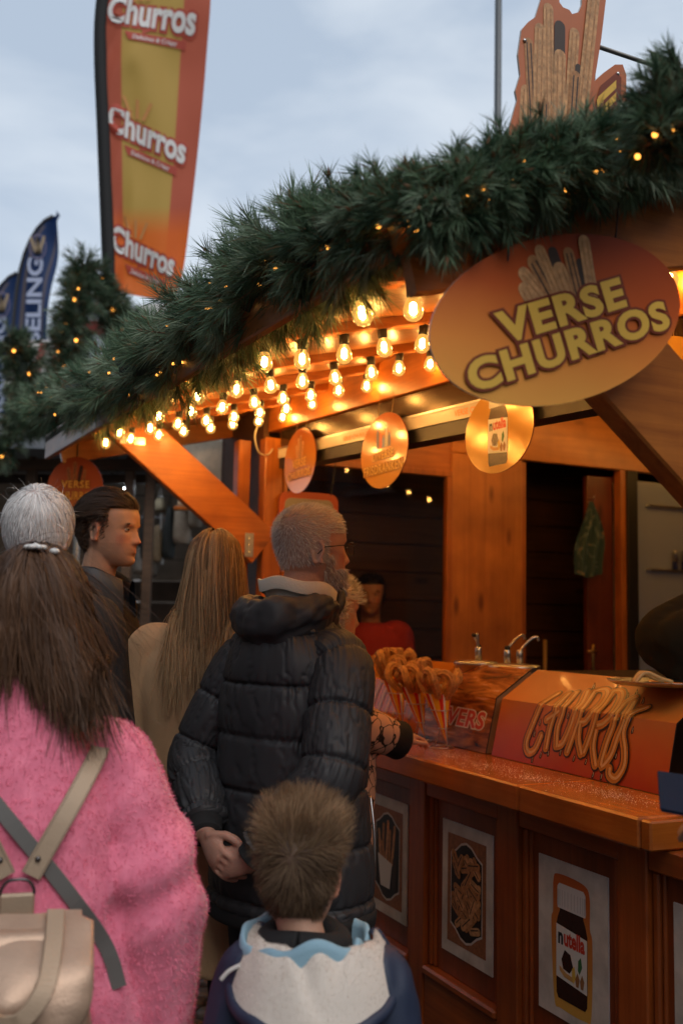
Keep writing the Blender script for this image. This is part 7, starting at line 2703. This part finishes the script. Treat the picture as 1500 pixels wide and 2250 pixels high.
blue_flag(0, 'tall navy feather flag with gold emblem and pale ABELING lettering', 1.0, 11.0, 'ABELING')
blue_flag(-72, 'shorter navy feather flag cut by the picture edge', 1.0, 11.8, 'ABELING')
bpy.data.objects[[o.name for o in bpy.data.objects if o.get('label', '').startswith('shorter navy')][0]].location.z -= .72

# ------------------------------------------------------------------ slim grey mast behind the roof
def mast():
    p = at_y(1092, 120, 6.0)
    t = thing('mast', 'slim grey metal mast rising behind the stall roof', 'mast', (p[0], p[1], 0))
    MB().tube([(0, 0, .0), (0, 0, 3.0), (.01, 0, 8.0)], [.035, .025, .020], 12).build('pole', mat('grey_mast', (.10, .105, .11), .45, .5), t, True)
    MB().lathe([(0, 0), (.12, 0), (.12, .02), (.04, .05), (0, .05)], 16).build('foot', M_dark, t)
mast()

# ------------------------------------------------------------------ neighbouring stalls
def neighbour():
    Y = 7.6
    def w(x, y, yy=Y):
        return at_y(x, y, yy)
    t = thing('neighbour_stall', 'neighbouring brown market stall with open front under the far garland', 'market stall', (w(150, 1300)[0], Y, 0))
    o = np.array(t.location)
    L = lambda x, y, yy=Y: w(x, y, yy) - o
    brown = wood('stall_brown', (.08, .045, .025), (.16, .09, .05), 'x', rough=.6, coat=0)
    a, b = L(-120, 1022), L(560, 1022)
    MB().beam(a, b, .10, .085).build('fascia', brown, t)
    a, b = L(-120, 1046), L(560, 1048)
    MB().beam(a + [0, .15, 0], b + [0, .15, 0], .06, .07).build('lintel', wood('stall_dark', (.03, .018, .012), (.06, .035, .02), 'x', rough=.6, coat=0), t)
    pale = mat('pale_boards', (.30, .25, .20), .7, noise=.25, nscale=6)
    # back wall boards
    for k in range(14):
        z = .1 + k * .19
        MB().box((-1.6, 1.3, z), (1.9, 1.33, z + .18), .004).build('board', mat('store_brown', (.07, .048, .034), .7, noise=.3, nscale=5) if k < 9 else pale, t)
    for x in (-60, 68, 285, 330, 470):
        q = L(x, 1100)
        MB().box((q[0] - .035, -.035, .0), (q[0] + .035, .035, q[2] + .34), .005).build('post', brown, t)
    q = L(150, 1500)
    MB().box((-1.6, .2, .0), (1.9, .8, 1.0), .01).build('counter', wood('stall_dark', (.03, .018, .012), (.06, .035, .02), 'x'), t)
    # roof: two slopes of grey felt
    rf = MB()
    z0 = L(0, 1000)[2]
    rf.add([(-1.9, -.35, z0), (2.1, -.35, z0), (2.1, 1.2, z0 + .55), (-1.9, 1.2, z0 + .55), (-1.9, 2.6, z0), (2.1, 2.6, z0)], [(0, 1, 2, 3), (3, 2, 5, 4)])
    rf.build('roof', mat('grey_felt', (.20, .20, .21), .8, noise=.2), t)
    # goods: shelves with pale and dark pieces
    sh = MB()
    for x, y0, y1 in ((300, 1110, 1250), (356, 1090, 1240)):
        a, b = L(x, y0, Y + .5), L(x, y1, Y + .5)
        sh.beam(a, b, .02, .02, up=(0, 1, 0))
    sh.build('rail', M_steel, t)
    return t, L, o, Y
NB, NL, NO, NY = neighbour()
def neighbour_goods():
    g = np.random.default_rng(5)
    spots = [(292, 1160, .10, .34, (.45, .40, .33)), (318, 1180, .08, .40, (.05, .05, .05)), (345, 1195, .09, .30, (.28, .20, .12)), (372, 1170, .10, .42, (.03, .035, .035)), (400, 1150, .16, .34, (.42, .33, .25)),
             (308, 1230, .10, .22, (.30, .27, .24)), (336, 1240, .08, .2, (.10, .08, .06)), (268, 1190, .08, .3, (.16, .10, .06)), (430, 1120, .12, .30, (.36, .29, .22)), (352, 1110, .10, .12, (.20, .16, .10))]
    for k, (x, y, w, h, c) in enumerate(spots):
        q = at_y(x, y, NY + .45)
        t = thing('hanging_bag', ('cream', 'black', 'tan', 'dark green', 'beige', 'grey', 'dark brown', 'brown', 'sand-coloured', 'small olive')[k] + ' cloth bag hanging in the neighbouring stall', 'bag', (q[0], q[1], q[2] - h / 2), g.uniform(-.4, .4), 'goods in the neighbouring stall')
        V, N, F = remesh([loft([(0, 0, 0, w * .45, .05), (0, 0, h * .2, w * .5, .07), (0, 0, h * .7, w * .42, .05), (0, 0, h, w * .25, .02)], 24, 20)], .02, 1)
        mk('sack', V, F, mat('bag_cloth_%d' % k, c, .8, noise=.3, nscale=12), t, True)
        MB().tube([(-w * .15, 0, h * .97), (0, 0, h + .10), (w * .15, 0, h * .97)], .006, 6).build('loop', M_dark, t)
    # pale display panel and glazed box under the far eave
    q = at_y(470, 1025, 6.2)
    t = thing('display_box', 'weathered cream board hanging beyond the knee brace', 'board', (q[0], 6.2, q[2] - .25))
    MB().box((-.22, 0, 0), (.20, .03, .42), .005).build('board', mat('cream_board', (.50, .42, .32), .7, noise=.35, nscale=7), t)
    MB().box((-.24, -.01, -.03), (.22, .04, -.005), .004).build('rail', W_x, t)
    MB().box((.202, -.015, -.03), (.235, .045, .43), .004).build('frame', W_z, t)
    MB().tube([(0, .015, .42), (0, .015, .9)], .006, 6).build('hanger', M_dark, t)
    # cold white spot lamps of the neighbouring stall
    em = emit_mat('cold_lamp', (.85, .93, 1.0), 26)
    for x, y, r in ((277, 1073, .018), (326, 1057, .014), (341, 1060, .022), (331, 1073, .028), (266, 1088, .014)):
        q = at_y(x, y, NY + .3)
        t = thing('spot_lamp', 'small cold white spot lamp in the neighbouring stall', 'lamp', q, 0, 'spot lamps in the neighbouring stall')
        V, F = lathe_np([(0, r * .3), (r * .8, r * .3), (r, 0), (r * .8, -r * .5), (0, -r * .6)], 12)
        mk('bulb', V, F, em, t, True)
        V, F = lathe_np([(0, r * 2.2), (r * .9, r * 2.0), (r * 1.1, r * .35), (0, r * .32)], 12)
        mk('housing', V, F, M_dark, t, True)
neighbour_goods()
# far garlands on the neighbouring gables
def far_garlands():
    Y = 7.0
    def gl(px, rad, n, seed, label, lights, lab):
        P = smooth_path([at_y(x, y, Y + d) for x, y, d in px], 40)
        r = np.interp(np.linspace(0, 1, 40), np.linspace(0, 1, len(rad)), rad) * .42
        garland('pine_garland', label, P, r, int(n * .7), 42, .085, .0038, seed, .7, lights, None, lab, .013)
    gl([(185, 585, 0), (180, 640, -.1), (165, 700, -.15), (150, 760, -.2), (138, 830, -.2)], [.08, .15, .16, .15, .14], 420, 21, 'dark pine garland climbing the neighbouring gable beside the flag pole', 9, 'amber fairy lights on the garland beside the flag pole')
    gl([(205, 600, 0), (238, 660, .1), (262, 700, .2), (276, 750, .3)], [.10, .14, .13, .12], 300, 22, 'dark pine garland descending behind the orange flag', 3, 'amber fairy lights behind the orange flag')
    gl([(20, 745, 0), (45, 800, 0), (60, 860, 0), (40, 930, 0), (-10, 1000, 0)], [.14, .17, .17, .17, .16], 420, 23, 'dark pine garland under the blue flags', 7, 'amber fairy lights on the garland under the blue flags')
far_garlands()
# striped awning, hillside roof and pale wall beyond
def beyond():
    Y = 9.0
    p = at_y(95, 790, Y)
    t = thing('awning', 'white awning with red stripes under the blue flags', 'awning', p)
    for k in range(7):
        x0, x1 = -.26 + k * .075, -.26 + (k + 1) * .075
        a = MB().add([(x0, 0, .16), (x1, 0, .16), (x1, -.25, -.30), (x0, -.25, -.30), (x0, .015, .16), (x1, .015, .16), (x1, -.235, -.30), (x0, -.235, -.30)], [(0, 1, 2, 3), (7, 6, 5, 4), (0, 4, 5, 1), (3, 2, 6, 7), (0, 3, 7, 4), (1, 5, 6, 2)])
        a.build('stripe', mat('awning_white', (.62, .60, .58), .8) if k % 2 == 0 else mat('awning_red', (.33, .05, .045), .8), t)
    MB().tube([(-.27, .01, .165), (.27, .01, .165)], .022, 8).build('roller', mat('awning_white', (.62, .6, .58)), t, True)
    MB().tube([(.25, .05, -p[2]), (.25, .05, .16)], .02, 8).build('pole', M_dark, t, True)
    MB().tube([(-.25, .05, -p[2]), (-.25, .05, .16)], .02, 8).build('pole', M_dark, t, True)
    # white tent top with red trim behind the orange flag
    Y = 8.4
    p = at_y(305, 690, Y)
    t = thing('tent', 'white tent roof with red edge behind the orange flag', 'tent', (p[0], p[1], 0))
    z = p[2]
    MB().add([(-.3, -.6, z - .25), (1.6, -.6, z - .25), (1.6, .6, z - .25), (-.3, .6, z - .25), (.1, 0, z + .10), (1.2, 0, z + .10)], [(0, 1, 5, 4), (1, 2, 5), (2, 3, 4, 5), (3, 0, 4), (3, 2, 1, 0)]).build('canopy', mat('tent_white', (.62, .60, .57), .7), t)
    MB().box((-.3, -.62, z - .36), (1.6, -.58, z - .252)).build('valance', mat('awning_red', (.33, .05, .045)), t)
    for x in (-.28, 1.58):
        for y in (-.58, .58):
            MB().tube([(x, y, 0), (x, y, z - .25)], .025, 8).build('pole', M_steel, t, True)
    # town house with slate roof
    Y = 26
    p = at_y(190, 760, Y)
    t = thing('town_house', 'pale town house with grey slate roof far behind the stalls', 'house', (p[0], Y, 0))
    zt = p[2]
    MB().box((-2.2, 0, 0), (2.6, 5, zt - .6)).build('wall', mat('house_wall', (.42, .39, .37), .8, noise=.1), t)
    pk = at_y(140, 650, Y)[2]
    MB().add([(-2.4, -.2, zt - .65), (2.8, -.2, zt - .65), (2.8, 5.2, zt - .65), (-2.4, 5.2, zt - .65), (-1.0, 2.5, pk + .1), (1.2, 2.5, pk + .1)], [(0, 1, 5, 4), (1, 2, 5), (2, 3, 4, 5), (3, 0, 4)]).build('roof', mat('slate', (.17, .18, .20), .6, noise=.2, nscale=3), t)
    for x in (-1.4, 0, 1.4):
        f = MB().box((x - .35, -.04, zt - 2.2), (x + .35, -.01, zt - 1.0)).build('window', mat('window_dark', (.05, .055, .065), .2), t)
        MB().box((x - .40, -.08, zt - 2.27), (x + .40, -.002, zt - 2.21)).build('sill', mat('house_sill', (.5, .48, .46), .7), f)
    # closing row of dim stalls so that the ground does not run to the horizon under the eave
    for k, (x, y, w, h, c) in enumerate(((-4.6, 12.5, 3.2, 3.0, (.10, .08, .065)), (-.9, 13.5, 3.6, 3.1, (.12, .10, .085)), (2.9, 12.8, 3.2, 2.9, (.09, .07, .06)))):
        t = thing('market_stall', ('brown closed stall beyond the flags', 'grey-brown closed stall in the far row', 'dark closed stall hidden beyond the churros stall')[k], 'market stall', (x, y, 0))
        MB().box((-w / 2, 0, 0), (w / 2, 2, h - .7)).build('wall', mat('far_wall_%d' % k, c, .8, noise=.3, nscale=4), t)
        MB().add([(-w / 2 - .2, -.3, h - .7), (w / 2 + .2, -.3, h - .7), (w / 2 + .2, 2.3, h - .7), (-w / 2 - .2, 2.3, h - .7), (-w / 2 - .2, 1, h), (w / 2 + .2, 1, h)], [(0, 1, 5, 4), (1, 2, 5), (2, 3, 4, 5), (3, 0, 4), (3, 2, 1, 0)]).build('roof', mat('far_roof', (.09, .09, .095), .8), t)
        MB().box((-w * .3, -.02, .9), (w * .3, -.004, 1.9)).build('shutter', mat('far_shutter', (.16, .13, .10), .7), t)
beyond()
# ------------------------------------------------------------------ unseen houses added beside and behind us to block sky light
def sky_block_houses():
    walls = [(.30, .24, .20), (.24, .22, .21), (.34, .27, .20), (.22, .17, .14), (.28, .25, .23), (.26, .17, .13), (.33, .30, .27), (.20, .15, .13)]
    names = ['buff', 'grey', 'sandy', 'brown brick', 'stone', 'red brick', 'cream', 'dark brick']
    g = np.random.default_rng(77)
    spots = [(-5.6, -6.5, 90), (-5.6, -.5, 90), (-5.6, 5.5, 90), (8.0, -5.0, -90), (8.0, 1.2, -90), (-6, -15, 180), (0.2, -15.5, 180), (6.4, -15, 180)]
    for k, (x, y, a) in enumerate(spots):
        t = thing('town_house', names[k] + ' unseen town house added to block sky light from the ' + ('square opposite the stall front' if a == 180 else 'street side facing the counter' if x < 0 else 'street side behind the stall'), 'house', (x, y, 0), math.radians(a))
        h = g.uniform(7.5, 9.5)
        MB().box((-3.0, 0, 0), (3.0, 5, h)).build('wall', mat('house_wall_%d' % k, walls[k], .85, noise=.15, nscale=2), t)
        MB().add([(-3.1, -.3, h), (3.1, -.3, h), (3.1, 5.3, h), (-3.1, 5.3, h), (-3.1, 2.5, h + 2), (3.1, 2.5, h + 2)], [(0, 1, 5, 4), (1, 2, 5), (2, 3, 4, 5), (3, 0, 4), (3, 2, 1, 0)]).build('roof', mat('tile_roof', (.10, .06, .05), .8, noise=.2), t)
        for fl in range(3):
            for wx in (-1.9, 0, 1.9):
                z = .9 + fl * 2.6
                w = MB().box((wx - .5, -.05, z), (wx + .5, -.003, z + 1.5)).build('window', mat('window_dark', (.05, .055, .065), .2), t)
                MB().box((wx - .58, -.10, z - .08), (wx + .58, -.002, z - .002)).build('sill', mat('house_sill', (.5, .48, .46), .7), w)
sky_block_houses()
